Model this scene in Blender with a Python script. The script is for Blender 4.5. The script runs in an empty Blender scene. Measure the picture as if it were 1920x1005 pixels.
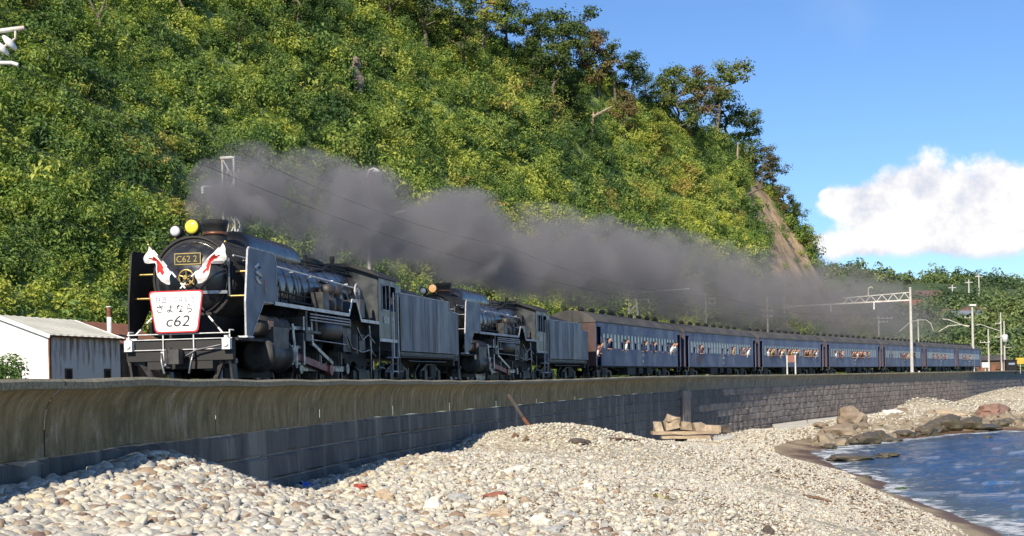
import bpy, bmesh, math, random
import numpy as np
from mathutils import Vector, Matrix, noise

random.seed(7)
rng = np.random.default_rng(7)
sc = bpy.context.scene
C = sc.collection
R = math.radians

# ------------------------------------------------------------------ camera
F, V0, ROLL, CH = 2529.24, 716.94, 0.02269, 0.147      # photo pixels, 1920 wide
cam_d = bpy.data.cameras.new('camera')
cam = bpy.data.objects.new('camera', cam_d)
C.objects.link(cam)
cr, sr = math.cos(ROLL), math.sin(ROLL)
cam.matrix_world = Matrix(((cr, sr, 0, 0), (0, 0, -1, 0), (-sr, cr, 0, CH), (0, 0, 0, 1)))
cam_d.sensor_width = 36
cam_d.lens = F / 1920 * 36
cam_d.shift_y = (V0 - 502.5) / 1920
cam_d.clip_end = 6000
sc.camera = cam

# ------------------------------------------------------------------ light
SUN_EL = R(35)
SUN_DIR = Vector((-math.sin(0.335) * math.cos(SUN_EL), -math.cos(0.335) * math.cos(SUN_EL), math.sin(SUN_EL))).normalized()   # towards the sun
sun_d = bpy.data.lights.new('sun', 'SUN')
sun = bpy.data.objects.new('sun', sun_d)
C.objects.link(sun)
sun_d.energy = 5.0
sun_d.angle = R(0.55)
sun_d.color = (1.0, 0.90, 0.74)
sun.rotation_euler = (-SUN_DIR).to_track_quat('-Z', 'Y').to_euler()
sun.location = (0, 0, 60)

sc.view_settings.view_transform = 'Standard'
sc.view_settings.look = 'None'
sc.view_settings.exposure = 0.5
sc.view_settings.gamma = 1.0
sc.view_settings.use_curve_mapping = False
sc.cycles.use_denoising = True
sc.cycles.max_bounces = 6
sc.cycles.diffuse_bounces = 4
sc.cycles.glossy_bounces = 3
sc.cycles.transmission_bounces = 4
sc.cycles.transparent_max_bounces = 12
sc.cycles.volume_bounces = 2
sc.cycles.volume_step_rate = 0.5
sc.cycles.volume_max_steps = 512


def nd(nt, typ, **kw):
    n = nt.nodes.new(typ)
    for k, v in kw.items():
        if k in ('op', 'operation'):
            n.operation = v
        elif k == 'inp':
            for a, b in v.items():
                n.inputs[a].default_value = b
        else:
            setattr(n, k, v)
    return n


def mth(nt, op, a, b=None, c=None, clamp=False):
    n = nt.nodes.new('ShaderNodeMath')
    n.operation = op
    n.use_clamp = clamp
    for i, x in enumerate((a, b, c)):
        if x is None:
            continue
        if isinstance(x, (int, float)):
            n.inputs[i].default_value = x
        else:
            nt.links.new(x, n.inputs[i])
    return n.outputs[0]


def smooth(nt, x, lo, hi, a=0.0, b=1.0):
    n = nt.nodes.new('ShaderNodeMapRange')
    n.interpolation_type = 'SMOOTHSTEP'
    nt.links.new(x, n.inputs[0])
    n.inputs[1].default_value, n.inputs[2].default_value = lo, hi
    n.inputs[3].default_value, n.inputs[4].default_value = a, b
    return n.outputs[0]


def mixc(nt, f, a, b, blend='MIX'):
    n = nt.nodes.new('ShaderNodeMix')
    n.data_type = 'RGBA'
    n.blend_type = blend
    for i, x in ((0, f), (6, a), (7, b)):
        if isinstance(x, (int, float)):
            n.inputs[i].default_value = x
        elif isinstance(x, (tuple, list)):
            n.inputs[i].default_value = (*x[:3], 1)
        else:
            nt.links.new(x, n.inputs[i])
    return n.outputs[2]


# world: Nishita sky with one bank of cumulus low over the far hills
world = bpy.data.worlds.new('World')
sc.world = world
world.use_nodes = True
nt = world.node_tree
nt.nodes.clear()
out = nd(nt, 'ShaderNodeOutputWorld')
bg = nd(nt, 'ShaderNodeBackground')
bg.inputs[1].default_value = 0.096
nt.links.new(bg.outputs[0], out.inputs[0])
sky = nd(nt, 'ShaderNodeTexSky', sky_type='NISHITA', sun_disc=False)
sky.sun_elevation = SUN_EL
sky.sun_rotation = math.atan2(SUN_DIR.x, SUN_DIR.y)
sky.altitude = 0
sky.air_density = 1.0
sky.dust_density = 0.05
sky.ozone_density = 1.6
tc = nd(nt, 'ShaderNodeTexCoord')
sep = nd(nt, 'ShaderNodeSeparateXYZ')
nt.links.new(tc.outputs['Generated'], sep.inputs[0])
ymax = mth(nt, 'MAXIMUM', sep.outputs[1], 0.05)
ca = mth(nt, 'DIVIDE', sep.outputs[0], ymax)
cb = mth(nt, 'DIVIDE', sep.outputs[2], ymax)
comb = nd(nt, 'ShaderNodeCombineXYZ')
nt.links.new(ca, comb.inputs[0])
nt.links.new(cb, comb.inputs[1])


def cnoise(scale, detail, rough, dx=0, dy=0):
    m = nd(nt, 'ShaderNodeMapping')
    m.inputs[1].default_value = (dx, dy, 0)
    nt.links.new(comb.outputs[0], m.inputs[0])
    n = nd(nt, 'ShaderNodeTexNoise', inp={'Scale': scale, 'Detail': detail, 'Roughness': rough})
    nt.links.new(m.outputs[0], n.inputs['Vector'])
    return n.outputs[0]


def cpx(u, v):      # photo pixel -> (x/y, z/y) of a direction
    da, db = u - 960, V0 - v
    return (cr * da + sr * db) / F, (-sr * da + cr * db) / F


blobs = [(1715, 352, 92, 68), (1800, 385, 150, 88), (1640, 392, 90, 62), (1700, 435, 150, 52), (1860, 415, 130, 74),
         (2010, 410, 150, 70), (2190, 400, 170, 60), (1595, 385, 60, 36), (1620, 455, 110, 36), (1790, 452, 200, 40), (1560, 368, 26, 16)]
field = None
for (u, v, ru, rv) in blobs:
    a0, b0 = cpx(u, v)
    da = mth(nt, 'DIVIDE', mth(nt, 'SUBTRACT', ca, a0), ru / F)
    db = mth(nt, 'DIVIDE', mth(nt, 'SUBTRACT', cb, b0), rv / F)
    d = mth(nt, 'SQRT', mth(nt, 'ADD', mth(nt, 'MULTIPLY', da, da), mth(nt, 'MULTIPLY', db, db)))
    g = mth(nt, 'SUBTRACT', 1.0, d)
    field = g if field is None else mth(nt, 'SMOOTH_MAX', field, g, 0.25)
n1 = cnoise(15, 12, 0.60)
n2 = cnoise(15, 12, 0.60, 0.010, -0.013)
n3 = cnoise(5, 4, 0.5, 3, 3)
fld = mth(nt, 'ADD', field, mth(nt, 'MULTIPLY', mth(nt, 'SUBTRACT', n1, 0.5), 2.3))
b_lo = cpx(1750, 505)[1]
b_hi = cpx(1750, 455)[1]
under = smooth(nt, cb, b_lo, b_hi)
mask = mth(nt, 'MULTIPLY', smooth(nt, fld, -0.08, 0.30), smooth(nt, cb, cpx(1750, 512)[1], cpx(1750, 470)[1], 0.15, 1.0))
mask = mth(nt, 'MULTIPLY', mask, mth(nt, 'GREATER_THAN', sep.outputs[1], 0.06))
billow_shade = mth(nt, 'ADD', 0.66, mth(nt, 'MULTIPLY', mth(nt, 'SUBTRACT', n1, n2), 3.2), clamp=True)  # bright and shaded sides of the billows painted from shifted noise
billow_shade = mth(nt, 'MULTIPLY', billow_shade, mth(nt, 'ADD', 0.40, mth(nt, 'MULTIPLY', under, 0.60)))
ccol = mixc(nt, billow_shade, (4.2, 4.6, 5.8), (9.0, 8.7, 8.2))
skyt = mixc(nt, 1.0, sky.outputs[0], (0.57, 0.77, 1.06), 'MULTIPLY')
wisp = mth(nt, 'MULTIPLY', smooth(nt, n3, 0.56, 0.8), 0.16)
fin = mixc(nt, mask, mixc(nt, wisp, skyt, (6, 6.6, 7.4)), ccol)
nt.links.new(fin, bg.inputs[0])

# ------------------------------------------------------------------ track geometry (everything follows it)
S = np.arange(-80, 900, 0.5)
_k = np.where(S < 40, 0.00435, np.where(S < 105, 0.00333, np.where(S < 200, -0.00057, 0.0)))
_th = np.cumsum(_k) * 0.5
_th += 0.14211 - np.interp(0, S, _th)
_x = np.cumsum(np.sin(_th)) * 0.5
_y = np.cumsum(np.cos(_th)) * 0.5
_x += -7.198 - np.interp(0, S, _x)
_y += 29.29 - np.interp(0, S, _y)


def trk(s):
    return float(np.interp(s, S, _x)), float(np.interp(s, S, _y)), float(np.interp(s, S, _th))


def W(s, l, h):          # s metres along the track from the front engine, l metres seaward, h metres above rail
    x, y, t = trk(s)
    return Vector((x + l * math.cos(t), y - l * math.sin(t), h))


def ray(u, v):
    da, db = u - 960, V0 - v
    return Vector(((cr * da + sr * db) / F, 1.0, (-sr * da + cr * db) / F))


def PX(u, v, d):         # survey point: photo pixel at a depth in metres
    return Vector((0, 0, CH)) + ray(u, v) * d


def UV(p):
    a, b = p[0] / p[1] * F, (p[2] - CH) / p[1] * F
    return 960 + a * cr - b * sr, V0 - (a * sr + b * cr)


# ------------------------------------------------------------------ mesh helpers
class MB:
    def __init__(s):
        s.v, s.f, s.sm = [], [], []

    def add(s, vs, fs, smooth=False):
        o = len(s.v)
        s.v += [tuple(x) for x in vs]
        s.f += [tuple(i + o for i in f) for f in fs]
        s.sm += [smooth] * len(fs)
        return s

    def box(s, c, d, M=None):
        x, y, z = d[0] / 2, d[1] / 2, d[2] / 2
        vs = [Vector((a * x, b * y, e * z)) for a in (-1, 1) for b in (-1, 1) for e in (-1, 1)]
        if M is not None:
            vs = [M @ p for p in vs]
        vs = [p + Vector(c) for p in vs]
        return s.add(vs, [(0, 1, 3, 2), (4, 6, 7, 5), (0, 4, 5, 1), (2, 3, 7, 6), (0, 2, 6, 4), (1, 5, 7, 3)])

    def b2(s, a, b):       # box from corner to corner
        return s.box([(p + q) / 2 for p, q in zip(a, b)], [abs(q - p) for p, q in zip(a, b)])

    def bar(s, p, q, w, t=None):
        p, q = Vector(p), Vector(q)
        d = q - p
        M = d.to_track_quat('X', 'Z').to_matrix()
        return s.box((p + q) / 2, (d.length, w, t or w), M)

    def cyl(s, p, q, r0, r1=None, n=12, cap=True, smooth=True):
        p, q = Vector(p), Vector(q)
        r1 = r0 if r1 is None else r1
        M = (q - p).to_track_quat('Z', 'X').to_matrix()
        vs = []
        for c, r in ((p, r0), (q, r1)):
            for i in range(n):
                a = 2 * math.pi * i / n
                vs.append(c + M @ Vector((r * math.cos(a), r * math.sin(a), 0)))
        s.add(vs, [(i, (i + 1) % n, n + (i + 1) % n, n + i) for i in range(n)], smooth)
        if cap:
            s.add(vs[:n], [tuple(range(n))[::-1]])
            s.add(vs[n:], [tuple(range(n))])
        return s

    def lathe(s, prof, o=(0, 0, 0), ax=(0, 0, 1), n=20, smooth=True):     # prof: (radius, position along the axis)
        o = Vector(o)
        M = Vector(ax).to_track_quat('Z', 'X').to_matrix()
        vs = []
        for r, t in prof:
            for i in range(n):
                a = 2 * math.pi * i / n
                vs.append(o + M @ Vector((r * math.cos(a), r * math.sin(a), t)))
        fs = []
        for k in range(len(prof) - 1):
            for i in range(n):
                fs.append((k * n + i, k * n + (i + 1) % n, (k + 1) * n + (i + 1) % n, (k + 1) * n + i))
        s.add(vs, fs, smooth)
        if prof[0][0] > 1e-4:
            s.add(vs[:n], [tuple(range(n))[::-1]])
        if prof[-1][0] > 1e-4:
            s.add(vs[-n:], [tuple(range(n))])
        return s

    def tube(s, pts, r, n=6, smooth=True, cap=True):
        pts = [Vector(p) for p in pts]
        rs = r if isinstance(r, (list, tuple)) else [r] * len(pts)
        vs = []
        for i, p in enumerate(pts):
            d = pts[min(i + 1, len(pts) - 1)] - pts[max(i - 1, 0)]
            M = d.to_track_quat('Z', 'X').to_matrix()
            for k in range(n):
                a = 2 * math.pi * k / n
                vs.append(p + M @ Vector((rs[i] * math.cos(a), rs[i] * math.sin(a), 0)))
        fs = []
        for i in range(len(pts) - 1):
            for k in range(n):
                fs.append((i * n + k, i * n + (k + 1) % n, (i + 1) * n + (k + 1) % n, (i + 1) * n + k))
        s.add(vs, fs, smooth)
        if cap:
            s.add(vs[:n], [tuple(range(n))[::-1]])
            s.add(vs[-n:], [tuple(range(n))])
        return s

    def prism(s, poly, y0, y1):          # polygon in x,z pushed along y
        n = len(poly)
        vs = [(x, y0, z) for x, z in poly] + [(x, y1, z) for x, z in poly]
        return s.add(vs, [tuple(range(n)), tuple(range(2 * n - 1, n - 1, -1))] + [(i, n + i, n + (i + 1) % n, (i + 1) % n) for i in range(n)])

    def torus(s, c, ax, Rr, r, n=20, m=6):
        M = Vector(ax).to_track_quat('Z', 'X').to_matrix()
        vs, fs = [], []
        for i in range(n):
            a = 2 * math.pi * i / n
            for k in range(m):
                b = 2 * math.pi * k / m
                vs.append(Vector(c) + M @ Vector(((Rr + r * math.cos(b)) * math.cos(a), (Rr + r * math.cos(b)) * math.sin(a), r * math.sin(b))))
                fs.append((i * m + k, ((i + 1) % n) * m + k, ((i + 1) % n) * m + (k + 1) % m, i * m + (k + 1) % m))
        return s.add(vs, fs, True)

    def ball(s, c, r, n=10, m=7):
        r = r if isinstance(r, (tuple, list)) else (r, r, r)
        vs, fs = [], []
        for i in range(m + 1):
            a = math.pi * i / m
            for k in range(n):
                b = 2 * math.pi * k / n
                vs.append((c[0] + r[0] * math.sin(a) * math.cos(b), c[1] + r[1] * math.sin(a) * math.sin(b), c[2] + r[2] * math.cos(a)))
        for i in range(m):
            for k in range(n):
                fs.append((i * n + k, (i + 1) * n + k, (i + 1) * n + (k + 1) % n, i * n + (k + 1) % n))
        return s.add(vs, fs, True)

    def mesh(s, name):
        me = bpy.data.meshes.new(name)
        me.from_pydata(s.v, [], s.f)
        me.polygons.foreach_set('use_smooth', s.sm)
        me.update()
        return me

    def build(s, name, m, parent=None, loc=None):
        return link(name, s.mesh(name), m, parent, loc)


def link(name, me, m=None, parent=None, loc=None):
    o = bpy.data.objects.new(name, me)
    C.objects.link(o)
    if m is not None and not me.materials:
        me.materials.append(m)
    if parent is not None:
        o.parent = parent
    if loc is not None:
        o.location = loc
    return o


def tag(o, label, cat, group=None, kind=None):
    o['label'] = label
    o['category'] = cat
    if group:
        o['group'] = group
    if kind:
        o['kind'] = kind
    return o


def struct(o, label=None):
    o['kind'] = 'structure'
    if label:
        o['label'] = label
    return o


def thing(name, label, cat, loc=(0, 0, 0), rz=0, group=None):
    o = bpy.data.objects.new(name, None)
    C.objects.link(o)
    o.location = loc
    o.rotation_euler = (0, 0, rz)
    o.empty_display_size = 0.2
    return tag(o, label, cat, group)


def copy_tree(o, parent=None, skip=()):
    c = o.copy()
    C.objects.link(c)
    c.parent = parent
    for ch in list(o.children):
        if ch.name.split('.')[0] not in skip:
            copy_tree(ch, c, skip)
    return c


# ------------------------------------------------------------------ materials
MATS = {}


def mat(name, c, c2=None, rough=0.6, metal=0.0, scale=4.0, detail=6, bump=0.0, bscale=None, stretch=None, lo=0.35, hi=0.65, c3=None, spec=None, world_co=False, coat=0.0):
    m = bpy.data.materials.new(name)
    m.use_nodes = True
    t = m.node_tree
    b = t.nodes['Principled BSDF']
    b.inputs['Roughness'].default_value = rough
    b.inputs['Metallic'].default_value = metal
    if spec is not None:
        b.inputs['Specular IOR Level'].default_value = spec
    if coat:
        b.inputs['Coat Weight'].default_value = coat
        b.inputs['Coat Roughness'].default_value = 0.15
    if c2 is None and not bump:
        b.inputs['Base Color'].default_value = (*c, 1)
        MATS[name] = m
        return m
    if world_co:
        vec = nd(t, 'ShaderNodeNewGeometry').outputs['Position']
    else:
        vec = nd(t, 'ShaderNodeTexCoord').outputs['Object']
    if stretch:
        mp = nd(t, 'ShaderNodeMapping')
        mp.inputs[3].default_value = stretch
        t.links.new(vec, mp.inputs[0])
        vec = mp.outputs[0]
    n = nd(t, 'ShaderNodeTexNoise', inp={'Scale': scale, 'Detail': detail, 'Roughness': 0.6})
    t.links.new(vec, n.inputs['Vector'])
    if c2 is not None:
        col = mixc(t, smooth(t, n.outputs[0], lo, hi), c, c2)
        if c3 is not None:
            n2_ = nd(t, 'ShaderNodeTexNoise', inp={'Scale': scale * 0.37, 'Detail': 5, 'Roughness': 0.65})
            t.links.new(vec, n2_.inputs['Vector'])
            col = mixc(t, smooth(t, n2_.outputs[0], 0.52, 0.68), col, c3)
        t.links.new(col, b.inputs['Base Color'])
        rr = smooth(t, n.outputs[0], 0.3, 0.7, max(0.02, rough - 0.1), min(1, rough + 0.12))
        t.links.new(rr, b.inputs['Roughness'])
    else:
        b.inputs['Base Color'].default_value = (*c, 1)
    if bump:
        n3_ = nd(t, 'ShaderNodeTexNoise', inp={'Scale': bscale or scale * 3, 'Detail': 6, 'Roughness': 0.65})
        t.links.new(vec, n3_.inputs['Vector'])
        bp = nd(t, 'ShaderNodeBump', inp={'Strength': 1.0, 'Distance': bump})
        t.links.new(n3_.outputs[0], bp.inputs['Height'])
        t.links.new(bp.outputs[0], b.inputs['Normal'])
    MATS[name] = m
    return m

# ------------------------------------------------------------------ scatter (only for what nobody could count)
def scatter(name, pts, scl, rot, protos, idx=None):
    """one object: proto meshes instanced on points by geometry nodes"""
    me = bpy.data.meshes.new(name)
    me.from_pydata([tuple(p) for p in pts], [], [])
    n = len(pts)
    a = me.attributes.new('scl', 'FLOAT_VECTOR', 'POINT')
    a.data.foreach_set('vector', np.asarray(scl, dtype=np.float32).reshape(-1))
    a = me.attributes.new('rot', 'FLOAT_VECTOR', 'POINT')
    a.data.foreach_set('vector', np.asarray(rot, dtype=np.float32).reshape(-1))
    a = me.attributes.new('idx', 'INT', 'POINT')
    idx = rng.integers(0, len(protos), n) if idx is None else idx
    a.data.foreach_set('value', np.asarray(idx, dtype=np.int32))
    o = link(name, me)
    col = bpy.data.collections.new(name + '_kinds')
    for k, pm in enumerate(protos):
        col.objects.link(bpy.data.objects.new('%s_kind_%02d' % (name, k), pm))
    g = bpy.data.node_groups.new(name, 'GeometryNodeTree')
    g.interface.new_socket('Geometry', in_out='INPUT', socket_type='NodeSocketGeometry')
    g.interface.new_socket('Geometry', in_out='OUTPUT', socket_type='NodeSocketGeometry')
    gi, go = g.nodes.new('NodeGroupInput'), g.nodes.new('NodeGroupOutput')
    ci = g.nodes.new('GeometryNodeCollectionInfo')
    ci.inputs['Collection'].default_value = col
    ci.inputs['Separate Children'].default_value = True
    ci.inputs['Reset Children'].default_value = True
    ip = g.nodes.new('GeometryNodeInstanceOnPoints')
    ip.inputs['Pick Instance'].default_value = True

    def at(nm, t):
        x = g.nodes.new('GeometryNodeInputNamedAttribute')
        x.data_type = t
        x.inputs['Name'].default_value = nm
        return x.outputs['Attribute']
    g.links.new(gi.outputs[0], ip.inputs['Points'])
    g.links.new(ci.outputs[0], ip.inputs['Instance'])
    g.links.new(at('idx', 'INT'), ip.inputs['Instance Index'])
    e2r = g.nodes.new('FunctionNodeEulerToRotation')
    g.links.new(at('rot', 'FLOAT_VECTOR'), e2r.inputs[0])
    g.links.new(e2r.outputs[0], ip.inputs['Rotation'])
    g.links.new(at('scl', 'FLOAT_VECTOR'), ip.inputs['Scale'])
    g.links.new(ip.outputs[0], go.inputs[0])
    md = o.modifiers.new('scatter', 'NODES')
    md.node_group = g
    o['kind'] = 'stuff'
    return o


def grid_mesh(name, P, m, attrs=None, smooth=True, keep=None):
    nr, nc = P.shape[:2]
    i = np.arange(nr * nc).reshape(nr, nc)
    f = np.stack([i[:-1, :-1], i[:-1, 1:], i[1:, 1:], i[1:, :-1]], -1).reshape(-1, 4)
    if keep is not None:
        f = f[keep.reshape(-1)[f].all(1)]
    me = bpy.data.meshes.new(name)
    me.from_pydata(P.reshape(-1, 3).tolist(), [], f.tolist())
    me.polygons.foreach_set('use_smooth', [smooth] * len(me.polygons))
    for k, v in (attrs or {}).items():
        a = me.attributes.new(k, 'FLOAT', 'POINT')
        a.data.foreach_set('value', np.asarray(v, dtype=np.float32).reshape(-1))
    me.update()
    return link(name, me, m)


def fbm(x, y, sc_, octv=4, seed=0.0):
    r = np.empty(x.size)
    xs, ys = (np.asarray(x).ravel() / sc_), (np.asarray(y).ravel() / sc_)
    for i in range(xs.size):
        r[i] = noise.fractal(Vector((xs[i], ys[i], seed)), 1.0, 2.0, octv)
    return r.reshape(np.shape(x))


def leaf_mat(name, dark, mid, light, accent, patch=0.05, acc_lo=0.60, transl=0.25):
    m = bpy.data.materials.new(name)
    m.use_nodes = True
    t = m.node_tree
    b = t.nodes['Principled BSDF']
    b.inputs['Roughness'].default_value = 0.55
    b.inputs['Specular IOR Level'].default_value = 0.3
    pos = nd(t, 'ShaderNodeNewGeometry').outputs['Position']
    oi = nd(t, 'ShaderNodeObjectInfo').outputs['Random']
    at = nd(t, 'ShaderNodeAttribute', attribute_name='rnd').outputs['Fac']
    n1_ = nd(t, 'ShaderNodeTexNoise', inp={'Scale': patch, 'Detail': 4, 'Roughness': 0.6})
    t.links.new(pos, n1_.inputs['Vector'])
    n2_ = nd(t, 'ShaderNodeTexNoise', inp={'Scale': patch * 1.7, 'Detail': 5, 'Roughness': 0.65})
    mp = nd(t, 'ShaderNodeMapping')
    mp.inputs[1].default_value = (31, 17, 5)
    t.links.new(pos, mp.inputs[0])
    t.links.new(mp.outputs[0], n2_.inputs['Vector'])
    f = mth(t, 'ADD', mth(t, 'MULTIPLY', oi, 0.62), mth(t, 'MULTIPLY', at, 0.22))
    f = mth(t, 'ADD', f, mth(t, 'MULTIPLY', mth(t, 'SUBTRACT', n1_.outputs[0], 0.5), 1.5))
    n3_ = nd(t, 'ShaderNodeTexNoise', inp={'Scale': patch * 5.5, 'Detail': 3, 'Roughness': 0.55})
    t.links.new(pos, n3_.inputs['Vector'])
    f = mth(t, 'ADD', f, mth(t, 'MULTIPLY', mth(t, 'SUBTRACT', n3_.outputs[0], 0.5), 1.5))
    rp = nd(t, 'ShaderNodeValToRGB')
    rp.color_ramp.elements[0].color = (*dark, 1)
    rp.color_ramp.elements[0].position = 0.08
    rp.color_ramp.elements[1].color = (*light, 1)
    rp.color_ramp.elements[1].position = 0.85
    e = rp.color_ramp.elements.new(0.42)
    e.color = (*mid, 1)
    t.links.new(f, rp.inputs[0])
    acc = mth(t, 'ADD', n2_.outputs[0], mth(t, 'MULTIPLY', mth(t, 'SUBTRACT', oi, 0.5), 0.22))
    col = mixc(t, smooth(t, acc, acc_lo, acc_lo + 0.14, 0, 0.85), rp.outputs[0], accent)
    t.links.new(col, b.inputs['Base Color'])
    tr = nd(t, 'ShaderNodeBsdfTranslucent')
    t.links.new(mixc(t, 1.0, col, (1.0, 1.1, 0.5), 'MULTIPLY'), tr.inputs[0])
    mx = nd(t, 'ShaderNodeMixShader', inp={0: transl})
    t.links.new(b.outputs[0], mx.inputs[1])
    t.links.new(tr.outputs[0], mx.inputs[2])
    t.links.new(mx.outputs[0], t.nodes['Material Output'].inputs[0])
    MATS[name] = m
    return m


def leaf_clump(name, n, m, rad=(1, 1, 0.8), size=0.24, lobes=4, seed=1):
    """leaf faces spread through a few lobes"""
    r = np.random.default_rng(seed)
    lc = r.normal(0, 0.45, (lobes, 3)) * np.array(rad)
    lc[:, 2] = np.abs(lc[:, 2]) * 0.9
    lr = r.uniform(0.4, 0.72, lobes)
    vs, fs, rn = [], [], []
    for i in range(n):
        k = r.integers(lobes)
        d = r.normal(0, 1, 3)
        d /= np.linalg.norm(d)
        p = lc[k] + d * lr[k] * r.uniform(0.55, 1.05) * np.array(rad)
        nrm = Vector(d * 0.8 + np.array((0, 0, 0.55)) + r.normal(0, 0.45, 3)).normalized()
        q = nrm.to_track_quat('Z', 'Y').to_matrix() @ Matrix.Rotation(r.uniform(0, 6.28), 3, 'Z')
        L, Wd = size * r.uniform(0.7, 1.4), size * r.uniform(0.4, 0.7)
        o = len(vs)
        for x, y, z in ((-L / 2, 0, -0.1 * L), (0, -Wd / 2, 0), (L / 2, 0, -0.12 * L), (0, Wd / 2, 0.02)):
            vs.append(tuple(Vector(p) + q @ Vector((x, y, z))))
        fs.append((o, o + 1, o + 2))
        fs.append((o, o + 2, o + 3))
        rn += [r.uniform()] * 4
    me = bpy.data.meshes.new(name)
    me.from_pydata(vs, [], fs)
    a = me.attributes.new('rnd', 'FLOAT', 'POINT')
    a.data.foreach_set('value', rn)
    me.materials.append(m)
    me.update()
    return me


# ------------------------------------------------------------------ ground inland of the sea wall
WALL = 3.1        # metres seaward of the track


def wall_top(s):
    # survey of the coping height from the photograph
    return float(np.interp(s, [-30, -14, -10.5, -6, 5, 14, 22, 34, 44, 60, 90, 130, 180, 235, 300],
                           [0.30, 0.30, 0.33, 0.30, 0.29, 0.24, 0.21, 0.24, 0.30, 0.32, 0.27, 0.24, 0.20, 0.16, 0.14]))


m_ground = mat('track_side_earth', (0.10, 0.085, 0.055), (0.055, 0.075, 0.025), rough=0.95, scale=0.5, bump=0.05, bscale=6, world_co=True, c3=(0.15, 0.13, 0.10))
gs = np.concatenate([np.arange(-70, 260, 6.0), np.arange(260, 900, 40.0)])
gl = [2.95, 2.0, 1.0, -2, -6, -10, -18, -30, -60, -120, -240, -500, -1000]
P = np.array([[W(s, l, -0.22 if l < 2.5 else -0.3) for l in gl] for s in gs])
struct(grid_mesh('ground', P, m_ground))
m_ballast = mat('ballast_stone', (0.10, 0.085, 0.075), (0.045, 0.04, 0.038), rough=0.95, scale=9, bump=0.06, bscale=14, world_co=True)
prof = [(1.75, -0.21), (1.35, -0.12), (-1.35, -0.12), (-1.75, -0.21)]
P = np.array([[W(s, l, h) for l, h in prof] for s in np.arange(-60, 262, 3.0)])
struct(grid_mesh('track_bed', P, m_ballast))
m_rail = mat('rail_steel', (0.16, 0.12, 0.10), (0.09, 0.06, 0.05), rough=0.45, metal=0.8, scale=3)
for l in (-0.55, 0.55):
    P = np.array([[W(s, l + a, h) for a, h in ((-0.035, -0.12), (-0.035, 0), (0.035, 0), (0.035, -0.12))] for s in np.arange(-60, 262, 3.0)])
    struct(grid_mesh('rail', P, m_rail, smooth=False))

# ------------------------------------------------------------------ hill behind the line
fs_ = np.arange(-76, 232, 4.0)
flat = np.interp(fs_, [-76, 0, 20, 60, 110, 150, 200, 230], [16, 16, 15, 11, 9, 9, 12, 20])
fslope = np.interp(fs_, [-76, 20, 70, 120, 170, 232], [1.15, 1.15, 1.3, 1.6, 1.9, 2.0])
FOOT = np.array([W(s, -l, 0)[:2] for s, l in zip(fs_, flat)])
_t = trk(230)[2] - 1.15
_d = np.array([math.sin(_t), math.cos(_t)])
FOOT = np.concatenate([FOOT, [FOOT[-1] + _d * k for k in (10, 25, 50, 100, 200, 400)]])
fslope = np.concatenate([fslope, [2.0] * 6])


def hill_D(x, y):
    Pn = np.stack([x, y], -1)[..., None, :]
    a, ab = FOOT[:-1], FOOT[1:] - FOOT[:-1]
    tt = np.clip(((Pn - a) * ab).sum(-1) / (ab ** 2).sum(-1), 0, 1)
    r = Pn - (a + ab * tt[..., None])
    dist = np.sqrt((r ** 2).sum(-1))
    k = dist.argmin(-1)[..., None]
    dd = np.take_along_axis(dist, k, -1)[..., 0]
    cc = np.take_along_axis(ab[:, 0] * r[..., 1] - ab[:, 1] * r[..., 0], k, -1)[..., 0]
    return np.where(cc > 0, dd, -dd), fslope[k[..., 0]]


SKY_U = [-500, 900, 975, 1060, 1130, 1200, 1280, 1340, 1400, 1430, 1470, 1500, 1530, 1560, 1600, 1640, 1700]
SKY_V = [-400, 62, 100, 142, 170, 202, 240, 264, 300, 336, 400, 448, 500, 560, 615, 640, 680]
hu = np.arange(-500, 1700, 10.0)
hd = np.concatenate([np.arange(34, 230, 1.6), np.arange(230, 430, 10.0)])
U_, D_ = np.meshgrid(hu, hd)
RX = np.array([ray(u, V0).x for u in hu])
HX, HY = RX[None, :] * D_, D_
dd, sl = hill_D(HX, HY)
roll_ = fbm(HX, HY, 26.0, 4, 3.3)
lump = fbm(HX, HY, 5.5, 3, 9.1)
gully = np.abs(fbm(HX + HY * 0.25, HY * 0.3, 13.0, 2, 5.5))
HZ = np.where(dd > 0, dd * sl * (1 + 0.13 * roll_) + np.clip(dd * 0.12, 0, 1) * (lump * 1.0 - gully * 1.8 + 0.6), -1.0)
HZ = np.where(dd > 0, np.maximum(HZ, -0.4), -1.0)
# crest: behind the skyline the hill falls gently away
EV = np.interp(hu, SKY_U, SKY_V)
CREST = np.zeros(len(hu))
for j, u in enumerate(hu):
    e = (-sr * (u - 960) + cr * (V0 - EV[j])) / F
    el = (HZ[:, j] - CH) / D_[:, j]
    k = np.argmax(el > e) if (el > e).any() else int(np.argmax(el))
    CREST[j] = hd[k]
CREST = np.convolve(np.pad(CREST, 3, mode='edge'), np.ones(7) / 7, 'valid')
for j, u in enumerate(hu):
    k = int(np.argmin(abs(hd - CREST[j])))
    top = HZ[k, j]
    HZ[k:, j] = np.minimum(HZ[k:, j], top + 0.02 * (hd[k:] - hd[k]) - 0.0045 * (hd[k:] - hd[k]) ** 1.6)
SCAR = [(1395, 322), (1422, 332), (1448, 375), (1484, 430), (1514, 472), (1552, 520), (1588, 566), (1622, 616), (1580, 624), (1515, 614), (1474, 588), (1446, 530), (1434, 468), (1432, 420), (1408, 370)]


def in_poly(u, v, poly):
    c = False
    n = len(poly)
    for i in range(n):
        (x0, y0), (x1, y1) = poly[i], poly[(i + 1) % n]
        if (y0 > v) != (y1 > v) and u < (x1 - x0) * (v - y0) / (y1 - y0) + x0:
            c = not c
    return c


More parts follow.
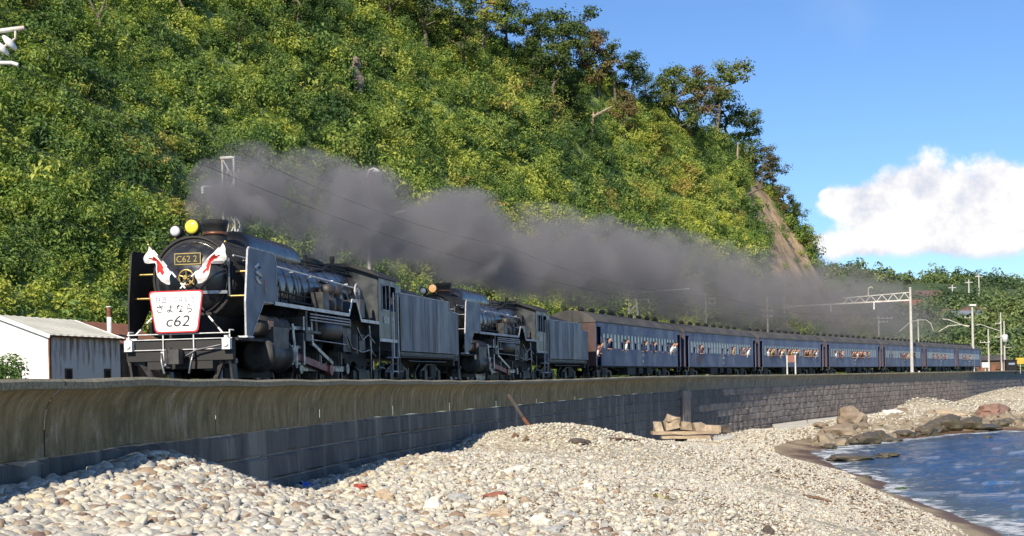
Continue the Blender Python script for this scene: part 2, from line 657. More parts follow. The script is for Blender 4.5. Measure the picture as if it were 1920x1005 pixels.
soil = np.zeros_like(HZ)
for j, u in enumerate(hu):
    if u < 1370 or u > 1640:
        continue
    for i in range(len(hd)):
        pu, pv = UV((HX[i, j], HY[i, j], HZ[i, j]))
        w = 9 * roll_[i, j] + 8 * lump[i, j]
        soil[i, j] = 1.0 if in_poly(pu + w, pv, SCAR) and hd[i] < CREST[j] + 6 else 0.0

m_hill = mat('hill_undergrowth', (0.11, 0.17, 0.05), (0.18, 0.23, 0.07), rough=0.95, scale=0.6, bump=0.12, bscale=3, world_co=True)
t = m_hill.node_tree
bs = t.nodes['Principled BSDF']
at = nd(t, 'ShaderNodeAttribute', attribute_name='soil').outputs['Fac']
pos = nd(t, 'ShaderNodeNewGeometry').outputs['Position']
mp = nd(t, 'ShaderNodeMapping')
mp.inputs[3].default_value = (1.0, 1.0, 0.35)
t.links.new(pos, mp.inputs[0])
ns = nd(t, 'ShaderNodeTexNoise', inp={'Scale': 0.42, 'Detail': 8, 'Roughness': 0.7})
t.links.new(mp.outputs[0], ns.inputs['Vector'])
soilc = mixc(t, smooth(t, ns.outputs[0], 0.36, 0.66), (0.20, 0.135, 0.08), (0.50, 0.36, 0.21))
old = bs.inputs['Base Color'].links[0].from_socket
sm = mth(t, 'ADD', at, mth(t, 'MULTIPLY', mth(t, 'SUBTRACT', ns.outputs[0], 0.5), 1.6))
t.links.new(mixc(t, mth(t, 'MULTIPLY', smooth(t, sm, 0.35, 0.6), mth(t, 'GREATER_THAN', at, 0.02)), old, soilc), bs.inputs['Base Color'])
HP = np.stack([HX, HY, HZ], -1)
struct(grid_mesh('hill', HP, m_hill, {'soil': soil}, keep=dd > -2.5))


def hill_hit(u, v):      # where the sight line through a photo pixel meets the hill
    j = int(np.clip(np.searchsorted(hu, u), 0, len(hu) - 1))
    r = ray(u, v)
    for i in range(len(hd)):
        if HZ[i, j] > CH + r.z * hd[i]:
            return Vector((r.x * hd[i], hd[i], HZ[i, j]))
    i = int(np.argmin(abs(hd - CREST[j])))
    return Vector((r.x * hd[i], hd[i], HZ[i, j]))


# bushes that cover the hill
m_leaf = leaf_mat('hill_leaves', (0.070, 0.135, 0.048), (0.205, 0.305, 0.075), (0.52, 0.54, 0.115), (0.48, 0.34, 0.12), patch=0.055, acc_lo=0.60, transl=0.42)
protos = [leaf_clump('bush_mesh', 260, m_leaf, (1, 1, 0.85), 0.215, 4 + k % 3, 20 + k) for k in range(6)]
n_small = len(protos)
protos += [leaf_clump('shrub_mesh', 1100, m_leaf, (2.1, 2.1, 1.9), 0.23, 9, 90 + k) for k in range(4)]
bidx = []
pts, scl = [], []
cell_w = np.gradient(HX, axis=1)
cell_h = np.gradient(HY, axis=0)
gz_d = np.gradient(HZ, axis=0) / cell_h
gz_u = np.gradient(HZ, axis=1) / np.maximum(cell_w, 1e-6)
area = cell_w * cell_h * np.sqrt(1 + gz_d ** 2 + gz_u ** 2)
vis = (U_ > -120) & (U_ < 1690) & (dd > 0.3) & (D_ < CREST[None, :] + 7)
PV = V0 - (HX / HY * F * sr + (HZ - CH) / HY * F * cr)
vis &= PV > -110
bare = (soil > 0.5)
for i, j in zip(*np.nonzero(vis)):
    near = D_[i, j]
    dens = (1.8 if near < 100 else 1.5) * (0.05 if bare[i, j] else 1.0)
    k = rng.poisson(area[i, j] * dens)
    for _ in range(k):
        fx, fy = rng.uniform(-0.5, 0.5, 2)
        x, y = HX[i, j] + fx * cell_w[i, j], HY[i, j] + fy * cell_h[i, j]
        x = x + fy * cell_h[i, j] * RX[j]
        z = HZ[i, j] + fx * gz_u[i, j] * cell_w[i, j] + fy * gz_d[i, j] * cell_h[i, j]
        pts.append((x, y, z - 0.1))
        if rng.uniform() < 0.022 and not bare[i, j]:
            bidx.append(n_small + int(rng.integers(4)))
            s = rng.uniform(0.6, 1.15)
        else:
            bidx.append(int(rng.integers(n_small)))
            s = rng.uniform(0.55, 1.0) * (1.0 if near < 100 else 1.25) * rng.choice([0.8, 1, 1.45], p=[.47, .42, .11])
        scl.append((s, s, s * rng.uniform(0.8, 1.25)))
NB = len(pts)
o = scatter('hillside_bushes', pts, scl, np.stack([rng.normal(0, .2, NB), rng.normal(0, .2, NB), rng.uniform(0, 6.28, NB)], -1), protos, bidx)
o['label'] = 'dense green and yellowing bushes covering the steep hillside above the railway'
print('BUSHES', NB)

# ------------------------------------------------------------------ far hill across the bay
fu = np.arange(1430, 2300, 10.0)
fd = np.concatenate([np.arange(300, 480, 6.0), np.arange(480, 760, 28.0)])
FU, FD = np.meshgrid(fu, fd)
FRX = np.array([ray(u, V0).x for u in fu])
FX, FY = FRX[None, :] * FD, FD
ridge_v = np.interp(fu, [1430, 1540, 1600, 1650, 1700, 1760, 1850, 1920, 2100, 2300], [470, 490, 494, 502, 510, 503, 507, 516, 560, 640])
ridge_h = np.array([(-sr * (u - 960) + cr * (V0 - v)) / F * 478 + CH for u, v in zip(fu, ridge_v)]) - 3.0
tt = np.clip((FD - 300) / 178, 0, 1)
FZ = ridge_h[None, :] * (tt ** 0.85) * (1 + 0.22 * (1 - tt) * fbm(FX, FY, 60.0, 4, 1.2)) + fbm(FX, FY, 22.0, 3, 6.6) * 1.6 * tt * (1 - tt) * 4
FZ = np.where(FD > 478, ridge_h[None, :] - (FD - 478) * 0.05, FZ)
FZ[0, :] = -1
m_far = mat('far_hill_grass', (0.075, 0.105, 0.03), (0.035, 0.065, 0.022), rough=0.95, scale=0.05, world_co=True, detail=8)
struct(grid_mesh('far_hill', np.stack([FX, FY, FZ], -1), m_far))
m_leaf_far = leaf_mat('far_wood_leaves', (0.060, 0.105, 0.050), (0.110, 0.165, 0.065), (0.20, 0.245, 0.08), (0.22, 0.19, 0.08), patch=0.02, acc_lo=0.66)
protos = [leaf_clump('far_tree_mesh', 130, m_leaf_far, (1, 1, 1.05), 0.36, 5, 50 + k) for k in range(4)]
pts, scl = [], []
wn = fbm(FX, FY, 45.0, 3, 2.2)
for i in range(len(fd)):
    if fd[i] > 500:
        continue
    for j in range(len(fu)):
        if not 1440 < fu[j] < 2000:
            continue
        den = 0.9 if (wn[i, j] > -0.02 or fd[i] > 462 or fd[i] < 330) else 0.22
        for _ in range(rng.poisson(den * 0.75)):
            x, y = FX[i, j] + rng.uniform(-1, 1), FY[i, j] + rng.uniform(-3, 3)
            pts.append((x, y, FZ[i, j] - 0.3))
            s = rng.uniform(1.6, 3.3) * (1.15 if den > 0.5 else 0.6)
            scl.append((s, s, s * rng.uniform(0.8, 1.2)))
NB = len(pts)
o = scatter('far_wood', pts, scl, np.stack([np.zeros(NB), np.zeros(NB), rng.uniform(0, 6.28, NB)], -1), protos)
o['label'] = 'dark green wood covering the low hill far beyond the train'
print('FARTREES', NB)

# ------------------------------------------------------------------ shingle beach (height surveyed at pixel / depth points)
ctl = [(0, 1005, 11.9), (-300, 1005, 10.5), (0, 917, 14.9), (93, 900, 16.1), (210, 868, 18.0), (290, 846, 19.6), (350, 866, 20.8), (440, 894, 23.2), (490, 926, 24.8),
       (530, 918, 26.2), (620, 893, 29.6), (720, 872, 34), (822, 846, 40.0), (946, 843, 48.5),
       (200, 930, 14.6), (370, 880, 18.4), (300, 895, 17.0), (450, 908, 18.2), (500, 926, 19.0), (300, 960, 14.0), (570, 940, 22), (700, 905, 26.5), (800, 853, 33), (870, 853, 37),
       (955, 842, 41), (985, 812, 43), (1030, 795, 45), (1080, 800, 46), (1130, 814, 47), (1180, 826, 52), (1290, 832, 62), (1100, 835, 60), (1150, 826, 68),
       (500, 1005, 12.7), (960, 1005, 16.7), (1400, 1005, 24), (1700, 1005, 32), (700, 1005, 14.2), (640, 960, 18.5),
       (960, 930, 22.5), (960, 870, 32), (1300, 930, 28.6), (1300, 870, 42), (1400, 842, 58), (1450, 858, 62), (1550, 930, 41),
       (1534, 856, 77), (1594, 886, 64), (1669, 922, 53.4), (1744, 950, 47), (1826, 978, 42), (1894, 1001, 38.6),
       (1367, 806, 98), (1450, 803, 106), (1560, 790, 118), (1500, 822, 92), (1610, 788, 124), (1650, 775, 118), (1640, 815, 97), (1700, 806, 103), (1780, 796, 106), (1860, 790, 109), (1710, 748, 118), (1680, 768, 118), (1745, 768, 121), (1775, 778, 128),
       (1660, 795, 104), (1720, 790, 106), (1880, 729, 150), (1930, 727, 158), (1830, 752, 132), (1800, 768, 142), (1660, 778, 138), (1710, 772, 148), (1765, 766, 160), (1840, 745, 178), (1900, 734, 190), (1860, 785, 112), (1920, 785, 110), (1990, 760, 140)]
cw = [PX(*c) for c in ctl]
WATER = CH - 4.6
for l, h in ((-20, -3.0), (0, -2.5)):
    for s_ in (-40, 40, 120, 200):
        cw.append(W(s_, l, h))
for x, y, z in ((22, 20, -7), (30, 40, -7.5), (60, 60, -8.5), (60, 20, -9), (90, 80, -8.5), (46, 92, -5.9), (120, 120, -8), (40, 0, -9), (12, 4, -5), (2, 4, -2.0), (-6, 5, -1.1), (0, 9, -1.3)):
    cw.append(Vector((x, y, z)))
cw = np.array([tuple(c) for c in cw])
XY = cw[:, :2] / 40.0


def tps(r):
    return np.where(r > 1e-9, r * r * np.log(np.maximum(r, 1e-9)), 0.0)


n_ = len(cw)
K = tps(np.linalg.norm(XY[:, None] - XY[None], axis=-1)) + np.eye(n_) * 3e-5
A = np.zeros((n_ + 3, n_ + 3))
A[:n_, :n_] = K
A[:n_, n_] = 1
A[:n_, n_ + 1:] = XY
A[n_:, :n_] = A[:n_, n_:].T
sol = np.linalg.solve(A, np.concatenate([cw[:, 2], np.zeros(3)]))


def beach_z(x, y):
    p = np.stack([np.asarray(x, float), np.asarray(y, float)], -1) / 40.0
    r = np.linalg.norm(p[..., None, :] - XY, axis=-1)
    z = (tps(r) * sol[:n_]).sum(-1) + sol[n_] + p[..., 0] * sol[n_ + 1] + p[..., 1] * sol[n_ + 2]
    return np.minimum(z, -0.35)


bu = np.arange(-900, 2900, 12.0)
bd = 5.0 * 1.021 ** np.arange(0, 172)
BU, BD = np.meshgrid(bu, bd)
BX, BY = np.array([ray(u, V0).x for u in bu])[None, :] * BD, BD
BZ = beach_z(BX, BY) + 0.05 * fbm(BX, BY, 2.2, 4, 4.4) + 0.02 * fbm(BX, BY, 0.5, 2, 8.4)

m_beach = bpy.data.materials.new('shingle')
m_beach.use_nodes = True
t = m_beach.node_tree
b = t.nodes['Principled BSDF']
b.inputs['Roughness'].default_value = 0.85
pos = nd(t, 'ShaderNodeNewGeometry').outputs['Position']
v1 = nd(t, 'ShaderNodeTexVoronoi', inp={'Scale': 9.0, 'Randomness': 1.0})
t.links.new(pos, v1.inputs['Vector'])
v2 = nd(t, 'ShaderNodeTexVoronoi', inp={'Scale': 22.0})
t.links.new(pos, v2.inputs['Vector'])
n_a = nd(t, 'ShaderNodeTexNoise', inp={'Scale': 0.35, 'Detail': 6, 'Roughness': 0.6})
t.links.new(pos, n_a.inputs['Vector'])
rp = nd(t, 'ShaderNodeValToRGB')
rp.color_ramp.elements[0].color = (0.26, 0.22, 0.15, 1)
rp.color_ramp.elements[1].color = (0.60, 0.54, 0.40, 1)
sepc = nd(t, 'ShaderNodeSeparateColor')
t.links.new(v1.outputs['Color'], sepc.inputs[0])
t.links.new(sepc.outputs[0], rp.inputs[0])
sepp = nd(t, 'ShaderNodeSeparateXYZ')
t.links.new(pos, sepp.inputs[0])
zz = mth(t, 'ADD', sepp.outputs[2], mth(t, 'MULTIPLY', mth(t, 'SUBTRACT', n_a.outputs[0], 0.5), 1.1))
wet = smooth(t, zz, WATER + 0.34, WATER + 0.02)          # wet brown sand along the water
sandy = smooth(t, zz, WATER + 1.1, WATER + 0.35)
c_ = mixc(t, mth(t, 'MULTIPLY', sandy, 0.8), rp.outputs[0], (0.30, 0.23, 0.135))
c_ = mixc(t, wet, c_, (0.12, 0.068, 0.038))
t.links.new(c_, b.inputs['Base Color'])
t.links.new(smooth(t, zz, WATER + 0.3, WATER + 0.05, 0.85, 0.6), b.inputs['Roughness'])
bp = nd(t, 'ShaderNodeBump', inp={'Strength': 0.9, 'Distance': 0.05})
t.links.new(mth(t, 'ADD', mth(t, 'MULTIPLY', v1.outputs['Distance'], -1.0), mth(t, 'MULTIPLY', v2.outputs['Distance'], -0.4)), bp.inputs['Height'])
t.links.new(bp.outputs[0], b.inputs['Normal'])
struct(grid_mesh('beach', np.stack([BX, BY, BZ], -1), m_beach))

# ------------------------------------------------------------------ sea
m_sea = bpy.data.materials.new('sea_water')
m_sea.use_nodes = True
t = m_sea.node_tree
b = t.nodes['Principled BSDF']
b.inputs['Roughness'].default_value = 0.07
b.inputs['IOR'].default_value = 1.33
pos = nd(t, 'ShaderNodeNewGeometry').outputs['Position']
sepp = nd(t, 'ShaderNodeSeparateXYZ')
t.links.new(pos, sepp.inputs[0])
nb = nd(t, 'ShaderNodeTexNoise', inp={'Scale': 0.14, 'Detail': 6, 'Roughness': 0.6})
t.links.new(pos, nb.inputs['Vector'])
deep = mixc(t, smooth(t, nb.outputs[0], 0.3, 0.75), (0.008, 0.060, 0.20), (0.014, 0.095, 0.28))
fo = nd(t, 'ShaderNodeAttribute', attribute_name='foam').outputs['Fac']
nf = nd(t, 'ShaderNodeTexNoise', inp={'Scale': 1.15, 'Detail': 9, 'Roughness': 0.72})
mp = nd(t, 'ShaderNodeMapping')
mp.inputs[2].default_value = (0, 0, 0.55)
mp.inputs[3].default_value = (0.75, 1.5, 1)
t.links.new(pos, mp.inputs[0])
t.links.new(mp.outputs[0], nf.inputs['Vector'])
fm = mth(t, 'MULTIPLY', smooth(t, mth(t, 'ADD', mth(t, 'MULTIPLY', fo, 0.28), nf.outputs[0]), 0.74, 0.86), smooth(t, fo, 0.05, 0.5))
sh = nd(t, 'ShaderNodeAttribute', attribute_name='shallow').outputs['Fac']
wc = mixc(t, mth(t, 'MULTIPLY', sh, 0.8), deep, (0.085, 0.105, 0.095))
t.links.new(mixc(t, fm, wc, (0.72, 0.75, 0.78)), b.inputs['Base Color'])
t.links.new(smooth(t, fm, 0.0, 1.0, 0.08, 0.9), b.inputs['Roughness'])
n1_ = nd(t, 'ShaderNodeTexNoise', inp={'Scale': 2.6, 'Detail': 8, 'Roughness': 0.62})
t.links.new(mp.outputs[0], n1_.inputs['Vector'])
bp = nd(t, 'ShaderNodeBump', inp={'Strength': 1.0, 'Distance': 0.42})
t.links.new(n1_.outputs[0], bp.inputs['Height'])
t.links.new(bp.outputs[0], b.inputs['Normal'])
su = np.arange(1300, 2560, 5.0)
sd = np.concatenate([24 * 1.012 ** np.arange(0, 165), 24 * 1.012 ** 164 * 1.25 ** np.arange(1, 14)])
SU, SD = np.meshgrid(su, sd)
SX, SY = np.array([ray(u, V0).x for u in su])[None, :] * SD, SD
amp = np.clip((160 - SD) / 80, 0, 1)
wv = 0.055 * np.sin((SX * 0.62 - SY * 0.55) * 0.9 + 2.2 * fbm(SX, SY, 9.0, 2, 1.1)) + 0.085 * fbm(SX * 0.8, SY * 1.4, 1.6, 4, 7.7)
SZ = WATER + wv * amp
gap = WATER - beach_z(np.where(SD < 230, SX, 60), np.where(SD < 230, SY, 60))
shore = np.clip(1 - np.abs(gap - 0.1) / 0.55, 0, 1)
curl = np.clip(1 - np.abs(gap - 1.6) / 0.35, 0, 1)
SZ = SZ + curl * 0.16 * amp - shore * 0.04
foam = np.where(SD < 230, np.clip(shore * 1.15 + curl * 0.55 * (fbm(SX, SY, 6.0, 2, 3.9) > -0.1), 0, 1.2), 0)
struct(grid_mesh('sea', np.stack([SX, SY, SZ], -1), m_sea, {'foam': foam, 'shallow': np.where(SD < 230, np.clip(1 - gap / 0.9, 0, 1), 0)}))

# ------------------------------------------------------------------ sea wall: curved concrete face over courses of stone
wall = thing('sea_wall', 'long curved concrete sea wall on stone block courses between railway and beach', 'sea wall', W(-14, WALL, 0))
WO = wall.location.copy()
m_conc = bpy.data.materials.new('mossy_concrete')
m_conc.use_nodes = True
t = m_conc.node_tree
b = t.nodes['Principled BSDF']
b.inputs['Roughness'].default_value = 0.88
uvw = nd(t, 'ShaderNodeAttribute', attribute_name='along').outputs['Fac']
upv = nd(t, 'ShaderNodeAttribute', attribute_name='up').outputs['Fac']
cmb = nd(t, 'ShaderNodeCombineXYZ')
t.links.new(uvw, cmb.inputs[0])
t.links.new(mth(t, 'MULTIPLY', upv, 0.28), cmb.inputs[1])
st = nd(t, 'ShaderNodeTexNoise', inp={'Scale': 4.2, 'Detail': 9, 'Roughness': 0.72})
t.links.new(cmb.outputs[0], st.inputs['Vector'])
pos = nd(t, 'ShaderNodeNewGeometry').outputs['Position']
bl = nd(t, 'ShaderNodeTexNoise', inp={'Scale': 0.55, 'Detail': 6, 'Roughness': 0.65})
t.links.new(pos, bl.inputs['Vector'])
fine = nd(t, 'ShaderNodeTexNoise', inp={'Scale': 18, 'Detail': 5, 'Roughness': 0.7})
t.links.new(pos, fine.inputs['Vector'])
c_ = mixc(t, smooth(t, st.outputs[0], 0.34, 0.64), (0.145, 0.112, 0.048), (0.285, 0.225, 0.118))
pale = mth(t, 'MULTIPLY', smooth(t, st.outputs[0], 0.52, 0.68), smooth(t, bl.outputs[0], 0.43, 0.58))
c_ = mixc(t, mth(t, 'MULTIPLY', pale, 0.8), c_, (0.46, 0.42, 0.36))
mos = nd(t, 'ShaderNodeTexNoise', inp={'Scale': 1.4, 'Detail': 9, 'Roughness': 0.72})
t.links.new(pos, mos.inputs['Vector'])
c_ = mixc(t, mth(t, 'MULTIPLY', smooth(t, mos.outputs[0], 0.52, 0.66), 0.65), c_, (0.082, 0.076, 0.038))
c_ = mixc(t, mth(t, 'MULTIPLY', smooth(t, mos.outputs[0], 0.40, 0.31), 0.5), c_, (0.36, 0.34, 0.30))
spk = smooth(t, fine.outputs[0], 0.60, 0.72)
c_ = mixc(t, mth(t, 'MULTIPLY', spk, 0.35), c_, (0.38, 0.36, 0.30))
drk = smooth(t, fine.outputs[0], 0.42, 0.32)
c_ = mixc(t, mth(t, 'MULTIPLY', drk, 0.5), c_, (0.05, 0.045, 0.025))
grey = smooth(t, uvw, 44, 75)                                   # greyer along the far stretch
c_ = mixc(t, mth(t, 'MULTIPLY', grey, 0.7), c_, mixc(t, smooth(t, st.outputs[0], 0.36, 0.62), (0.12, 0.125, 0.11), (0.27, 0.27, 0.24)))
lipc = smooth(t, upv, 0.0, 0.10)
c_ = mixc(t, lipc, mixc(t, smooth(t, fine.outputs[0], 0.4, 0.62), (0.17, 0.15, 0.10), (0.30, 0.265, 0.18)), c_)
t.links.new(c_, b.inputs['Base Color'])
bp = nd(t, 'ShaderNodeBump', inp={'Strength': 0.8, 'Distance': 0.02})
t.links.new(mth(t, 'ADD', fine.outputs[0], mth(t, 'MULTIPLY', st.outputs[0], 0.6)), bp.inputs['Height'])
t.links.new(bp.outputs[0], b.inputs['Normal'])

CURVE_H = 0.93                       # height of the curved face
# profile of the curved face: (seaward offset, drop below the top)
prof = [(-0.16, 0.03), (-0.16, 0.0), (0.225, 0.0), (0.275, 0.034), (0.278, 0.115), (0.19, 0.14), (0.11, 0.21), (0.05, 0.31), (0.015, 0.43), (0.0, 0.58), (-0.002, 0.75), (0.0, CURVE_H)]
joints = [-26, -19.5, -13, -6.5, 0, 6.5, 13, 19.5, 26, 33, 40, 47, 55, 63, 72, 81, 90, 100, 112, 124, 136, 150, 165, 180, 200, 220, 245, 275]
for a, bj in zip(joints[:-1], joints[1:]):
    n = max(3, int((bj - a) / 0.8))
    ss = np.linspace(a + 0.013, bj - 0.013, n)
    rows, al, up = [], [], []
    for s_ in ss:
        tz = wall_top(s_) + 0.012 * math.sin(s_ * 1.7)
        for l, d_ in prof:
            rows.append(W(s_, WALL + l, tz - d_) - WO)
            al.append(s_)
            up.append(0.0 if d_ < 0.12 else (d_ - 0.05))
    P = np.array([tuple(r) for r in rows]).reshape(n, len(prof), 3)
    o = grid_mesh('concrete_bay', P, m_conc, {'along': al, 'up': up}, smooth=False)
    o.parent = wall

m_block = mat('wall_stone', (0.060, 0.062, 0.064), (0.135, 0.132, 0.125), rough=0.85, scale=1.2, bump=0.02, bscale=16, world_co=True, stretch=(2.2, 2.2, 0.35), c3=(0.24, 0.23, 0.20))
m_block_sunlit = mat('wall_stone_sunlit', (0.150, 0.122, 0.105), (0.33, 0.275, 0.23), rough=0.85, scale=1.6, bump=0.03, bscale=10, world_co=True, c3=(0.33, 0.29, 0.25))  # same stone, warmer and lighter: grazing sunlight is put into the colour
m_mortar = mat('wall_mortar', (0.20, 0.20, 0.19), (0.36, 0.35, 0.32), rough=0.95, scale=5, world_co=True)
COURSE = 0.48


def low_at(s_):
    p = W(s_, WALL + 0.35, 0)
    return float(beach_z(p.x, p.y))


rows = []
for s_ in np.arange(-28, 276, 2.0):
    tz = wall_top(s_) - CURVE_H
    bt = min(low_at(s_) - 0.6, tz - 0.6)
    rows += [W(s_, WALL - 0.03, tz + 0.0) - WO, W(s_, WALL - 0.015, bt) - WO]
o = grid_mesh('mortar_bed', np.array([tuple(r) for r in rows]).reshape(-1, 2, 3), m_mortar)
o.parent = wall


def block_geo(mb, s0, s1, z_top, h, ins, org):
    """one dressed stone with a rough bulging face"""
    g = 0.004
    n = 4
    vs = []
    za, zb = z_top - 0.017, z_top - h + 0.017
    off = [0.006, 0.03 + ins, 0.03 + ins, 0.006]
    ring = []
    for k in range(n):
        s_ = (s0 + g) + (s1 - s0 - 2 * g) * (k / (n - 1))
        edge = k in (0, n - 1)
        for r_, z_ in enumerate((za, za - 0.05, zb + 0.05, zb)):
            o_ = 0.004 if (edge or r_ in (0, 3)) else 0.034 + ins + random.uniform(-.022, .022)
            ring.append(W(s_, WALL + o_, z_ + random.uniform(-.004, .004)) - org)
    for k in range(n):
        s_ = (s0 + g) + (s1 - s0 - 2 * g) * (k / (n - 1))
        ring.append(W(s_, WALL - 0.05, za) - org)
        ring.append(W(s_, WALL - 0.05, zb) - org)
    fs = []
    for k in range(n - 1):
        for r_ in range(3):
            a = k * 4 + r_
            fs.append((a, a + 1, a + 5, a + 4))
        fs.append((k * 4, k * 4 + 4, 16 + k * 2 + 2, 16 + k * 2))
        fs.append((k * 4 + 3, 16 + k * 2 + 1, 16 + k * 2 + 3, k * 4 + 7))
    mb.add(ring, fs)


far1, far2 = MB(), MB()
cand = []
for row in range(9):
    s_ = -26.0 + (0.45 if row % 2 else 0.0)
    while s_ < 262:
        Lb = random.uniform(1.1, 2.3)
        zt = wall_top(s_ + Lb / 2) - CURVE_H - row * COURSE - 0.004
        if zt > low_at(s_ + Lb / 2) - 0.1:
            cand.append((s_, Lb, zt, row))
        s_ += Lb
vis_blocks = []
for c in cand:
    p = W(c[0], WALL, c[2])
    u, v = UV(p) if p.y > 3 else (-9999, 0)
    vis_blocks.append((c, -40 < u < 1960, p.y))
near = sorted([x for x in vis_blocks if x[1]], key=lambda x: x[2])
chosen = {id(x[0]) for x in near[:290]}
for c, v_, y_ in vis_blocks:
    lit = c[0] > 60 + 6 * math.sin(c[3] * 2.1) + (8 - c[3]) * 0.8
    m_ = m_block_sunlit if lit else m_block  # painted sunlight
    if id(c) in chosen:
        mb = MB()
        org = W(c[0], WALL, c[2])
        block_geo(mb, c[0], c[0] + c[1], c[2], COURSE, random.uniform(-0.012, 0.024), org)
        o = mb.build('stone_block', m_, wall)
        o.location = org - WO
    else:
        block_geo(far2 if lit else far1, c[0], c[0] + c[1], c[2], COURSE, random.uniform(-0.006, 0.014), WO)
for mb, m_, lb in ((far1, m_block, 'dark grey stone courses of the middle wall'), (far2, m_block_sunlit, 'stone courses of the far wall in a painted sunlit brown')):
    if mb.v:
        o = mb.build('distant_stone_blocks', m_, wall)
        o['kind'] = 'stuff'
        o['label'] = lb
# drain pier in the wall
pm = MB()
ps = 56.0
org = W(ps, WALL, 0)
for a, l0, z0, z1 in ((0, 0.0, 0, 0),):
    q = [W(ps, WALL + 0.05, -3.4), W(ps + 1.9, WALL + 0.05, -3.4), W(ps + 1.9, WALL + 0.2, -3.4), W(ps, WALL + 0.2, -3.4)]
    top = wall_top(ps) - CURVE_H + 0.02
    vs = [p - WO for p in q] + [Vector((p.x, p.y, top)) - WO for p in q]
    pm.add(vs, [(0, 1, 2, 3), (7, 6, 5, 4), (0, 4, 5, 1), (1, 5, 6, 2), (2, 6, 7, 3), (3, 7, 4, 0)])
pm.build('drain_pier', m_block_sunlit, wall)

# ------------------------------------------------------------------ stones of the beach
m_stone = bpy.data.materials.new('beach_stone')
m_stone.use_nodes = True
t = m_stone.node_tree
b = t.nodes['Principled BSDF']
b.inputs['Roughness'].default_value = 0.75
oi = nd(t, 'ShaderNodeObjectInfo').outputs['Random']
rp = nd(t, 'ShaderNodeValToRGB')
els = [(0.0, (0.53, 0.49, 0.39)), (0.16, (0.43, 0.42, 0.375)), (0.30, (0.64, 0.60, 0.48)), (0.45, (0.34, 0.335, 0.305)), (0.58, (0.56, 0.53, 0.45)), (0.70, (0.52, 0.45, 0.31)), (0.80, (0.72, 0.69, 0.60)), (0.88, (0.30, 0.275, 0.23)), (0.955, (0.36, 0.26, 0.17)), (0.985, (0.18, 0.12, 0.09))]
while len(rp.color_ramp.elements) < len(els):
    rp.color_ramp.elements.new(0.5)
for e, (p_, c_) in zip(rp.color_ramp.elements, els):
    e.position = p_
for e, (p_, c_) in zip(rp.color_ramp.elements, els):
    e.color = (*c_, 1)
t.links.new(oi, rp.inputs[0])
oc = nd(t, 'ShaderNodeTexCoord').outputs['Object']
ns = nd(t, 'ShaderNodeTexNoise', inp={'Scale': 2.4, 'Detail': 7, 'Roughness': 0.65})
t.links.new(oc, ns.inputs['Vector'])
c_ = mixc(t, smooth(t, ns.outputs[0], 0.3, 0.7, 0.0, 1.0), mixc(t, 1.0, rp.outputs[0], (0.74, 0.72, 0.70), 'MULTIPLY'), rp.outputs[0])
t.links.new(c_, b.inputs['Base Color'])


def stone_mesh(name, sub, seed, flat_=0.6, m=m_stone, rough_=0.22, smooth_=True):
    bm = bmesh.new()
    bmesh.ops.create_icosphere(bm, subdivisions=sub, radius=1.0)
    for v in bm.verts:
        q = v.co.copy()
        v.co = q * (1 + rough_ * noise.noise(q * 0.9 + Vector((seed * 3.1, seed * 1.7, 0))) + rough_ * 0.5 * noise.noise(q * 2.3 + Vector((seed, 0, seed * 2.2))))
        v.co.z *= flat_
    me = bpy.data.meshes.new(name)
    bm.to_mesh(me)
    bm.free()
    me.polygons.foreach_set('use_smooth', [smooth_] * len(me.polygons))
    me.materials.append(m)
    return me


big = [stone_mesh('cobble_mesh', 3, k, 0.58 + 0.07 * (k % 4), rough_=0.42, smooth_=k % 3 != 0) for k in range(8)]
small = [stone_mesh('pebble_mesh', 2, 40 + k, 0.55 + 0.08 * (k % 4), rough_=0.5, smooth_=k % 3 != 0) for k in range(8)]
cand = []
NS = 180000
uu = rng.uniform(-80, 1990, NS)
dl = np.exp(rng.uniform(math.log(10.0), math.log(150), NS))
sx = np.array([ray(u, V0).x for u in uu]) * dl
sz = beach_z(sx, dl)
# seaward distance from the wall line
lat = np.empty(NS)
foot_s = np.arange(-30, 240, 1.0)
WPx = np.array([tuple(W(s_, WALL + 0.28, 0)) for s_ in foot_s])
WTh = np.array([trk(s_)[2] for s_ in foot_s])
for i0 in range(0, NS, 5000):
    d2 = (sx[i0:i0 + 5000, None] - WPx[:, 0]) ** 2 + (dl[i0:i0 + 5000, None] - WPx[:, 1]) ** 2
    k = d2.argmin(1)
    lat[i0:i0 + 5000] = (sx[i0:i0 + 5000] - WPx[k, 0]) * np.cos(WTh[k]) - (dl[i0:i0 + 5000] - WPx[k, 1]) * np.sin(WTh[k])
pv = V0 - ((sx / dl) * F * sr + (sz - CH) / dl * F * cr)
ok = (lat > -0.1) & (sz > WATER + 0.28) & (pv < 1040)
# sizes: coarse cobbles on the left bank, finer shingle towards the water
sizef = np.interp(uu, [0, 500, 900, 1300, 1800], [1.25, 0.95, 0.72, 0.52, 0.38])
r_ = rng.lognormal(-3.3, 0.55, NS) * sizef
r_ = np.clip(np.maximum(r_, dl * 0.0010), 0.012, 0.088)
sel = np.nonzero(ok)[0]
order = sel[np.argsort(-(r_[sel] / dl[sel]))]
solo, rest = order[:285], order[285:]
o = scatter('shingle_stones', np.stack([sx[rest], dl[rest], sz[rest] + r_[rest] * 0.22], -1),
            np.stack([r_[rest] * rng.uniform(.85, 1.5, len(rest)), r_[rest] * rng.uniform(.75, 1.1, len(rest)), r_[rest] * rng.uniform(.8, 1.15, len(rest))], -1),
            np.stack([rng.normal(0, .35, len(rest)), rng.normal(0, .35, len(rest)), rng.uniform(0, 6.28, len(rest))], -1), small)
o['label'] = 'pale rounded shingle stones covering the beach below the wall'
print('STONES', len(rest))
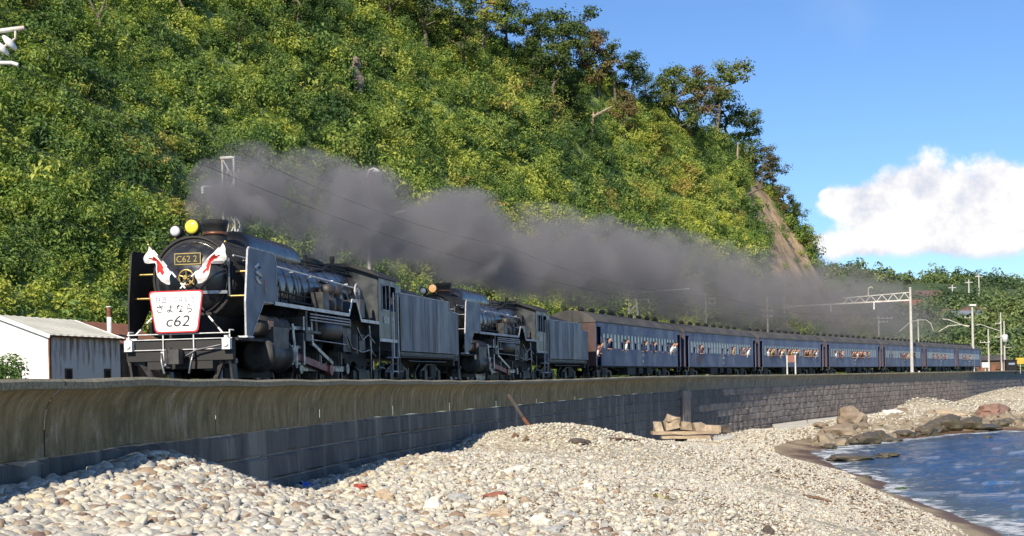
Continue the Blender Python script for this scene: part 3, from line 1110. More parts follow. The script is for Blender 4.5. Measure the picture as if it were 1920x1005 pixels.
for i in solo:
    o = link('cobble', big[random.randrange(8)], m_stone)
    q = float(r_[i]) * random.choice([0.8, 0.9, 1.0, 1.05, 1.2])
    o.location = (sx[i], dl[i], sz[i] + q * 0.3)
    o.scale = (q * random.uniform(.9, 1.45), q * random.uniform(.8, 1.1), q * random.uniform(.8, 1.15))
    o.rotation_euler = (random.gauss(0, .3), random.gauss(0, .3), random.uniform(0, 6.28))
    tag(o, 'pale rounded cobble among the loose stones of the beach', 'stone', 'loose cobbles of the beach')

# ------------------------------------------------------------------ rolling stock materials
m_black = mat('locomotive_black', (0.014, 0.015, 0.018), (0.030, 0.030, 0.034), rough=0.26, scale=2.2, spec=0.6, c3=(0.05, 0.047, 0.042))
m_soot = mat('sooty_black', (0.012, 0.012, 0.012), (0.028, 0.026, 0.024), rough=0.7, scale=3)
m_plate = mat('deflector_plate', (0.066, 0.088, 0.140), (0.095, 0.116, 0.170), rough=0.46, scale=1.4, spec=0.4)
m_cab = mat('cab_black', (0.026, 0.030, 0.034), (0.050, 0.055, 0.060), rough=0.34, scale=1.5, spec=0.6)
m_white = mat('white_paint', (0.74, 0.74, 0.72), (0.55, 0.54, 0.52), rough=0.5, scale=6)
m_greyline = mat('pale_edge_paint', (0.42, 0.42, 0.44), (0.30, 0.30, 0.32), rough=0.5, scale=6)
m_steel = mat('worn_steel', (0.30, 0.30, 0.31), (0.14, 0.13, 0.13), rough=0.38, metal=0.85, scale=5)
m_redrod = mat('red_rod_paint', (0.36, 0.085, 0.070), (0.22, 0.075, 0.065), rough=0.5, scale=5)
m_brass = mat('brass', (0.62, 0.45, 0.16), (0.45, 0.31, 0.11), rough=0.35, metal=0.9, scale=8)
m_copper = mat('copper_pipe', (0.32, 0.13, 0.07), (0.18, 0.09, 0.06), rough=0.45, metal=0.6, scale=6)
m_dirt = mat('dusty_running_gear', (0.020, 0.020, 0.022), (0.058, 0.053, 0.048), rough=0.5, scale=4)
m_red = mat('red_cloth', (0.55, 0.02, 0.015), (0.45, 0.015, 0.012), rough=0.8, scale=5)
m_flag = mat('white_cloth', (0.80, 0.79, 0.77), (0.70, 0.69, 0.68), rough=0.85, scale=4)
m_ink = mat('black_paint', (0.02, 0.018, 0.018), rough=0.5)
m_inkblue = mat('violet_lettering', (0.30, 0.28, 0.46), rough=0.5)
m_wood = mat('brown_wood', (0.16, 0.085, 0.045), (0.09, 0.05, 0.03), rough=0.7, scale=5)
m_dark = mat('dark_interior', (0.012, 0.012, 0.014), rough=0.9)
m_skin = mat('skin', (0.50, 0.28, 0.19), (0.44, 0.24, 0.16), rough=0.55, scale=9)
m_hair = mat('black_hair', (0.012, 0.010, 0.010), rough=0.5)


def lamp_mat(name, col, k, base=(0.8, 0.8, 0.8)):
    m = mat(name, base, rough=0.12)
    b = m.node_tree.nodes['Principled BSDF']
    b.inputs['Emission Color'].default_value = (*col, 1)
    b.inputs['Emission Strength'].default_value = k
    return m


m_lens_y = lamp_mat('lit_yellow_lens', (1.0, 0.74, 0.05), 0.25, (0.72, 0.58, 0.06))
m_lens_w = lamp_mat('silver_lens', (1, 1, 1), 0.0, (0.62, 0.62, 0.66))
m_lens_o = lamp_mat('lit_amber_lens', (1.0, 0.52, 0.16), 0.5, (0.6, 0.4, 0.25))

# streaked tender side
m_tender = bpy.data.materials.new('streaked_tender')
m_tender.use_nodes = True
t = m_tender.node_tree
b = t.nodes['Principled BSDF']
oc = nd(t, 'ShaderNodeTexCoord').outputs['Object']
mp = nd(t, 'ShaderNodeMapping')
mp.inputs[3].default_value = (1.0, 1.0, 0.10)
t.links.new(oc, mp.inputs[0])
n1_ = nd(t, 'ShaderNodeTexNoise', inp={'Scale': 2.3, 'Detail': 7, 'Roughness': 0.62})
t.links.new(mp.outputs[0], n1_.inputs['Vector'])
n2_ = nd(t, 'ShaderNodeTexNoise', inp={'Scale': 1.5, 'Detail': 5})
t.links.new(oc, n2_.inputs['Vector'])
sepz = nd(t, 'ShaderNodeSeparateXYZ')
t.links.new(oc, sepz.inputs[0])
c_ = mixc(t, smooth(t, n2_.outputs[0], 0.35, 0.65), (0.098, 0.112, 0.158), (0.130, 0.142, 0.182))
low_ = smooth(t, sepz.outputs[2], 2.9, 2.2)
c_ = mixc(t, mth(t, 'MULTIPLY', smooth(t, n1_.outputs[0], 0.52, 0.64), low_), c_, (0.085, 0.082, 0.045))
c_ = mixc(t, mth(t, 'MULTIPLY', smooth(t, n1_.outputs[0], 0.40, 0.33), low_), c_, (0.20, 0.20, 0.20))
t.links.new(c_, b.inputs['Base Color'])
t.links.new(smooth(t, n1_.outputs[0], 0.35, 0.65, 0.36, 0.6), b.inputs['Roughness'])
b.inputs['Specular IOR Level'].default_value = 0.4

BC = 2.62         # boiler centre height


def both(fn):
    for s_ in (-1, 1):
        fn(s_)


def spoked_wheel(r, w, n, disc=False):
    """wheel lying across y, centred on the origin"""
    tyre, web = MB(), MB()
    tyre.lathe([(r - 0.07, -w / 2), (r + 0.025, -w / 2), (r + 0.025, -w / 2 + 0.03), (r, -w / 2 + 0.04), (r - 0.008, w / 2), (r - 0.07, w / 2), (r - 0.07, -w / 2)], ax=(0, 1, 0), n=28)
    web.lathe([(0.0, -w * .6), (0.13, -w * .6), (0.13, w * .6), (0.0, w * .6)], ax=(0, 1, 0), n=12)
    if disc:                               # box-pok style disc with holes suggested by raised ribs
        web.lathe([(0.12, -w * .2), (r - 0.06, -w * .3), (r - 0.06, w * .3), (0.12, w * .2)], ax=(0, 1, 0), n=24)
    for i in range(n):
        a = 2 * math.pi * i / n
        web.bar((0.1 * math.cos(a), 0, 0.1 * math.sin(a)), ((r - .05) * math.cos(a), 0, (r - .05) * math.sin(a)), 0.10 if disc else 0.07, 0.12 if disc else 0.05)
    return tyre.mesh('tyre'), web.mesh('wheel')


DW = spoked_wheel(0.875, 0.13, 9, True)
LW = spoked_wheel(0.43, 0.12, 10)


def put_wheel(name, kind, parent, x, y, r):
    o = link(name, kind[1], m_dirt, parent, (x, y, r))
    link('tyre', kind[0], m_steel, o)
    return o


def loft(mb, secs, smooth=True, cap=True):
    """secs: list of rings (same count)"""
    n = len(secs[0])
    vs = [p for s_ in secs for p in s_]
    fs = [(i * n + k, i * n + (k + 1) % n, (i + 1) * n + (k + 1) % n, (i + 1) * n + k) for i in range(len(secs) - 1) for k in range(n)]
    mb.add(vs, fs, smooth)
    if cap:
        mb.add(secs[0], [tuple(range(n))[::-1]])
        mb.add(secs[-1], [tuple(range(n))])
    return mb


def make_locomotive(label, front=True):
    L = thing('steam_locomotive', label, 'locomotive', group='steam locomotives hauling the train')
    # boiler barrel, firebox and bands
    MB().lathe([(0.90, 3.0), (0.90, 6.2), (0.955, 9.0), (0.955, 11.25)], (0, 0, BC), (1, 0, 0), 36).build('boiler', m_black, L)
    boiler = L.children[-1]
    for x, r in ((3.6, .906), (4.5, .906), (5.4, .906), (6.3, .908), (7.2, .925), (8.1, .943), (9.1, .961), (10.2, .961)):
        MB().lathe([(r - .02, x - .025), (r, x - .02), (r, x + .02), (r - .02, x + .025)], (0, 0, BC), (1, 0, 0), 36).build('boiler_band', m_black, boiler)
    fb = MB()
    for s_ in (-1, 1):
        fb.b2((8.6, s_ * .62, 1.25), (11.25, s_ * .95, BC))
    fb.build('firebox', m_soot, L)
    sb = MB().lathe([(0.94, 0.85), (0.985, 0.87), (0.985, 3.05)], (0, 0, BC), (1, 0, 0), 40).build('smokebox', m_soot, L)
    rim = MB().torus((0.84, 0, BC), (1, 0, 0), 0.93, 0.035, 40, 6)
    for i in range(24):
        a = 2 * math.pi * i / 24
        rim.ball((0.83, .95 * math.cos(a), BC + .95 * math.sin(a)), .022, 6, 4)
    rim.build('front_ring', m_soot, sb)
    door = MB().lathe([(0.0, 0.52), (0.22, 0.53), (0.46, 0.575), (0.66, 0.65), (0.79, 0.76), (0.82, 0.86)], (0, 0, BC), (1, 0, 0), 40).build('smokebox_door', m_black, L)
    MB().torus((0.80, 0, BC), (1, 0, 0), 0.815, 0.028, 40, 6).build('door_rim', m_black, door)
    hg = MB()
    for z in (-.33, .33):
        hg.bar((0.66, -.86, BC + z), (0.58, -.3, BC + z), .03, .07)
    hg.cyl((0.74, -.88, BC - .42), (0.74, -.88, BC + .42), .03)
    hg.build('hinge', m_steel, door)
    hw = MB().torus((0.44, 0, BC), (1, 0, 0), 0.17, 0.022, 20, 6)
    for i in range(5):
        a = 2 * math.pi * i / 5 + .3
        hw.cyl((0.44, 0, BC), (0.44, .17 * math.cos(a), BC + .17 * math.sin(a)), .014, n=6)
    hw.cyl((0.52, 0, BC), (0.36, 0, BC), .05, n=10)
    hw.bar((0.40, -.02, BC), (0.40, -.20, BC - .16), .03)
    hw.build('handwheel', m_brass, door)
    # number plate on the door
    pl = MB().box((0.55, 0.0, BC + .42), (.02, .62, .25)).build('number_plate', m_soot, door)
    fr = MB()
    for z in (-.12, .12):
        fr.box((0.536, 0, BC + .42 + z), (.012, .62, .022))
    for y in (-.3, .3):
        fr.box((0.5365, y, BC + .42), (.012, .022, .215))
    fr.build('plate_frame', m_brass, pl)
    TXT.append(('C62 2' if front else 'C62 3', 'plate_number', m_brass, .20, L, (0.534, 0.02, BC + .35), (R(90), 0, R(-90)), 0.008))
    # chimney, lamps
    MB().lathe([(0.30, 3.50), (0.27, 3.62), (0.265, 3.92), (0.30, 3.95), (0.31, 4.07), (0.25, 4.07), (0.24, 3.9), (0.0, 3.86)], (2.15, 0, 0), (0, 0, 1), 24).build('chimney', m_soot, L)
    MB().lathe([(0.285, 3.72), (0.29, 3.72), (0.29, 3.79), (0.285, 3.79)], (2.15, 0, 0), (0, 0, 1), 24).build('chimney_band', m_copper, L)

    def headlight(y, z, r, x, lens, nm):
        h = MB().lathe([(0.06, x + .42), (r * .8, x + .32), (r + .02, x + .12), (r + .03, x), (r, x - .01)], (0, y, z), (1, 0, 0), 24).cyl((x + .2, y, z - r), (x + .2, y, z - r - .22), .06).box((x + .2, y, z - r - .2), (.34, .3, .05)).build(nm, m_soot, L)
        MB().lathe([(0.0, x - .055), (r * .6, x - .04), (r, x - .012), (r, x)], (0, y, z), (1, 0, 0), 24).build('lens', lens, h)
    headlight(0.0, 3.78, 0.152, 0.80, m_lens_y if front else m_lens_o, 'headlight')
    headlight(0.42 if front else 0.40, 3.70, 0.115, 0.86, m_lens_w, 'auxiliary_headlight')
    # long dome casing with rounded top
    secs = []
    for x, k in ((2.95, .55), (3.02, .82), (3.2, .97), (3.6, 1.0), (6.5, 1.0), (6.85, .96), (7.0, .80), (7.05, .55)):
        ring = []
        for i in range(15):
            a = math.pi * i / 14
            ring.append((x, -.48 * math.cos(a) * (0.85 + .15 * k), 3.28 + (.68 * (abs(math.sin(a)) ** .62)) * k))
        secs.append(ring)
    loft(MB(), secs).build('dome_casing', m_black, L)
    for x in (3.8, 4.4, 5.0, 5.6, 6.2):
        for s_ in (-1, 1):
            MB().tube([(x, s_ * .43, 3.42), (x + .05, s_ * .62, 3.22), (x + .1, s_ * .84, 2.95), (x + .1, s_ * .93, 2.6), (x + .1, s_ * .95, 2.2)], .022).build('sand_pipe', m_soot, L)
    for y in (-.16, .16):
        MB().lathe([(0.09, 3.5), (0.09, 3.66), (0.05, 3.7), (0.05, 3.8)], (8.2, y, 0), n=10).build('safety_valve', m_soot, L)
    MB().lathe([(0.05, 3.5), (0.05, 3.75), (0.07, 3.78), (0.07, 3.92)], (10.1, -.35, 0), n=10).build('whistle', m_soot, L)
    hoods = MB().lathe([(0.30, -.3), (0.36, -.28), (0.36, .28), (0.30, .3)], (9.2, 0, BC + .82), (1, 0, 0), 16)
    hoods.build('turret', m_soot, L)
    pp = MB()
    for k, (y, z) in enumerate(((-.55, 3.44), (-.36, 3.56), (.45, 3.5))):
        pp.tube([(7.0, y, z - .02), (8.0, y, z + .02), (9.0, y, z + .03), (10.6, y, z), (11.3, y, z)], .026)
    pp.tube([(7.1, -.7, 3.30), (8.2, -.62, 3.38), (9.3, -.5, 3.62), (10.6, -.45, 3.66), (11.3, -.45, 3.62)], .032)
    pp.tube([(7.2, -.86, 3.0), (8.4, -.90, 2.9), (9.2, -.98, 2.75), (9.8, -1.0, 2.2)], .03)
    pp.tube([(9.6, -.85, 3.2), (9.9, -1.0, 2.9), (10.0, -1.03, 2.4), (10.3, -1.03, 2.15)], .03)
    pp.tube([(4.4, -.98, 2.30), (6.2, -.98, 2.28), (8.2, -1.02, 2.36), (9.6, -1.05, 2.3)], .03)
    pp.tube([(4.0, -.93, 2.5), (5.6, -.94, 2.46), (7.4, -.97, 2.52)], .022)
    pp.build('boiler_pipe', m_soot, L)
    # white hand rail along the boiler, running boards, deflectors
    for s_ in (-1, 1):
        hr = MB().tube([(0.95, s_ * .90, 3.12), (3.1, s_ * .92, 3.10), (6.5, s_ * .96, 3.04), (10.0, s_ * 1.0, 2.98)], .022)
        for x in (1.6, 3.4, 5.0, 6.6, 8.2, 9.6):
            hr.cyl((x, s_ * .80, 3.05), (x, s_ * .95, 3.06), .016, n=6)
        hr.build('handrail', m_white if front else m_greyline, L)
        zb = 2.12
        y0, y1 = s_ * .86, s_ * 1.40
        rb = MB().b2((2.2, y0, zb - .04), (8.15, y1, zb)).b2((9.35, y0, zb - .14), (11.2, y1, zb - .10))
        rb.add([(8.15, y0, zb), (8.15, y1, zb), (8.45, y0, zb + .42), (8.45, y1, zb + .42), (8.9, y0, zb + .42), (8.9, y1, zb + .42), (9.35, y0, zb - .10), (9.35, y1, zb - .10)],
               [(0, 1, 3, 2), (2, 3, 5, 4), (4, 5, 7, 6)])
        rbo = rb.build('running_board', m_black, L)
        ye = s_ * 1.404
        eg = MB()
        path = [(2.2, zb - .02), (8.15, zb - .02), (8.45, zb + .40), (8.9, zb + .40), (9.35, zb - .12), (11.2, zb - .12)]
        for p, q in zip(path[:-1], path[1:]):
            eg.bar((p[0], ye, p[1]), (q[0], ye, q[1]), .016, .085)
        eg.build('white_edge', m_white if front else m_greyline, rbo)
        # smoke deflector: upright plate, tapering down to the front deck
        yd = s_ * 1.36
        pol = [(0.42, 1.28), (0.42, 2.05), (0.62, 3.20), (0.70, 3.26), (2.15, 3.26), (2.34, 3.20), (2.42, 3.06), (2.44, 2.10), (1.55, 2.10), (0.72, 1.28)]
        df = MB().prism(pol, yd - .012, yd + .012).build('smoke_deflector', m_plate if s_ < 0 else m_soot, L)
        ed = MB()
        for p, q in zip(pol, pol[1:] + pol[:1]):
            ed.bar((p[0], yd - s_ * .0, p[1]), (q[0], yd, q[1]), .04, .03)
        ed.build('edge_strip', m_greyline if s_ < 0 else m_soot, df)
        MB().b2((.40, s_ * 1.18, 1.262), (.80, s_ * 1.40, 1.30)).build('deck_step', m_white, df)
        br = MB()
        for x, z in ((0.9, 2.75), (2.2, 2.75), (0.75, 2.2)):
            br.cyl((x, s_ * .9, z), (x, yd, z), .03, n=8)
        br.build('stay', m_brass if front else m_steel, df)
        if s_ < 0 and front:          # white swallow mark
            em = MB()
            ye2 = yd - .017
            for pts_ in ([(0.98, 2.84), (1.18, 2.92), (1.36, 2.86), (1.16, 2.74)], [(1.05, 2.74), (1.22, 2.72), (1.40, 2.66), (1.28, 2.58)], [(1.10, 2.92), (1.12, 2.74), (1.06, 2.62), (1.22, 2.52), (1.40, 2.50)]):
                em.tube([(x, ye2, z) for x, z in pts_], [.03, .042, .036, .016][:len(pts_)] if len(pts_) == 4 else [.02, .034, .04, .04, .016], n=5)
            em.build('emblem', m_white, df)
            wnd = MB().b2((1.62, yd - .018, 2.28), (1.72, yd - .013, 2.60)).build('plate_slot', m_copper, df)
    # front deck, buffer beam, rails, coupler
    bb = MB().prism([(-.02, .78), (-.02, 1.24), (0.14, 1.24), (0.14, .78)], -1.22, 1.22)
    bb.prism([(0.0, .60), (0.0, .78), (0.10, .78), (0.10, .60)], -.75, .75)
    bbo = bb.build('buffer_beam', m_soot, L)
    MB().b2((0.14, -1.3, 1.20), (2.3, 1.3, 1.26)).add([(2.2, -1.3, 1.26), (2.2, 1.3, 1.26), (2.9, 1.3, 2.1), (2.9, -1.3, 2.1)], [(0, 1, 2, 3)]).build('front_deck', m_soot, L)
    ml = MB()
    for z in (1.245, 1.02):
        ml.tube([(-.055, -1.22, z), (-.055, 1.22, z)], .011)
    ml.build('white_beam_rail', m_white, bbo)
    fr_ = MB()
    for y in (-1.16, 1.16):
        fr_.tube([(-.03, y, 1.2), (-.03, y, 1.42), (.2, y, 1.42)], .018)
    fr_.tube([(-.06, -1.18, 1.36), (-.06, 1.18, 1.36)], .013)
    for y in (-.35, .35):
        fr_.tube([(-.06, y, 1.36), (-.06, y, .9)], .016)
    fr_.build('front_handrail', m_white, bbo)
    for y in (-1.12, 1.12):
        lamp = MB().b2((-.16, y - .09, 1.0), (-.03, y + .09, 1.24)).cyl((-.12, y, 1.24), (-.12, y, 1.30), .05).build('marker_lamp', m_white, bbo)
        MB().cyl((-.161, y, 1.12), (-.19, y, 1.12), .055, n=12).build('lamp_glass', m_lens_w, lamp)
    cp = MB().box((-.12, 0, .86), (.3, .22, .26)).box((-.36, -.05, .86), (.24, .26, .32)).box((-.42, .10, .86), (.16, .08, .30)).lathe([(.07, -.24), (.07, .2)], (-.34, .1, .86), (0, 0, 1), 8)
    cp.build('coupler', m_dirt, bbo)
    for y in (.36, -.36):
        MB().tube([(-.05, y, .98), (-.14, y, .92), (-.19, y * .93, .74), (-.18, y * .8, .5)], .03).build('air_hose', m_steel, bbo)
    wb = MB().b2((-.13, .20, .66), (-.06, .38, .98)).build('white_hose_box', m_white, bbo)
    lv = MB().tube([(-.14, -1.0, 1.1), (-.16, -.45, 1.0), (-.17, 0.1, .72), (-.17, .3, .66)], .022).build('coupling_lever', m_steel, bbo)
    for s_ in (-1, 1):
        pg = MB()
        pg.bar((.1, s_ * .95, .78), (.3, s_ * .60, .16), .05, .12)
        pg.bar((.12, s_ * 1.15, .78), (.25, s_ * 1.15, .3), .05, .3)
        pg.b2((.1, s_ * .98, .28), (.4, s_ * 1.22, .32))
        pg.b2((.1, s_ * .85, .70), (.2, s_ * 1.25, .80))
        pg.build('rail_guard', m_dirt, L)
    # frames, wheels, cylinders and motion
    fm = MB()
    for s_ in (-1, 1):
        fm.b2((0.15, s_ * .48, .55), (12.8, s_ * .53, 1.25))
        fm.b2((10.2, s_ * .56, .45), (13.3, s_ * .62, .95))
        fm.b2((0.9, s_ * .6, .40), (4.0, s_ * .66, .62))
    for x in (1.0, 3.2, 6.2, 8.3, 12.6):
        fm.b2((x, -.48, .6), (x + .1, .48, 1.2))
    fm.b2((0.6, -.5, 1.15), (3.2, .5, 1.85))
    fm.build('frame', m_soot, L)
    for x in (1.25, 3.45):
        for s_ in (-1, 1):
            put_wheel('leading_wheel', LW, L, x, s_ * .56, .43)
    for x in (11.1, 12.75):
        for s_ in (-1, 1):
            put_wheel('trailing_wheel', LW, L, x, s_ * .56, .43)
    DX = (4.85, 6.85, 8.85)
    for x in DX:
        for s_ in (-1, 1):
            put_wheel('driving_wheel', DW, L, x, s_ * .56, .875)
    tb = MB()
    for s_ in (-1, 1):
        tb.b2((10.55, s_ * .66, .33), (13.2, s_ * .78, .62))
        for x in (11.1, 12.75):
            tb.box((x, s_ * .76, .45), (.34, .16, .40)).tube([(x - .5, s_ * .80, .70), (x - .2, s_ * .80, .60), (x + .2, s_ * .80, .60), (x + .5, s_ * .80, .70)], .05)
    tb.build('trailing_truck', m_dirt, L)
    for s_ in (-1, 1):
        cy = MB().lathe([(.30, 1.75), (.42, 1.80), (.42, 1.92), (.37, 1.94), (.37, 3.02), (.42, 3.04), (.42, 3.16), (.30, 3.2)], (0, s_ * 1.10, .92), (1, 0, 0), 22)
        cy.b2((1.95, s_ * .72, .9), (3.0, s_ * 1.44, 1.55))
        cyo = cy.build('cylinder', m_dirt, L)
        MB().lathe([(.16, 1.5), (.24, 1.55), (.24, 3.25), (.16, 3.3)], (0, s_ * 1.16, 1.58), (1, 0, 0), 16).build('valve_chest', m_soot, cyo)
        MB().b2((1.75, s_ * 1.28, 1.48), (2.1, s_ * 1.40, 1.68)).build('cylinder_trim', m_copper if s_ < 0 else m_dirt, cyo)
        gd = MB().b2((3.2, s_ * 1.10, 1.10), (4.55, s_ * 1.24, 1.17)).b2((3.2, s_ * 1.10, .70), (4.55, s_ * 1.24, .76)).b2((4.5, s_ * .7, .7), (4.62, s_ * 1.3, 1.9))
        gd.build('guide_bar', m_steel, L)
        MB().cyl((3.15, s_ * 1.16, .93), (3.9, s_ * 1.16, .93), .045).box((4.0, s_ * 1.16, .93), (.36, .2, .34)).build('crosshead', m_steel, L)
        zc = .875 - .22
        MB().bar((4.0, s_ * 1.20, .93), (6.85, s_ * 1.20, zc - .06), .07, .17).cyl((6.85, s_ * 1.14, zc - .06), (6.85, s_ * 1.28, zc - .06), .16, n=14).build('main_rod', m_redrod if s_ < 0 else m_steel, L)
        sr_ = MB().b2((DX[0], s_ * 1.00, zc - .10), (DX[2], s_ * 1.07, zc + .04))
        for x in DX:
            sr_.cyl((x, s_ * .98, zc - .03), (x, s_ * 1.12, zc - .03), .15, n=14)
        sr_.build('side_rod', m_steel, L)
        vg = MB().bar((6.85, s_ * 1.30, zc + .1), (5.35, s_ * 1.24, 1.25), .05, .09)        # eccentric rod
        vg.bar((5.3, s_ * 1.22, 1.85), (5.38, s_ * 1.22, 1.2), .08, .14)                     # expansion link
        vg.bar((5.3, s_ * 1.22, 1.62), (3.9, s_ * 1.22, 1.60), .05, .08)                     # radius rod
        vg.bar((3.88, s_ * 1.22, 1.70), (4.02, s_ * 1.26, .62), .05, .09)                    # combination lever
        vg.bar((4.02, s_ * 1.27, .62), (4.0, s_ * 1.2, .93), .05, .07)
        vg.bar((3.3, s_ * 1.18, 1.58), (3.9, s_ * 1.2, 1.58), .05)
        vg.build('valve_gear', m_steel, L)
        hb = MB().b2((4.5, s_ * 1.02, 1.50), (5.75, s_ * 1.36, 1.56)).b2((4.7, s_ * 1.1, 1.56), (4.85, s_ * 1.3, 2.06)).b2((5.5, s_ * 1.1, 1.56), (5.65, s_ * 1.3, 2.06)).b2((4.6, s_ * 1.18, 1.3), (5.0, s_ * 1.34, 1.52))
        hb.build('motion_bracket', m_dirt, L)
        # air reservoir and cooling pipes below the running board, pump, feed pump
        MB().lathe([(0, 6.05), (.20, 6.09), (.27, 6.2), (.27, 7.6), (.20, 7.71), (0, 7.75)], (0, s_ * 1.12, 1.66), (1, 0, 0), 18).build('air_tank', m_black if s_ > 0 else m_dirt, L)
        cpz = MB()
        for k in range(3):
            cpz.tube([(4.9, s_ * 1.36, 1.98 - k * .075), (8.3, s_ * 1.37, 1.98 - k * .075), (8.36, s_ * 1.37, 1.94 - k * .075)], .021)
        cpz.build('cooling_pipe', m_greyline if s_ < 0 else m_soot, L)
        pu = MB()
        for x in (7.15, 7.75):
            pu.lathe([(.15, 2.15), (.22, 2.18), (.22, 2.50), (.16, 2.53), (.16, 2.62), (.22, 2.65), (.22, 2.82), (.12, 2.88)], (x, s_ * 1.12, 0), n=14)
        pu.b2((6.9, s_ * .95, 2.2), (8.0, s_ * 1.05, 2.75))
        pu.b2((6.2, s_ * .96, 2.14), (6.75, s_ * 1.28, 2.62))
        pu.build('air_pump', m_dirt, L)
        bx = MB().b2((9.55, s_ * .98, 2.1), (10.0, s_ * 1.32, 2.62)).b2((8.05, s_ * .96, 1.1), (8.8, s_ * 1.25, 1.75)).b2((9.5, s_ * .98, 1.15), (10.1, s_ * 1.28, 1.62)).lathe([(.17, 1.05), (.17, 1.6)], (9.1, s_ * 1.18, 0), n=12)
        bx.build('equipment_box', m_dirt, L)
        up = MB().tube([(8.3, s_ * 1.3, 1.5), (8.6, s_ * 1.33, 1.2), (9.6, s_ * 1.33, 1.1), (10.6, s_ * 1.3, 1.2), (11.3, s_ * 1.25, 1.0)], .025)
        up.tube([(9.2, s_ * 1.3, 1.8), (9.6, s_ * 1.34, 1.45), (10.2, s_ * 1.34, 1.62), (10.9, s_ * 1.34, 1.4)], .025)
        up.tube([(10.5, s_ * 1.3, 1.9), (10.55, s_ * 1.33, 1.2), (10.55, s_ * 1.3, .35)], .03)
        up.tube([(5.2, s_ * 1.25, 1.35), (7.5, s_ * 1.3, 1.3), (8.2, s_ * 1.3, 1.28)], .02)
        up.build('side_pipe', m_steel, L)
        bk = MB()
        for x in DX:
            bk.bar((x + 1.0, s_ * .62, .3), (x + .93, s_ * .62, 1.1), .07, .16)
        bk.tube([(3.6, s_ * .68, .22), (9.6, s_ * .68, .22)], .025)
        bk.build('brake_rigging', m_dirt, L)
        wr = MB().torus((10.15, s_ * 1.06, 2.86), (0, 1, 0), .24, .026, 22, 6)
        for k in range(4):
            a = math.pi * k / 4
            wr.cyl((10.15 - .24 * math.cos(a), s_ * 1.06, 2.86 - .24 * math.sin(a)), (10.15 + .24 * math.cos(a), s_ * 1.06, 2.86 + .24 * math.sin(a)), .012, n=6)
        wr.cyl((10.15, s_ * .94, 2.86), (10.15, s_ * 1.1, 2.86), .07)
        wr.build('valve_wheel', m_greyline if front else m_soot, L)
    # cab
    cab = MB()
    for s_ in (-1, 1):
        y0, y1 = s_ * 1.36, s_ * 1.40
        cab.b2((11.25, y0, 1.55), (13.35, y1, 2.42))
        cab.b2((11.25, y0, 2.42), (11.60, y1, 3.40)).b2((12.45, y0, 2.42), (12.62, y1, 3.40)).b2((13.22, y0, 2.42), (13.35, y1, 3.40)).b2((11.60, y0, 3.18), (13.22, y1, 3.40))
    cab.add([(11.25, -1.4, 1.3), (11.25, 1.4, 1.3), (11.25, 1.4, 3.45), (11.25, .8, 3.72), (11.25, 0, 3.80), (11.25, -.8, 3.72), (11.25, -1.4, 3.45)], [(0, 1, 2, 3, 4, 5, 6)])
    cab.b2((11.25, -1.36, 1.5), (13.4, 1.36, 1.58))
    cabo = cab.build('cab', m_cab, L)
    secs = []
    for x in (11.05, 13.75):
        ring = [(x, y, z) for y, z in ((-1.46, 3.36), (-1.3, 3.52), (-.85, 3.70), (-.4, 3.79), (0, 3.82), (.4, 3.79), (.85, 3.70), (1.3, 3.52), (1.46, 3.36), (1.3, 3.44), (.6, 3.68), (0, 3.74), (-.6, 3.68), (-1.3, 3.44))]
        secs.append(ring)
    loft(MB(), secs, smooth=False).build('cab_roof', m_soot, cabo)
    MB().lathe([(.1, 3.7), (.28, 3.72), (.28, 3.86), (.1, 3.9)], (12.2, 0, 0), n=10).build('roof_vent', m_soot, cabo)
    for s_ in (-1, 1):
        w = MB()
        for x in (11.60, 12.03, 12.45):
            w.b2((x - .015, s_ * 1.402, 2.42), (x + .015, s_ * 1.42, 3.18))
        w.b2((11.60, s_ * 1.402, 2.40), (12.45, s_ * 1.425, 2.43))
        w.build('window_frame', m_greyline, cabo)
        MB().b2((11.25, s_ * 1.41, 1.46), (13.35, s_ * 1.425, 1.55)).build('cab_sill_line', m_white if front else m_greyline, cabo)
        MB().b2((11.7, s_ * 1.405, 2.02), (12.35, s_ * 1.418, 2.22)).build('cab_number_plate', m_steel, cabo)
        gr = MB()
        for x in (12.75, 13.3):
            gr.tube([(x, s_ * 1.45, 1.0), (x, s_ * 1.45, 3.0)], .022)
        gr.build('grab_rail', m_white if front else m_greyline, cabo)
        stp = MB().b2((12.7, s_ * 1.2, .98), (13.4, s_ * 1.42, 1.02)).b2((12.7, s_ * 1.2, .55), (13.4, s_ * 1.42, .59)).bar((12.72, s_ * 1.40, .5), (12.72, s_ * 1.40, 1.5), .04).bar((13.38, s_ * 1.40, .5), (13.38, s_ * 1.40, 1.5), .04)
        stp.tube([(11.3, s_ * 1.38, 1.5), (11.3, s_ * 1.36, .7), (11.9, s_ * 1.36, .66)], .02)
        stp.build('cab_step', m_greyline, cabo)
    MB().b2((11.3, -.95, 1.58), (11.9, .95, 3.3)).build('backhead', m_dark, cabo)
    return L


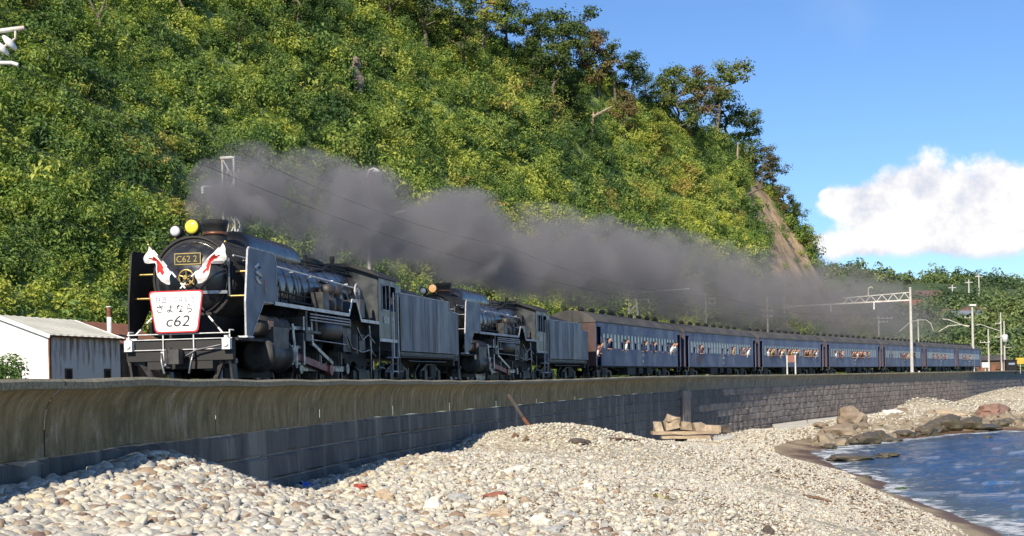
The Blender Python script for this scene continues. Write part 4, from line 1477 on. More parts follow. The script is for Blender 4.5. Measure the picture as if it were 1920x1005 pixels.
def make_tender(label):
    T = thing('tender', label, 'tender', group='locomotive tenders')
    x0, x1, xs = 0.0, 7.25, 5.95
    pol = [(x0, 1.22), (x0, 3.04), (xs, 3.06), (xs + .04, 2.74), (x1, 2.70), (x1, 1.22)]
    MB().prism(pol, -1.40, 1.40).build('tank', m_tender, T)
    for s_ in (-1, 1):
        ed = MB()
        for p, q in zip(pol[1:5], pol[2:5]):
            ed.bar((p[0], s_ * 1.402, p[1]), (q[0], s_ * 1.402, q[1]), .03, .035)
        ed.build('rim', m_greyline, T)
    for x in (1.45, 2.9, 4.35, 5.9):
        for s_ in (-1, 1):
            MB().b2((x - .03, s_ * 1.400, 1.26), (x + .03, s_ * 1.408, 2.98 if x < 5.5 else 2.66)).build('seam_strip', m_tender, T)
    secs = []
    for x, k in ((.6, .35), (1.2, .8), (2.2, 1.0), (3.6, .95), (4.8, .7), (5.7, .3)):
        secs.append([(x, -1.2 * math.cos(math.pi * i / 10), 3.0 + .42 * k * math.sin(math.pi * i / 10) * (1 + .1 * math.sin(i * 7 + x * 3))) for i in range(11)])
    loft(MB(), secs).build('coal_heap', mat('coal', (0.012, 0.012, 0.013), (0.04, 0.04, 0.042), rough=0.6, scale=6, bump=.12, bscale=7) if 'coal' not in MATS else MATS['coal'], T)
    MB().b2((.0, -1.3, 3.0), (.5, 1.3, 3.28)).lathe([(.22, 2.7), (.22, 2.95)], (6.6, 0, 0), n=14).b2((.5, -.7, 3.2), (1.1, .7, 3.4)).build('tank_top_box', m_black, T)
    ufb = MB()
    for s_ in (-1, 1):
        ufb.b2((-.05, s_ * 1.15, 1.02), (7.3, s_ * 1.3, 1.20))
        ufb.tube([(.1, s_ * 1.38, 1.08), (6.9, s_ * 1.38, 1.06)], .03)
    ufb.b2((-.3, -1.1, 1.02), (7.4, 1.1, 1.20))
    ufb.b2((7.2, -1.2, .8), (7.32, 1.2, 1.21))
    ufb.build('underframe', m_dirt, T)
    for bx in (1.6, 5.55):
        g = MB()
        for s_ in (-1, 1):
            g.prism([(bx - 1.25, .40), (bx - 1.25, .62), (bx - .5, .86), (bx + .5, .86), (bx + 1.25, .62), (bx + 1.25, .40), (bx + .5, .36), (bx - .5, .36)], s_ * .70, s_ * .78)
            for x in (bx - .85, bx + .85):
                g.box((x, s_ * .80, .45), (.32, .14, .36))
            for k in range(3):
                g.lathe([(.09, .40), (.09, .82)], (bx - .22 + k * .22, s_ * .84, 0), n=8)
        bg_ = g.build('bogie', m_dirt, T)
        for x in (bx - .85, bx + .85):
            for s_ in (-1, 1):
                put_wheel('wheel', LW, bg_, x, s_ * .56, .43)
    st_ = MB()
    for s_ in (-1, 1):
        st_.bar((-.02, s_ * 1.42, 1.2), (-.02, s_ * 1.42, 2.9), .03).bar((7.27, s_ * 1.35, .5), (7.27, s_ * 1.35, 1.2), .04)
        st_.b2((7.1, s_ * 1.2, .5), (7.4, s_ * 1.4, .54)).b2((-.1, s_ * 1.15, .55), (.35, s_ * 1.40, .6)).bar((0, s_ * 1.38, .58), (0, s_ * 1.38, 1.2), .04)
        st_.tube([(1.0, s_ * 1.36, .92), (1.6, s_ * 1.4, .9), (5.5, s_ * 1.38, .92)], .022)
    st_.build('steps_and_pipes', m_dirt, T)
    MB().cyl((7.28, 0, .88), (7.6, 0, .88), .09).box((7.7, 0, .88), (.24, .26, .3)).build('coupler', m_dirt, T)
    return T


TXT = []


def place_on_track(o, s0, Ln):
    p, q = W(s0, 0, 0), W(s0 + Ln, 0, 0)
    o.location = p
    o.rotation_euler = (0, 0, math.atan2(q.y - p.y, q.x - p.x))


loco1 = make_locomotive('black steam locomotive leading the train, flags and white sign on its front', True)
place_on_track(loco1, 0.0, 12.5)
tender1 = make_tender('dull blue grey streaked tender directly behind the leading locomotive')
place_on_track(tender1, 13.62, 7.2)
loco2 = make_locomotive('black second steam locomotive between the two tenders, amber headlight lit', False)
place_on_track(loco2, 21.5, 12.5)
tender2 = copy_tree(tender1)
tender2['label'] = 'plain grey tender in front of the first passenger coach'
place_on_track(tender2, 35.12, 7.2)


def text_mesh(body, size, ext, m, parent, loc, rot, name, align='CENTER', shear=0.0, sx=1.0):
    cu = bpy.data.curves.new(name, 'FONT')
    cu.body = body
    cu.size = size
    cu.extrude = ext
    cu.align_x = align
    cu.shear = shear
    cu.resolution_u = 3
    tmp = bpy.data.objects.new(name, cu)
    C.objects.link(tmp)
    dg = bpy.context.evaluated_depsgraph_get()
    me = bpy.data.meshes.new_from_object(tmp.evaluated_get(dg))
    bpy.data.objects.remove(tmp)
    bpy.data.curves.remove(cu)
    me.materials.clear()
    o = link(name, me, m, parent, loc)
    o.rotation_euler = rot
    o.scale = (sx, 1, 1)
    return o


for body, nm, m_, size, par, loc, rot, ext in TXT:
    door = [c for c in par.children if c.name.startswith('smokebox_door')][0]
    plt = [c for c in door.children if c.name.startswith('number_plate')][0]
    text_mesh(body, size, ext, m_, plt, loc, rot, nm)

# ---- head mark hung on the leading engine, and the crossed flags
hm = thing('head_mark', 'white keystone-shaped sign with red border on the front of the leading locomotive', 'sign')
place_on_track(hm, 0.0, 12.5)
HX0, HZ0 = -0.13, 1.84


def keystone(wt, wb, h):
    pts_ = []
    for (y, z), c in zip(((-wt, h), (wt, h), (wb, -h), (-wb, -h)), range(4)):
        pts_.append((y, z))
    outp = []
    n = len(pts_)
    for i in range(n):
        p, a, b2_ = Vector(pts_[i]), Vector(pts_[i - 1]), Vector(pts_[(i + 1) % n])
        r = .09
        d1, d2 = (a - p).normalized() * r, (b2_ - p).normalized() * r
        for k in range(5):
            f = k / 4
            outp.append(tuple(p + d1 * (1 - f) ** 2 + d2 * f ** 2))
    return outp


def plate_yz(poly, x0, x1):
    mb = MB()
    n = len(poly)
    vs = [(x0, y, z + HZ0) for y, z in poly] + [(x1, y, z + HZ0) for y, z in poly]
    mb.add(vs, [tuple(range(n)), tuple(range(2 * n - 1, n - 1, -1))] + [(i, n + i, n + (i + 1) % n, (i + 1) % n) for i in range(n)])
    return mb


plate_yz(keystone(.625, .49, .455), HX0 - .01, HX0 + .02).build('red_border', mat('sign_red', (0.62, 0.03, 0.03), rough=0.4), hm)
plate_yz(keystone(.595, .462, .425), HX0 - .016, HX0 - .0105).build('white_board', mat('sign_white', (0.84, 0.83, 0.80), rough=0.35), hm)
xr = HX0 - .019
text_mesh('c62', .34, .002, m_ink, hm, (xr, -.02, HZ0 - .32), (R(90), 0, R(-90)), 'lettering', shear=.2, sx=1.15)
# the upper two lines are built stroke by stroke
KANA = {'sa': [[(0, .72), (1, .80)], [(.42, 1), (.72, .52), (.8, .42)], [(.18, .42), (.10, .2), (.3, .04), (.75, .02)]],
        'yo': [[(.55, 1), (.55, .3), (.4, .08), (.15, .1), (.12, .28), (.4, .34), (.95, .06)], [(.55, .72), (.95, .74)]],
        'na': [[(.05, .78), (.55, .84)], [(.36, 1), (.1, .42)], [(.68, .86), (.95, .68)], [(.7, .56), (.7, .14), (.5, .03), (.4, .16), (.6, .22), (.95, .05)]],
        'ra': [[(.3, 1), (.62, .86)], [(.25, .76), (.2, .36), (.55, .52), (.85, .36), (.72, .08), (.25, 0)]]}
KAN = {'tetsu': [[(.2, 1), (0, .75)], [(.2, 1), (.42, .8)], [(.05, .66), (.38, .66)], [(.02, .45), (.4, .45)], [(.2, .8), (.2, .1)], [(0, .1), (.42, .14)], [(.55, .8), (1, .8)], [(.5, .5), (1, .5)], [(.75, 1), (.75, .5), (.5, 0)], [(.75, .5), (1, 0)]],
       'dou': [[(.05, .85), (.18, .72)], [(0, .5), (.18, .5), (.12, .15), (0, .05), (1, .02)], [(.3, .9), (1, .9)], [(.5, 1), (.56, .92)], [(.4, .75), (.9, .75), (.9, .15), (.4, .15), (.4, .75)], [(.4, .55), (.9, .55)], [(.4, .35), (.9, .35)]],
       'nen': [[(.2, 1), (0, .65)], [(.15, .82), (.9, .82)], [(.2, .55), (.85, .55)], [(.2, .55), (.2, .3)], [(0, .3), (1, .3)], [(.55, .82), (.55, 0)]],
       'ki': [[(.1, .95), (.25, .88)], [(0, .75), (.4, .75)], [(.05, .58), (.35, .58)], [(.05, .42), (.35, .42)], [(.05, .25), (.35, .25), (.35, 0), (.05, 0), (.05, .25)], [(.5, .9), (.9, .9), (.9, .55), (.5, .55), (.5, .1), (.6, .03), (1, .05), (1, .2)]],
       'nenn': [[(.5, 1), (0, .7)], [(.5, 1), (1, .7)], [(.35, .75), (.65, .75)], [(.25, .58), (.75, .58), (.6, .42)], [(.1, .3), (.02, .08)], [(.3, .35), (.35, .05), (.75, .05), (.78, .18)], [(.5, .38), (.58, .24)], [(.85, .34), (.97, .12)]],
       '1': [[(.5, 1), (.5, 0)]], '0': [[(.25, .9), (.75, .9), (.75, .1), (.25, .1), (.25, .9)]]}


def strokes(chars, table, yl, z0, w, h, gap, r, m_):
    mb = MB()
    y = yl
    for c in chars:
        ww = w * (.55 if c in '10' else 1)
        for st_ in table[c]:
            mb.tube([(xr, y - p[0] * ww, z0 + p[1] * h) for p in st_], r, n=4)
        y -= ww + gap
    return mb.build('lettering', m_, hm)


strokes(['tetsu', 'dou', '1', '0', '0', 'nen', 'ki', 'nenn'], KAN, .46, HZ0 + .20, .115, .13, .02, .0065, m_inkblue)
strokes(['sa', 'yo', 'na', 'ra'], KANA, .44, HZ0 - .02, .15, .17, .075, .0115, m_ink)


def flag(label, y0, z0, y1, z1, side):
    f = thing('flag', label, 'flag', group='crossed flags on the engine front')
    place_on_track(f, 0.0, 12.5)
    p, q = Vector((-.02, y0, z0)), Vector((.34, y1, z1))
    n = 16
    pole = MB()
    pole.cyl(p, q, .016, n=8)
    po = pole.build('pole', m_ink, f)
    for k in range(0, n, 2):
        a, b_ = p.lerp(q, k / n), p.lerp(q, (k + .95) / n)
        MB().cyl(a, b_, .021, n=8).build('white_band', m_flag, po)
    MB().ball(q, .035, 8, 6).build('finial', m_brass, po)
    # cloth gathered along the upper half of the pole, hanging in folds
    nu, nv = 11, 9
    P_ = []
    for i in range(nu):
        a = p.lerp(q, 0.985 - 0.31 * i / (nu - 1))
        for k in range(nv):
            fk = k / (nv - 1)
            drop = fk * .31
            P_.append(a + Vector((-.05 + .05 * math.sin(i * .9 + k * .7) - .03 * fk, side * (.10 * fk + .05 * math.sin(i * 1.1) * fk), -drop * (.7 + .3 * math.sin(i * .8 + 1)))))
    vs, white, red = P_, [], []
    for i in range(nu - 1):
        for k in range(nv - 1):
            fc = (i * nv + k, i * nv + k + 1, (i + 1) * nv + k + 1, (i + 1) * nv + k)
            d_ = math.hypot((i - 4.6) / 2.7, (k - 3.8) / 2.6)
            (red if d_ < 1 else white).append(fc)
    cl = MB().add(vs, white, True).build('cloth', m_flag, f)
    MB().add(vs, red, True).build('red_disc', m_red, cl)
    return f


flag('small white flag with red disc leaning right on the leading locomotive', 1.0, 1.36, -.96, 3.36, -1)
flag('small white flag with red disc leaning left on the leading locomotive', -1.0, 1.36, .82, 3.36, 1)

# ------------------------------------------------------------------ passenger coaches
m_blue = mat('coach_blue', (0.075, 0.096, 0.195), (0.100, 0.120, 0.220), rough=0.48, scale=0.9, stretch=(1, 1, 0.5), spec=0.38, c3=(0.075, 0.09, 0.15))
m_brown = mat('coach_end_brown', (0.115, 0.052, 0.036), (0.065, 0.036, 0.030), rough=0.55, scale=1.5, stretch=(1, 1, 0.4))
m_roof = mat('coach_roof', (0.052, 0.048, 0.046), (0.085, 0.078, 0.070), rough=0.75, scale=1.0, stretch=(0.5, 1, 1))
m_sash = mat('pale_window_sash', (0.22, 0.27, 0.36), (0.28, 0.32, 0.40), rough=0.4, scale=3)
m_glass = bpy.data.materials.new('window_glass')
m_glass.use_nodes = True
t = m_glass.node_tree
b = t.nodes['Principled BSDF']
b.inputs['Base Color'].default_value = (0.025, 0.030, 0.038, 1)
b.inputs['Roughness'].default_value = 0.06
b.inputs['Specular IOR Level'].default_value = 0.8
m_rust = mat('rust', (0.22, 0.085, 0.035), (0.12, 0.05, 0.03), rough=0.85, scale=5)

CL, CW = 19.1, 1.42
NW, WX0, PITCH, WW = 23, 1.62, 0.70, 0.46
WZ0, WZ1 = 1.88, 2.68


def coach_side_mesh():
    mb = MB()
    for s_ in (-1, 1):
        y0, y1 = s_ * (CW - .05), s_ * CW
        mb.b2((1.12, y0, .93), (CL - 1.12, y1, WZ0))
        mb.b2((1.12, y0, WZ1), (CL - 1.12, y1, 3.28))
        xs = [1.12] + [v for k in range(NW) for v in (WX0 + k * PITCH - WW / 2, WX0 + k * PITCH + WW / 2)] + [CL - 1.12]
        for a, b_ in zip(xs[0::2], xs[1::2]):
            mb.b2((a, y0, WZ0), (b_, y1, WZ1))
        for xa, xb in ((0, .22), (.98, 1.12), (CL - 1.12, CL - .98), (CL - .22, CL)):
            mb.b2((xa, y0, .93), (xb, y1 - s_ * .002, 3.28))
        for xa, xb in ((.22, .98), (CL - .98, CL - .22)):
            mb.b2((xa, y0, 3.02), (xb, y1 - s_ * .002, 3.28))
        mb.b2((1.12, y1, WZ0 - .07), (CL - 1.12, y1 + s_ * .012, WZ0 - .02))
    return mb.mesh('side')


def coach_meshes():
    d = {}
    d['side'] = coach_side_mesh()
    d['core'] = MB().b2((.1, -.9, 1.0), (CL - .1, .9, 1.1)).b2((1.05, -.02, 1.1), (CL - 1.05, .02, 3.2)).b2((1.0, -1.3, 1.1), (1.05, 1.3, 3.2)).b2((CL - 1.05, -1.3, 1.1), (CL - 1.0, 1.3, 3.2)).mesh('interior')
    secs = []
    for x in (-.06, CL + .06):
        ring = [(x, y, z) for y, z in ((-CW - .03, 3.24), (-CW - .03, 3.30), (-1.30, 3.46), (-1.08, 3.64), (-.75, 3.80), (-.38, 3.90), (0, 3.93), (.38, 3.90), (.75, 3.80), (1.08, 3.64), (1.30, 3.46), (CW + .03, 3.30), (CW + .03, 3.24))]
        secs.append(ring)
    d['roof'] = loft(MB(), secs, smooth=False).mesh('roof')
    d['vent'] = MB().lathe([(.05, -.28), (.13, -.2), (.15, 0), (.13, .2), (.05, .28)], (0, 0, .13), (1, 0, 0), 10).box((0, 0, .02), (.2, .2, .1)).mesh('ventilator')
    e = MB()
    e.b2((-.02, -CW + .02, .93), (.03, -.48, 3.26)).b2((-.02, .48, .93), (.03, CW - .02, 3.26)).b2((-.02, -.48, 3.05), (.03, .48, 3.26))
    for s_ in (-1, 1):
        e.bar((-.05, s_ * .95, 1.1), (-.05, s_ * .95, 3.0), .03)
    d['end'] = e.mesh('end_wall')
    g = MB()
    for k in range(5):
        x = -.05 - k * .085
        g.b2((x - .05, -.56, 1.0), (x, -.44, 3.12)).b2((x - .05, .44, 1.0), (x, .56, 3.12)).b2((x - .05, -.44, 3.02), (x, .44, 3.12))
    d['gang'] = g.mesh('gangway')
    d['door'] = MB().b2((.26, -1.20, 1.0), (.94, -1.16, 3.0)).b2((.26, 1.16, 1.0), (.94, 1.20, 3.0)).mesh('vestibule_door')
    d['step'] = MB().b2((.22, -1.38, .62), (.98, -1.12, .66)).b2((.22, -1.38, .66), (.26, -1.30, .95)).b2((.94, -1.38, .66), (.98, -1.30, .95)).mesh('step')
    u_ = MB()
    for s_ in (-1, 1):
        u_.b2((.2, s_ * 1.2, .86), (CL - .2, s_ * 1.3, .97))
        u_.tube([(4.5, s_ * .9, .86), (7, s_ * .9, .55), (12, s_ * .9, .55), (14.5, s_ * .9, .86)], .04)
        u_.b2((6.6, s_ * .75, .42), (8.4, s_ * 1.25, .86)).b2((9.3, s_ * .8, .5), (10.2, s_ * 1.2, .86)).b2((11.2, s_ * .7, .45), (12.4, s_ * 1.2, .86))
    u_.b2((.05, -1.1, .86), (CL - .05, 1.1, .93))
    d['under'] = u_.mesh('underframe')
    bg_ = MB()
    for s_ in (-1, 1):
        bg_.prism([(-1.65, .42), (-1.65, .66), (-.6, .74), (.6, .74), (1.65, .66), (1.65, .42), (.6, .40), (-.6, .40)], s_ * .78, s_ * .88)
        for x in (-1.2, 1.2):
            bg_.box((x, s_ * .9, .45), (.34, .16, .34))
        for k in (-.25, 0, .25):
            bg_.lathe([(.1, .42), (.1, .84)], (k, s_ * .93, 0), n=8)
        bg_.b2((-.5, s_ * .7, .74), (.5, s_ * 1.0, .84))
    d['bogie'] = bg_.mesh('bogie')
    w = MB()
    yy = -CW + .012
    for a, b_ in (((-WW / 2, WZ0), (-WW / 2 + .035, WZ1)), ((WW / 2 - .035, WZ0), (WW / 2, WZ1)), ((-WW / 2 + .035, WZ1 - .04), (WW / 2 - .035, WZ1)), ((-WW / 2 + .035, (WZ0 + WZ1) / 2 - .02), (WW / 2 - .035, (WZ0 + WZ1) / 2 + .02)), ((-WW / 2 + .035, WZ0), (WW / 2 - .035, WZ0 + .035))):
        w.b2((a[0], yy, a[1]), (b_[0], yy + .03, b_[1]))
    d['win'] = w.mesh('window')
    d['pane'] = MB().b2((-WW / 2 + .03, yy + .008, WZ0 + .03), (WW / 2 - .03, yy + .014, WZ1 - .03)).mesh('pane')
    d['pane_up'] = MB().b2((-WW / 2 + .03, yy + .008, (WZ0 + WZ1) / 2), (WW / 2 - .03, yy + .014, WZ1 - .03)).mesh('pane')
    wo = MB()
    for a, b_ in (((-WW / 2, WZ0), (-WW / 2 + .035, WZ1)), ((WW / 2 - .035, WZ0), (WW / 2, WZ1)), ((-WW / 2 + .035, WZ1 - .04), (WW / 2 - .035, WZ1)), ((-WW / 2 + .035, (WZ0 + WZ1) / 2 - .02), (WW / 2 - .035, (WZ0 + WZ1) / 2 + .02))):
        wo.b2((a[0], yy, a[1]), (b_[0], yy + .03, b_[1]))
    d['win_open'] = wo.mesh('window')
    mk = MB()
    for k in range(3):
        mk.b2((9.35 + k * .13, -CW - .004, 1.52), (9.44 + k * .13, -CW - .001, 1.68))
    mk.b2((9.42, -CW - .004, 1.18), (9.6, -CW - .001, 1.27))
    d['mark'] = mk.mesh('number_mark')
    return d


CM = coach_meshes()
ORD = ['first', 'second', 'third', 'fourth', 'fifth', 'sixth', 'seventh']
m_shirt = {k: mat('shirt_' + k, c, tuple(x * .8 for x in c), rough=0.85, scale=6) for k, c in {'white': (0.72, 0.72, 0.70), 'navy': (0.03, 0.045, 0.10), 'red': (0.20, 0.075, 0.06), 'yellow': (0.42, 0.28, 0.10), 'grey': (0.25, 0.25, 0.26), 'brown': (0.22, 0.12, 0.07)}.items()}


def ringz(c, rx, ry, n=10):
    return [(c[0] + rx * math.cos(2 * math.pi * i / n), c[1] + ry * math.sin(2 * math.pi * i / n), c[2]) for i in range(n)]


def person_meshes(lean):
    """head-and-shoulders figure leaning out towards -y; origin at the window sill line, body at y>0"""
    def ln(y, z):
        return (0, -lean * z + y, z)
    body = MB()
    rings = []
    for z, rx, ry, dy in ((-.05, .05, .05, 0), (.0, .055, .055, 0), (.05, .056, .06, -.01), (.075, .062, .075, -.02), (.105, .074, .092, -.025), (.15, .082, .102, -.02), (.20, .083, .104, -.012), (.25, .075, .098, -.005), (.29, .05, .07, 0), (.305, .012, .02, 0)):
        c = ln(dy, z + .42)
        rings.append(ringz(c, rx, ry))
    loft(body, rings)
    hc = ln(0, .42 + .16)
    body.ball((hc[0], hc[1] - .112, hc[2] - .01), (.016, .026, .024), 6, 4)      # nose
    for s_ in (-1, 1):
        body.ball((s_ * .084, hc[1] + .005, hc[2] + .005), (.012, .022, .032), 6, 4)
        # forearm and hand resting on the sill
        body.tube([(s_ * .20, -.02 - lean * .05, .05), (s_ * .17, -.13 - lean * .02, .03), (s_ * .13, -.17, .035)], [.04, .032, .03], n=7)
        for q in range(4):
            x = s_ * (.10 + q * .019)
            body.tube([(x, -.17, .04), (x, -.215, .03), (x - s_ * .005, -.235, .005)], [.0095, .0095, .007], n=5)
        body.tube([(s_ * .10, -.165, .035), (s_ * .075, -.19, .03)], [.010, .008], n=5)
    shirt = MB()
    rings = []
    for z, rx, ry in ((-.25, .17, .11), (-.05, .18, .12), (.15, .20, .125), (.30, .215, .115), (.37, .17, .095), (.41, .085, .075), (.425, .06, .062)):
        rings.append(ringz(ln(.02, z), rx, ry, 12))
    loft(shirt, rings)
    for s_ in (-1, 1):
        shirt.tube([ln(.0, .33)[:1] and (s_ * .19, ln(0, .33)[1], .33), (s_ * .245, ln(-.03, .2)[1], .18), (s_ * .21, -.02 - lean * .05, .055)], [.065, .058, .047], n=8)
    hair = MB()
    rings = []
    for z, k, dy in ((.14, .6, .05), (.19, .98, .03), (.24, 1.06, .016), (.28, .92, .01), (.31, .55, .01), (.322, .1, .01)):
        c = ln(dy, z + .42)
        rings.append(ringz(c, .085 * k, .105 * k))
    loft(hair, rings)
    return body.mesh('body'), shirt.mesh('shirt'), hair.mesh('hair')


PM = [person_meshes(.08), person_meshes(.25), person_meshes(.38)]


def add_person(parent_obj, x, y, z, lean, shirt, label, rz=0.0, group='passengers at the coach windows', name='person'):
    root = thing(name, label, 'person', group=group)
    loc = Vector((x, y, z))
    root.location = parent_obj.matrix_basis @ loc
    root.rotation_euler = (0, 0, parent_obj.rotation_euler.z + rz)
    root.scale = (.88, .88, .88)
    b_, s_, h_ = PM[lean]
    link('body', b_, m_skin, root)
    sh_ = link('shirt', s_, None, root)
    if not s_.materials:
        s_.materials.append(m_shirt['grey'])
    sh_.material_slots[0].link = 'OBJECT'
    sh_.material_slots[0].material = m_shirt[shirt]
    link('hair', h_, m_hair, root)
    return root


def make_coach(i, s0, opens):
    c = thing('passenger_coach', ['blue passenger coach coupled right behind the second tender', 'second blue passenger coach, round rust stain low on its side', 'third blue passenger coach, many passengers leaning out near its far end', 'fourth blue passenger coach, passengers crowding its middle windows',
                                  'fifth blue passenger coach, crossed by the tall white mast of the gantry', 'sixth blue passenger coach counting from the engines', 'seventh and last visible passenger coach at the far end of the train'][i], 'coach', group='passenger coaches of the train')
    place_on_track(c, s0, CL)
    link('side', CM['side'], m_blue, c)
    link('interior', CM['core'], m_dark, c)
    rf = link('roof', CM['roof'], m_roof, c)
    for k in range(9):
        link('ventilator', CM['vent'], m_soot, rf, (1.6 + k * 1.98, -.12, 3.90))
    link('end_wall', CM['end'], m_brown, c)
    e = link('end_wall', CM['end'], m_brown, c, (CL, 0, 0))
    e.rotation_euler = (0, 0, math.pi)
    link('gangway', CM['gang'], m_soot, c)
    e = link('gangway', CM['gang'], m_soot, c, (CL, 0, 0))
    e.rotation_euler = (0, 0, math.pi)
    link('vestibule_door', CM['door'], m_brown if i % 2 == 0 else m_blue, c)
    link('vestibule_door', CM['door'], m_brown, c, (CL - 1.2, 0, 0))
    link('step', CM['step'], m_dirt, c)
    link('step', CM['step'], m_dirt, c, (CL - 1.2, 0, 0))
    link('underframe', CM['under'], m_soot, c)
    for x in (2.9, CL - 2.9):
        b_ = link('bogie', CM['bogie'], m_dirt, c, (x, 0, 0))
        for dx in (-1.2, 1.2):
            for y in (-.56, .56):
                put_wheel('wheel', LW, b_, dx, y, .43)
    link('number_mark', CM['mark'], m_white, c)
    if i == 1:
        rs = MB()
        ring = [(3.3 + .62 * math.cos(a) * (1 + .12 * math.sin(3 * a)), 1.42 + .36 * math.sin(a) * (1 + .1 * math.sin(5 * a))) for a in [2 * math.pi * k / 22 for k in range(22)]]
        rs.prism(ring, -CW - .004, -CW - .001)
        rs.build('rust_stain', mat('rust_stain', (0.16, 0.085, 0.085), (0.10, 0.10, 0.15), rough=0.7, scale=5), c)
    for k in range(NW):
        op = k in opens
        w_ = link('window', CM['win_open' if op else 'win'], m_sash, c, (WX0 + k * PITCH, 0, 0))
        link('pane', CM['pane_up' if op else 'pane'], m_glass, w_)
    return c


# which windows stand open and who leans out: (window, lean, shirt)
who = [
    {1: (1, 'navy'), 2: None, 5: (0, 'grey'), 6: (1, 'white'), 7: None, 9: None, 11: (0, 'brown'), 12: (1, 'navy'), 14: (0, 'white'), 15: (1, 'navy'), 16: None, 18: (0, 'grey'), 20: (0, 'brown'), 21: (2, 'white'), 22: (2, 'white')},
    {1: None, 3: (1, 'red'), 4: (0, 'white'), 6: None, 11: (0, 'brown'), 13: (0, 'white'), 15: (1, 'yellow'), 18: (0, 'red'), 19: (1, 'brown'), 21: (2, 'white')},
    {1: (1, 'white'), 2: (2, 'yellow'), 3: (1, 'brown'), 5: (1, 'red'), 6: (2, 'white'), 7: (1, 'yellow'), 9: (1, 'brown'), 10: (2, 'yellow'), 11: (2, 'white'), 12: (2, 'white'), 13: (1, 'red'), 16: (1, 'brown'), 17: (1, 'red'), 18: (2, 'yellow'), 20: (1, 'brown'), 21: (2, 'white')},
    {2: (1, 'white'), 3: (0, 'brown'), 4: (2, 'red'), 5: (1, 'white'), 10: (1, 'brown'), 11: (1, 'red'), 12: (2, 'white'), 13: (2, 'red'), 14: (1, 'yellow'), 15: (2, 'red'), 16: (1, 'white'), 18: (1, 'brown')},
    {2: None, 3: None, 4: (0, 'brown'), 10: (2, 'red'), 13: (2, 'yellow'), 14: (1, 'white'), 17: (2, 'red'), 18: (1, 'brown')},
    {5: (1, 'brown'), 8: (1, 'red'), 9: (0, 'white'), 12: (1, 'brown'), 15: (1, 'red')},
    {4: (1, 'brown'), 7: (1, 'red'), 12: (1, 'yellow')},
]
NTH = ['first', 'second', 'third', 'fourth', 'fifth', 'sixth', 'seventh', 'eighth', 'ninth', 'tenth', 'eleventh', 'twelfth', 'thirteenth', 'fourteenth', 'fifteenth', 'sixteenth', 'seventeenth', 'eighteenth', 'nineteenth', 'twentieth', 'twenty-first', 'twenty-second', 'twenty-third']
COACH_S = [43.9, 64.0, 84.0, 104.0, 124.0, 144.0, 164.0]
POSE = ['sitting at', 'looking out of', 'leaning out of']
for i, s0 in enumerate(COACH_S):
    c = make_coach(i, s0, who[i])
    for k, v in who[i].items():
        if v is None:
            continue
        ln_, sh_ = v
        add_person(c, WX0 + k * PITCH, -CW + (.16, .05, .0)[ln_], WZ0 - (.10, .06, .04)[ln_], ln_, sh_, 'passenger in %s %s the %s window of the %s coach' % (sh_, POSE[ln_], NTH[k], ORD[i]), random.uniform(-.3, .3))
    if i == 0:
        add_person(c, .62, -CW + .05, 1.55, 2, 'red', 'passenger in red leaning from the front doorway of the first coach', .2)
        add_person(c, .35, -CW + .12, 1.42, 1, 'white', 'passenger in white standing low in the front doorway of the first coach', .5)
# enginemen in the leading cab
add_person(loco1, 12.78, -1.24, 2.30, 1, 'navy', 'engine driver in navy jacket leaning from the leading cab window', .4, 'engine crew', 'person')
add_person(loco1, 13.12, -1.20, 2.22, 0, 'navy', 'fireman in navy standing behind the driver in the leading cab', .2, 'engine crew', 'person')

# ------------------------------------------------------------------ trees on the hill
m_bark = mat('grey_bark', (0.16, 0.13, 0.10), (0.085, 0.07, 0.055), rough=0.9, scale=4, stretch=(1, 1, .3))
m_pale = mat('pale_dead_wood', (0.34, 0.26, 0.18), (0.24, 0.18, 0.12), rough=0.9, scale=4, stretch=(1, 1, .3))
m_crown = [leaf_mat('crown_dark_green', (0.034, 0.062, 0.018), (0.080, 0.120, 0.026), (0.17, 0.20, 0.04), (0.16, 0.11, 0.045), patch=0.09, acc_lo=0.62),
           leaf_mat('crown_green', (0.045, 0.085, 0.018), (0.12, 0.18, 0.03), (0.27, 0.30, 0.05), (0.26, 0.18, 0.05), patch=0.09, acc_lo=0.62),
           leaf_mat('crown_russet', (0.045, 0.055, 0.022), (0.10, 0.10, 0.035), (0.18, 0.15, 0.055), (0.20, 0.12, 0.06), patch=0.2, acc_lo=0.55)]


